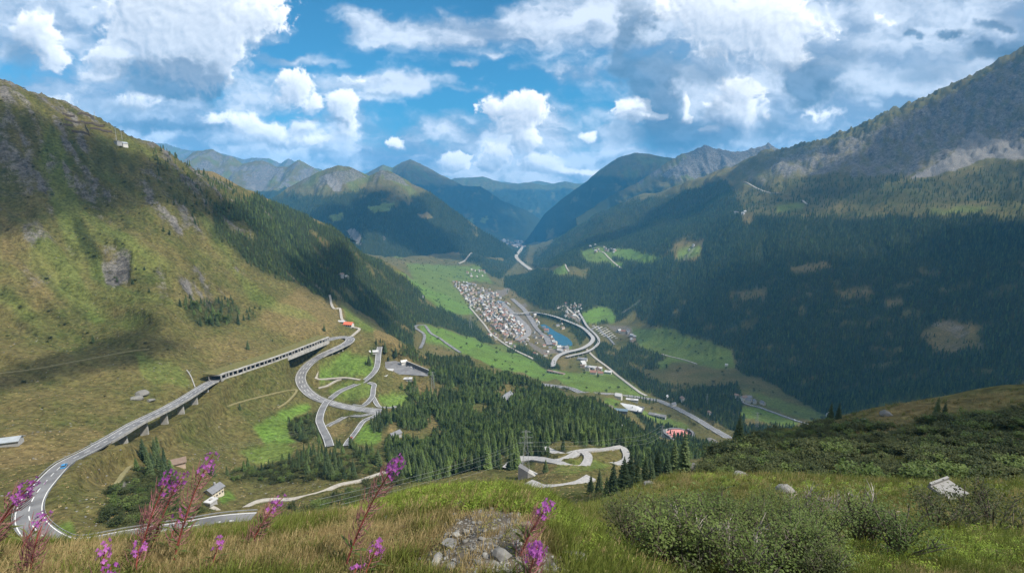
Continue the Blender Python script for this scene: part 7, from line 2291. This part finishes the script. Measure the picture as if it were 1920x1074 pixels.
# red-roofed round building
def round_house():
    p = hit(1272, 824, 700, 1500)
    root = empty('round_building', p)
    tag(root, 'round white-walled building with a flat pinkish red roof', 'building')
    n, r0 = 40, 27.0
    mb = MB()
    for k in range(n):
        a0_, a1_ = 2 * math.pi * k / n, 2 * math.pi * (k + 1) / n
        for (q0, q1, rr0, rr1) in (((-3), 11, r0, r0 + 1.5),):
            pts = [(r0 * math.cos(a0_), r0 * math.sin(a0_), -3), (r0 * math.cos(a1_), r0 * math.sin(a1_), -3), ((r0 + 1.6) * math.cos(a1_), (r0 + 1.6) * math.sin(a1_), 11), ((r0 + 1.6) * math.cos(a0_), (r0 + 1.6) * math.sin(a0_), 11)]
            mb.poly(pts, [(0, 1, 2, 3)])
    w = mb.build('wall', MAT['white_render'], root)
    mb = MB()
    ring = [((r0 - 2.5) * math.cos(2 * math.pi * k / n), (r0 - 2.5) * math.sin(2 * math.pi * k / n), 9.6 + 1.2 * math.cos(2 * math.pi * k / n)) for k in range(n)]
    mb.poly(ring, [tuple(range(n))])
    mb.build('roof', MAT['terracotta_disc'], root)
    mb = MB()
    for k in range(n):
        if 12 < k < 17: continue
        a0_, a1_ = 2 * math.pi * k / n, 2 * math.pi * (k + 1) / n
        c0, s0, c1, s1 = math.cos(a0_), math.sin(a0_), math.cos(a1_), math.sin(a1_)
        hi0, hi1 = 11.2 + (4 if c0 > .75 or c0 < -.8 else 0), 11.2 + (4 if c1 > .75 or c1 < -.8 else 0)
        mb.poly([((r0 - 2.6) * c0, (r0 - 2.6) * s0, 9), ((r0 - 2.6) * c1, (r0 - 2.6) * s1, 9), ((r0 + 1.7) * c1, (r0 + 1.7) * s1, 11), ((r0 + 1.7) * c0, (r0 + 1.7) * s0, 11), ((r0 - 2.6) * c0, (r0 - 2.6) * s0, hi0), ((r0 - 2.6) * c1, (r0 - 2.6) * s1, hi1), ((r0 + 1.9) * c1, (r0 + 1.9) * s1, hi1), ((r0 + 1.9) * c0, (r0 + 1.9) * s0, hi0)],
                [(4, 5, 6, 7), (3, 2, 6, 7), (1, 0, 4, 5)])
    mb.build('roof_rim', MAT['dark_stone'], root)
    mb = MB()
    for k in range(0, n):
        a0_ = 2 * math.pi * (k + .5) / n
        mb.box(((r0 + 1.0) * math.cos(a0_), (r0 + 1.0) * math.sin(a0_), 4), (.9, .7, 14), a0_)
    o = mb.build('wall_ribs', MAT['white_render'], root)
    o['kind'] = 'stuff'
round_house()
# tarpaulin-covered heap and dark shed
def heap():
    p = hit(1176, 764, 800, 1800)
    root = empty('covered_heap', p, R(-24))
    tag(root, 'long whitish tarpaulin-covered heap on the works ground', 'heap')
    nx, ny = 24, 12
    v = []
    for i in range(nx):
        for j in range(ny):
            a, b = i / (nx - 1) * 2 - 1, j / (ny - 1) * 2 - 1
            h = 9 * max(0, (1 - a ** 4)) * max(0, 1 - b * b) + .5 * random.uniform(-1, 1)
            v.append((a * 34, b * 15, h - 1.0))
    f = [(i * ny + j, (i + 1) * ny + j, (i + 1) * ny + j + 1, i * ny + j + 1) for i in range(nx - 1) for j in range(ny - 1)]
    mobj('tarpaulin', np_mesh('tarpaulin', v, f, [MAT['tarp']], None, False), root)
    mb = MB()
    for s in (-1, 1):
        mb.box((0, s * 16, .4), (70, 2.0, 2.4))
    mb.box((35.5, 0, .4), (2.0, 34, 2.4))
    mb.build('kerb_wall', MAT['dark_stone'], root)
heap()
p = hit(1162, 772, 800, 1800)
hall('works_shed', 'dark blue roofed shed in front of the tarpaulin heap', 'shed', p, R(-12), 30, 11, 5, 'dark_stone', 'blue_roof', False, 2.2)

# slanted concrete portal by the old road
def portal():
    p = hit(990, 895, 180, 420)
    root = empty('concrete_portal', p, R(-12))
    tag(root, 'wedge of grey stone wall with a slanted dark face by the old road', 'wall')
    k = p.length / F
    w, h, d = 17 * k, 22 * k, 15 * k
    mb = MB()
    mb.poly([(-w, -2, -2), (0, -2, -3), (0, d, -2), (-w, d, -2), (-w, -1.2, h * .95), (0, -1.2, h * .55), (0, d, h * .35), (-w, d, h * .8)], [(3, 2, 1, 0), (4, 5, 6, 7), (0, 1, 5, 4), (1, 2, 6, 5), (2, 3, 7, 6), (3, 0, 4, 7)])
    mb.build('dark_face', MAT['dark_stone'], root)
    mb = MB()
    mb.poly([(.05, -2, -3), (w * .95, -1, -4), (w * .9, d, -2), (.05, d, -2), (.05, -1.3, h * .55), (w * .95, -.6, h * .12), (w * .9, d, h * .05), (.05, d, h * .35)], [(3, 2, 1, 0), (4, 5, 6, 7), (0, 1, 5, 4), (1, 2, 6, 5), (2, 3, 7, 6), (3, 0, 4, 7)])
    mb.build('pale_flank', MAT['concrete'], root)
portal()
# retaining wall behind the car park
def ret_wall():
    a, b = at_z(758, 681, park_z), at_z(806, 701, park_z)
    root = empty('retaining_wall', (a + b) / 2)
    tag(root, 'dark retaining wall with posts behind the car park', 'wall')
    d = (b - a)
    ang = math.atan2(d.y, d.x)
    mb = MB()
    mb.box((0, 0, 2.4), (d.length, 1.2, 6.0), ang)
    mb.build('wall', MAT['dark_stone'], root)
    n = 16
    mb = MB(); mb.box((0, 0, 2.6), (.7, .5, 6.0)); pm_ = mb.mesh('post', MAT['concrete_dark'])
    nrm = Vector((d.y, -d.x, 0)).normalized()
    for k in range(n + 1):
        o = mobj('post', pm_, root, d * (k / n - .5) + nrm * .8)
        o.rotation_euler = (0, 0, ang)
    mb = MB()
    mb.box((0, 0, 5.7), (d.length + 1, 1.6, .5), ang)
    mb.build('coping', MAT['concrete'], root)
ret_wall()

# ------------------------------------------------------------------ cars
def car_mats(c):
    k = 'car_%d' % (hash(c) % 9999)
    if k not in MAT:
        MAT[k] = material('car_paint', lambda N, b: (N.put(b.inputs['Base Color'], (*c, 1)), setattr(b.inputs['Roughness'], 'default_value', .3), setattr(b.inputs['Specular IOR Level'], 'default_value', .5)))
    return MAT[k]
MAT['tyre'] = material('tyre', noisy((.02, .02, .02), (.04, .04, .04), 8, .9))
def car(p, yaw, c, label, s=1.0, group=None):
    root = empty('car', p, yaw)
    root.scale = (s, s, s)
    tag(root, label, 'car', group)
    prof = [(-2.1, .35), (2.1, .35), (2.15, .75), (1.2, .95), (-2.05, .98), (-2.15, .7)]
    mb = MB()
    v = [(x, s_ * .88, z) for s_ in (-1, 1) for (x, z) in prof]
    mb.poly(v, [tuple(range(6)), tuple(range(11, 5, -1))] + [(k, k + 6, (k + 1) % 6 + 6, (k + 1) % 6) for k in range(6)])
    mb.build('body', car_mats(c), root)
    mb = MB()
    b = [(1.0, .94), (-1.9, .96), (-1.5, 1.46), (.35, 1.46)]
    v = [(x, s_ * (.8 if z < 1 else .66), z) for s_ in (-1, 1) for (x, z) in b]
    mb.poly(v, [(3, 2, 1, 0), (4, 5, 6, 7), (0, 1, 5, 4), (1, 2, 6, 5), (3, 0, 4, 7)])
    mb.build('windows', MAT['window'], root)
    mb = MB()
    mb.box((-.57, 0, 1.48), (1.9, 1.34, .06))
    mb.build('roof', car_mats(c), root)
    wm = MB()
    wm.tube([(0, -.11, 0), (0, .11, 0)], .32, 10)
    wmesh = wm.mesh('wheel', MAT['tyre'])
    for x in (-1.3, 1.35):
        for y in (-.8, .8):
            mobj('wheel', wmesh, root, (x, y, .32))
    return root
def car_on(pts, target_uv, c, label, side=2.3, s=1.15):
    best = min(range(1, len(pts) - 1), key=lambda i: (Vector((project(*[np.array(q) for q in pts[i]])[0] - target_uv[0], project(*[np.array(q) for q in pts[i]])[1] - target_uv[1])).length))
    d = pts[best + 1] - pts[best - 1]
    n = Vector((d.y, -d.x, 0)).normalized()
    return car(pts[best] + n * side + Vector((0, 0, .16)), math.atan2(d.y, d.x), c, label, s)
car_on(pass_c, (116, 888), (.05, .22, .45), 'blue car driving up the pass road above the left bend')
car_on(pass_c, (70, 930), (.03, .03, .04), 'dark car in the left bend of the pass road', -2.3)
car_on(road_pts['farm_road'], (658, 822), (.45, .05, .03), 'red car on the lane below the loop junction', 1.2)
car_on(road_pts['motorway'], (1315, 790), (.7, .7, .7), 'white car on the motorway at the lower right', 4)
car_on(road_pts['bedretto_road'], (1490, 788), (.75, .75, .75), 'white car on the right valley road', 1.2, 1.3)
for k, (u, v, c, lab) in enumerate([(764, 686, (.05, .05, .06), 'black car parked by the retaining wall'), (771, 689, (.6, .6, .6), 'silver car parked right of the black one'), (777, 691, (.08, .1, .15), 'dark blue car parked right of the silver one'), (803, 701, (.75, .75, .75), 'white van-like car at the far end of the car park')]):
    q = at_z(u, v, park_z)
    car(Vector((q.x, q.y, park_z + .14)), R(60), c, lab, 1.2)

# ------------------------------------------------------------------ pylons and lines
def pylon(p, h, label, arms=3, w=None):
    w = w or h * .085
    root = empty('lattice_pylon', p)
    tag(root, label, 'pylon')
    t = max(.09, h * .0042)
    mb = MB()
    lev = [0, .2, .4, .58, .72, .84, 1.0]
    wid = lambda q: w * (1 - .86 * q)
    for sx_ in (-1, 1):
        for sy_ in (-1, 1):
            mb.bar((sx_ * w, sy_ * w, -1), (sx_ * w * .14, sy_ * w * .14, h), t)
    for a, b in zip(lev[:-1], lev[1:]):
        for s in (-1, 1):
            mb.bar((-wid(a), s * wid(a), a * h), (wid(b), s * wid(b), b * h), t * .6)
            mb.bar((wid(a), s * wid(a), a * h), (-wid(b), s * wid(b), b * h), t * .6)
            mb.bar((s * wid(a), -wid(a), a * h), (s * wid(b), wid(b), b * h), t * .6)
    mb.build('mast', MAT['steel'], root)
    for k in range(arms):
        z = h * (.70 + .13 * k)
        mb = MB()
        L = h * (.17 - .03 * k)
        for s in (-1, 1):
            mb.bar((0, 0, z + h * .03), (s * L, 0, z), t * .8)
            mb.bar((0, 0, z - h * .005), (s * L, 0, z), t * .8)
        mb.build('cross_arm', MAT['steel'], root)
    return root
PYL = [(986, 885, 30, 'tall lattice pylon standing behind the old pass hairpins', 200, 480), (1240, 838, 34, 'lattice pylon on the wooded slope left of the round building', 500, 1000), (812, 740, 36, 'lattice pylon beside the car park wood', 450, 1100), (1418, 806, 38, 'dim lattice pylon in the right valley wood', 700, 1500), (882, 606, 70, 'dark lattice mast above the town edge', 1300, 2300), (1325, 760, 30, 'small pylon beyond the motorway', 800, 1600)]
tops = {}
for (u, v, h, lab, r0, r1) in PYL:
    p = hit(u, v, r0, r1)
    pylon(p, h, lab)
    tops[u] = p + Vector((0, 0, h))
def wire(name, a, b, sag, label, rad=.07, group=None):
    a, b = Vector(a), Vector(b)
    mb = MB()
    pts = []
    for k in range(25):
        t = k / 24
        q = a.lerp(b, t)
        pts.append(q - Vector((0, 0, sag * 4 * t * (1 - t))) - a)
    mb.tube(pts, rad, 4)
    o = mb.build(name, MAT['wire'], None, loc=a)
    tag(o, label, 'cable', group)
pz = tops[986]
far = tops[1240]
for k, (ua, va, ub, vb) in enumerate([(600, 935, 970, 830), (600, 946, 972, 834), (640, 945, 982, 840), (700, 938, 995, 846)]):
    A_ = at_y(ua, va, 95)
    B_ = at_y(ub, vb, pz.y)
    wire('power_line', A_, B_, 2.0, ['uppermost', 'second', 'third', 'lowest'][k] + ' pale power line slanting across the wood to the hairpin pylon', .035)
for k, (ua, va, ub, vb) in enumerate([(978, 828, 1173, 820), (984, 836, 1188, 826), (995, 845, 1196, 833)]):
    A_ = at_y(ua, va, pz.y)
    B_ = at_y(ub, vb, pz.y * 1.35)
    wire('power_line', A_, B_, 2.0, ['upper', 'middle', 'lower'][k] + ' pale power line from the hairpin pylon to the right', .045)
    C_ = at_y(1236 + 4 * k, 800 + 6 * k, far.y)
    wire('power_line', B_, C_, 4.0, ['upper', 'middle', 'lower'][k] + ' power line running on down the wooded slope', .08)
for k in range(3):
    A_ = at_y(0, 878 + 5 * k, 260)
    B_ = at_y(812, 706 + 3 * k, tops[812].y)
    wire('power_line', A_, B_, 26.0, ['upper', 'middle', 'lower'][k] + ' thin power line spanning the left meadows', .03)
a_, b_ = hit(1165, 592, 1500, 2900), hit(1300, 470, 2200, 4500)
for k in range(2):
    wire('ropeway_cable', a_ + Vector((k * 8, 0, 16)), b_ + Vector((k * 8, 0, 16)), 30, ['left', 'right'][k] + ' cable of the ropeway climbing the forested right slope', .30)

# ------------------------------------------------------------------ lift station and snow fences on the left mountain
p = hit(233, 275, 600, 1400)
hall('lift_station', 'white lift station high on the left mountainside', 'building', p, R(70), 9, 8, 6, 'white_render', 'metal_sheet', False, 2.0)
p2 = hit(222, 272, 600, 1400)
hall('lift_engine_house', 'grey engine house left of the white lift station', 'building', p2, R(70), 9, 8, 6, 'grey_render', 'metal_sheet', True)
for i, (u, v, h, lab) in enumerate([(219, 268, 26, 'thin mast beside the lift station'), (229, 262, 18, 'short mast behind the lift station'), (178, 222, 14, 'small mast on the left skyline')]):
    q = hit(u, v, 600, 1400)
    pylon(q, h, lab, 1, .8)
FEN = [((118, 215), (140, 220)), ((122, 225), (150, 232)), ((120, 236), (137, 238)), ((135, 248), (165, 254)), ((146, 216), (176, 224)), ((152, 230), (195, 238)), ((170, 243), (210, 249)), ((160, 236), (168, 256))]
for i, ((u0, v0), (u1, v1)) in enumerate(FEN):
    a, b = hit(u0, v0, 500, 1400), hit(u1, v1, 500, 1400)
    root = empty('snow_fence', a)
    tag(root, ['topmost left', 'second left', 'third left', 'lowest left', 'topmost right', 'middle right', 'lowest right', 'short steep'][i] + ' dark snow fence below the left skyline', 'fence', 'snow fences on the left mountain')
    n = max(3, int((b - a).length / 6))
    pts = [a.lerp(b, k / n) for k in range(n + 1)]
    pts = [Vector((q.x, q.y, ground(q.x, q.y))) for q in pts]
    for k in range(n):
        mb = MB()
        mb.bar(pts[k] - a + Vector((0, 0, 2.4)), pts[k + 1] - a + Vector((0, 0, 2.4)), .35, 3.0)
        mb.build('panel', MAT['dark_timber'], root)
    for k in range(n + 1):
        mb = MB()
        mb.bar(pts[k] - a - Vector((0, 0, 1)), pts[k] - a + Vector((0, 0, 4.2)), .45)
        mb.build('post', MAT['dark_timber'], root)

# dry-stone wall on the meadow and its gate stones
def field_wall(name, pix, label, h=1.2, r0=200, r1=900):
    pts = course(pix, 3.0, r0, r1, 1)
    root = empty(name, pts[0])
    tag(root, label, 'wall')
    for a, b in zip(pts[:-1:3], pts[3::3]):
        mb = MB()
        mb.bar(a - pts[0] + Vector((0, 0, h * .4)), b - pts[0] + Vector((0, 0, h * .4)), .9, h)
        mb.build('wall_run', MAT['lichen_rock'], root)
field_wall('dry_stone_wall', [(350, 694), (358, 706), (364, 722), (366, 728)], 'short dry-stone wall running down to the viaduct end')

# ------------------------------------------------------------------ unseen clouds added above the view to cast shade on the slopes
def cloud_shadow_caster():
    v_all, f_all, w_all = [], [], []
    def one(gx, gy, gz, rx, ry, alt, seed, yaw=0.0):
        k = (alt - gz) / SUN_DIR.z
        c = Vector((gx, gy, gz)) + SUN_DIR * k
        rn_ = random.Random(seed)
        nr, na = 16, 64
        base = len(v_all)
        for side in (1, -1):
            for i in range(nr + 1):
                t = i / nr
                for j in range(na):
                    a = 2 * math.pi * j / na
                    wob = 1 + .22 * math.sin(3 * a + seed) + .13 * math.sin(5 * a + 2 * seed) + .07 * math.sin(9 * a + seed * 3)
                    x, y = rx * t * wob * math.cos(a), ry * t * wob * math.sin(a)
                    z = (1 - t * t) * .28 * min(rx, ry) * (1 if side > 0 else -.25)
                    z += .05 * min(rx, ry) * (1 - t) * float(perlin(np.array([x / (rx * .3)]), np.array([y / (ry * .3)]), seed)[0]) if side > 0 else 0
                    X = x * math.cos(yaw) - y * math.sin(yaw)
                    Y = x * math.sin(yaw) + y * math.cos(yaw)
                    v_all.append((c.x + X, c.y + Y, c.z + z))
                    w_all.append(1 - t)
        for s in range(2):
            o = base + s * (nr + 1) * na
            for i in range(nr):
                for j in range(na):
                    q = (o + i * na + j, o + i * na + (j + 1) % na, o + (i + 1) * na + (j + 1) % na, o + (i + 1) * na + j)
                    f_all.append(q[::-1] if s == 0 else q)
    for spec in CLOUDS:
        one(*spec)
    me = np_mesh('cloud_cover', np.array(v_all), np.array(f_all), [], None, True)
    at = me.attributes.new('core', 'FLOAT', 'POINT')
    at.data.foreach_set('value', np.array(w_all, np.float32))
    m = bpy.data.materials.new('cloud')
    m.use_nodes = True
    N = NT(m.node_tree)
    b = m.node_tree.nodes['Principled BSDF']
    b.inputs['Base Color'].default_value = (.85, .86, .88, 1)
    b.inputs['Roughness'].default_value = 1
    b.inputs['Specular IOR Level'].default_value = 0
    a = N.node('ShaderNodeAttribute', attribute_name='core').outputs['Fac']
    n = N.noise(geo_pos(N), 1 / 330, 6, .6)
    N.put(b.inputs['Alpha'], N.smooth(N.math('ADD', a, N.math('MULTIPLY_ADD', n, 1.0, -.5)), .02, .42, 0.0, .60))
    me.materials.append(m)
    o = mobj('cloud_cover', me)
    tag(o, 'unseen broken cloud above the view, placed to shade the slopes', 'cloud', None, 'stuff')
CLOUDS = [
    # ground x, y, z of the middle of the shadow, half sizes, altitude, seed, yaw
    (1350, 1650, -330, 1050, 800, 1750, 3, .5), (2300, 1900, -100, 700, 520, 1750, 5, .4), (900, 1250, -480, 430, 330, 1750, 21, .3),
    (150, 122, -45, 105, 72, 1650, 7, .2),
    (-690, 830, 60, 380, 220, 1700, 9, 1.0), (-430, 500, -165, 120, 60, 1700, 11, 1.2), (-330, 1350, -60, 380, 230, 1750, 13, 1.9),
    (-1050, 4800, -150, 1150, 620, 2900, 15, .0), (-1300, 10200, 0, 2600, 1500, 5200, 17, .0), (1500, 8300, 0, 1700, 1500, 4700, 19, .3),
    (2900, 3500, 450, 1300, 520, 2300, 23, .5), (3300, 2700, 200, 700, 400, 2100, 29, .5), (1700, 4300, 150, 900, 480, 2900, 25, .4),
]
cloud_shadow_caster()
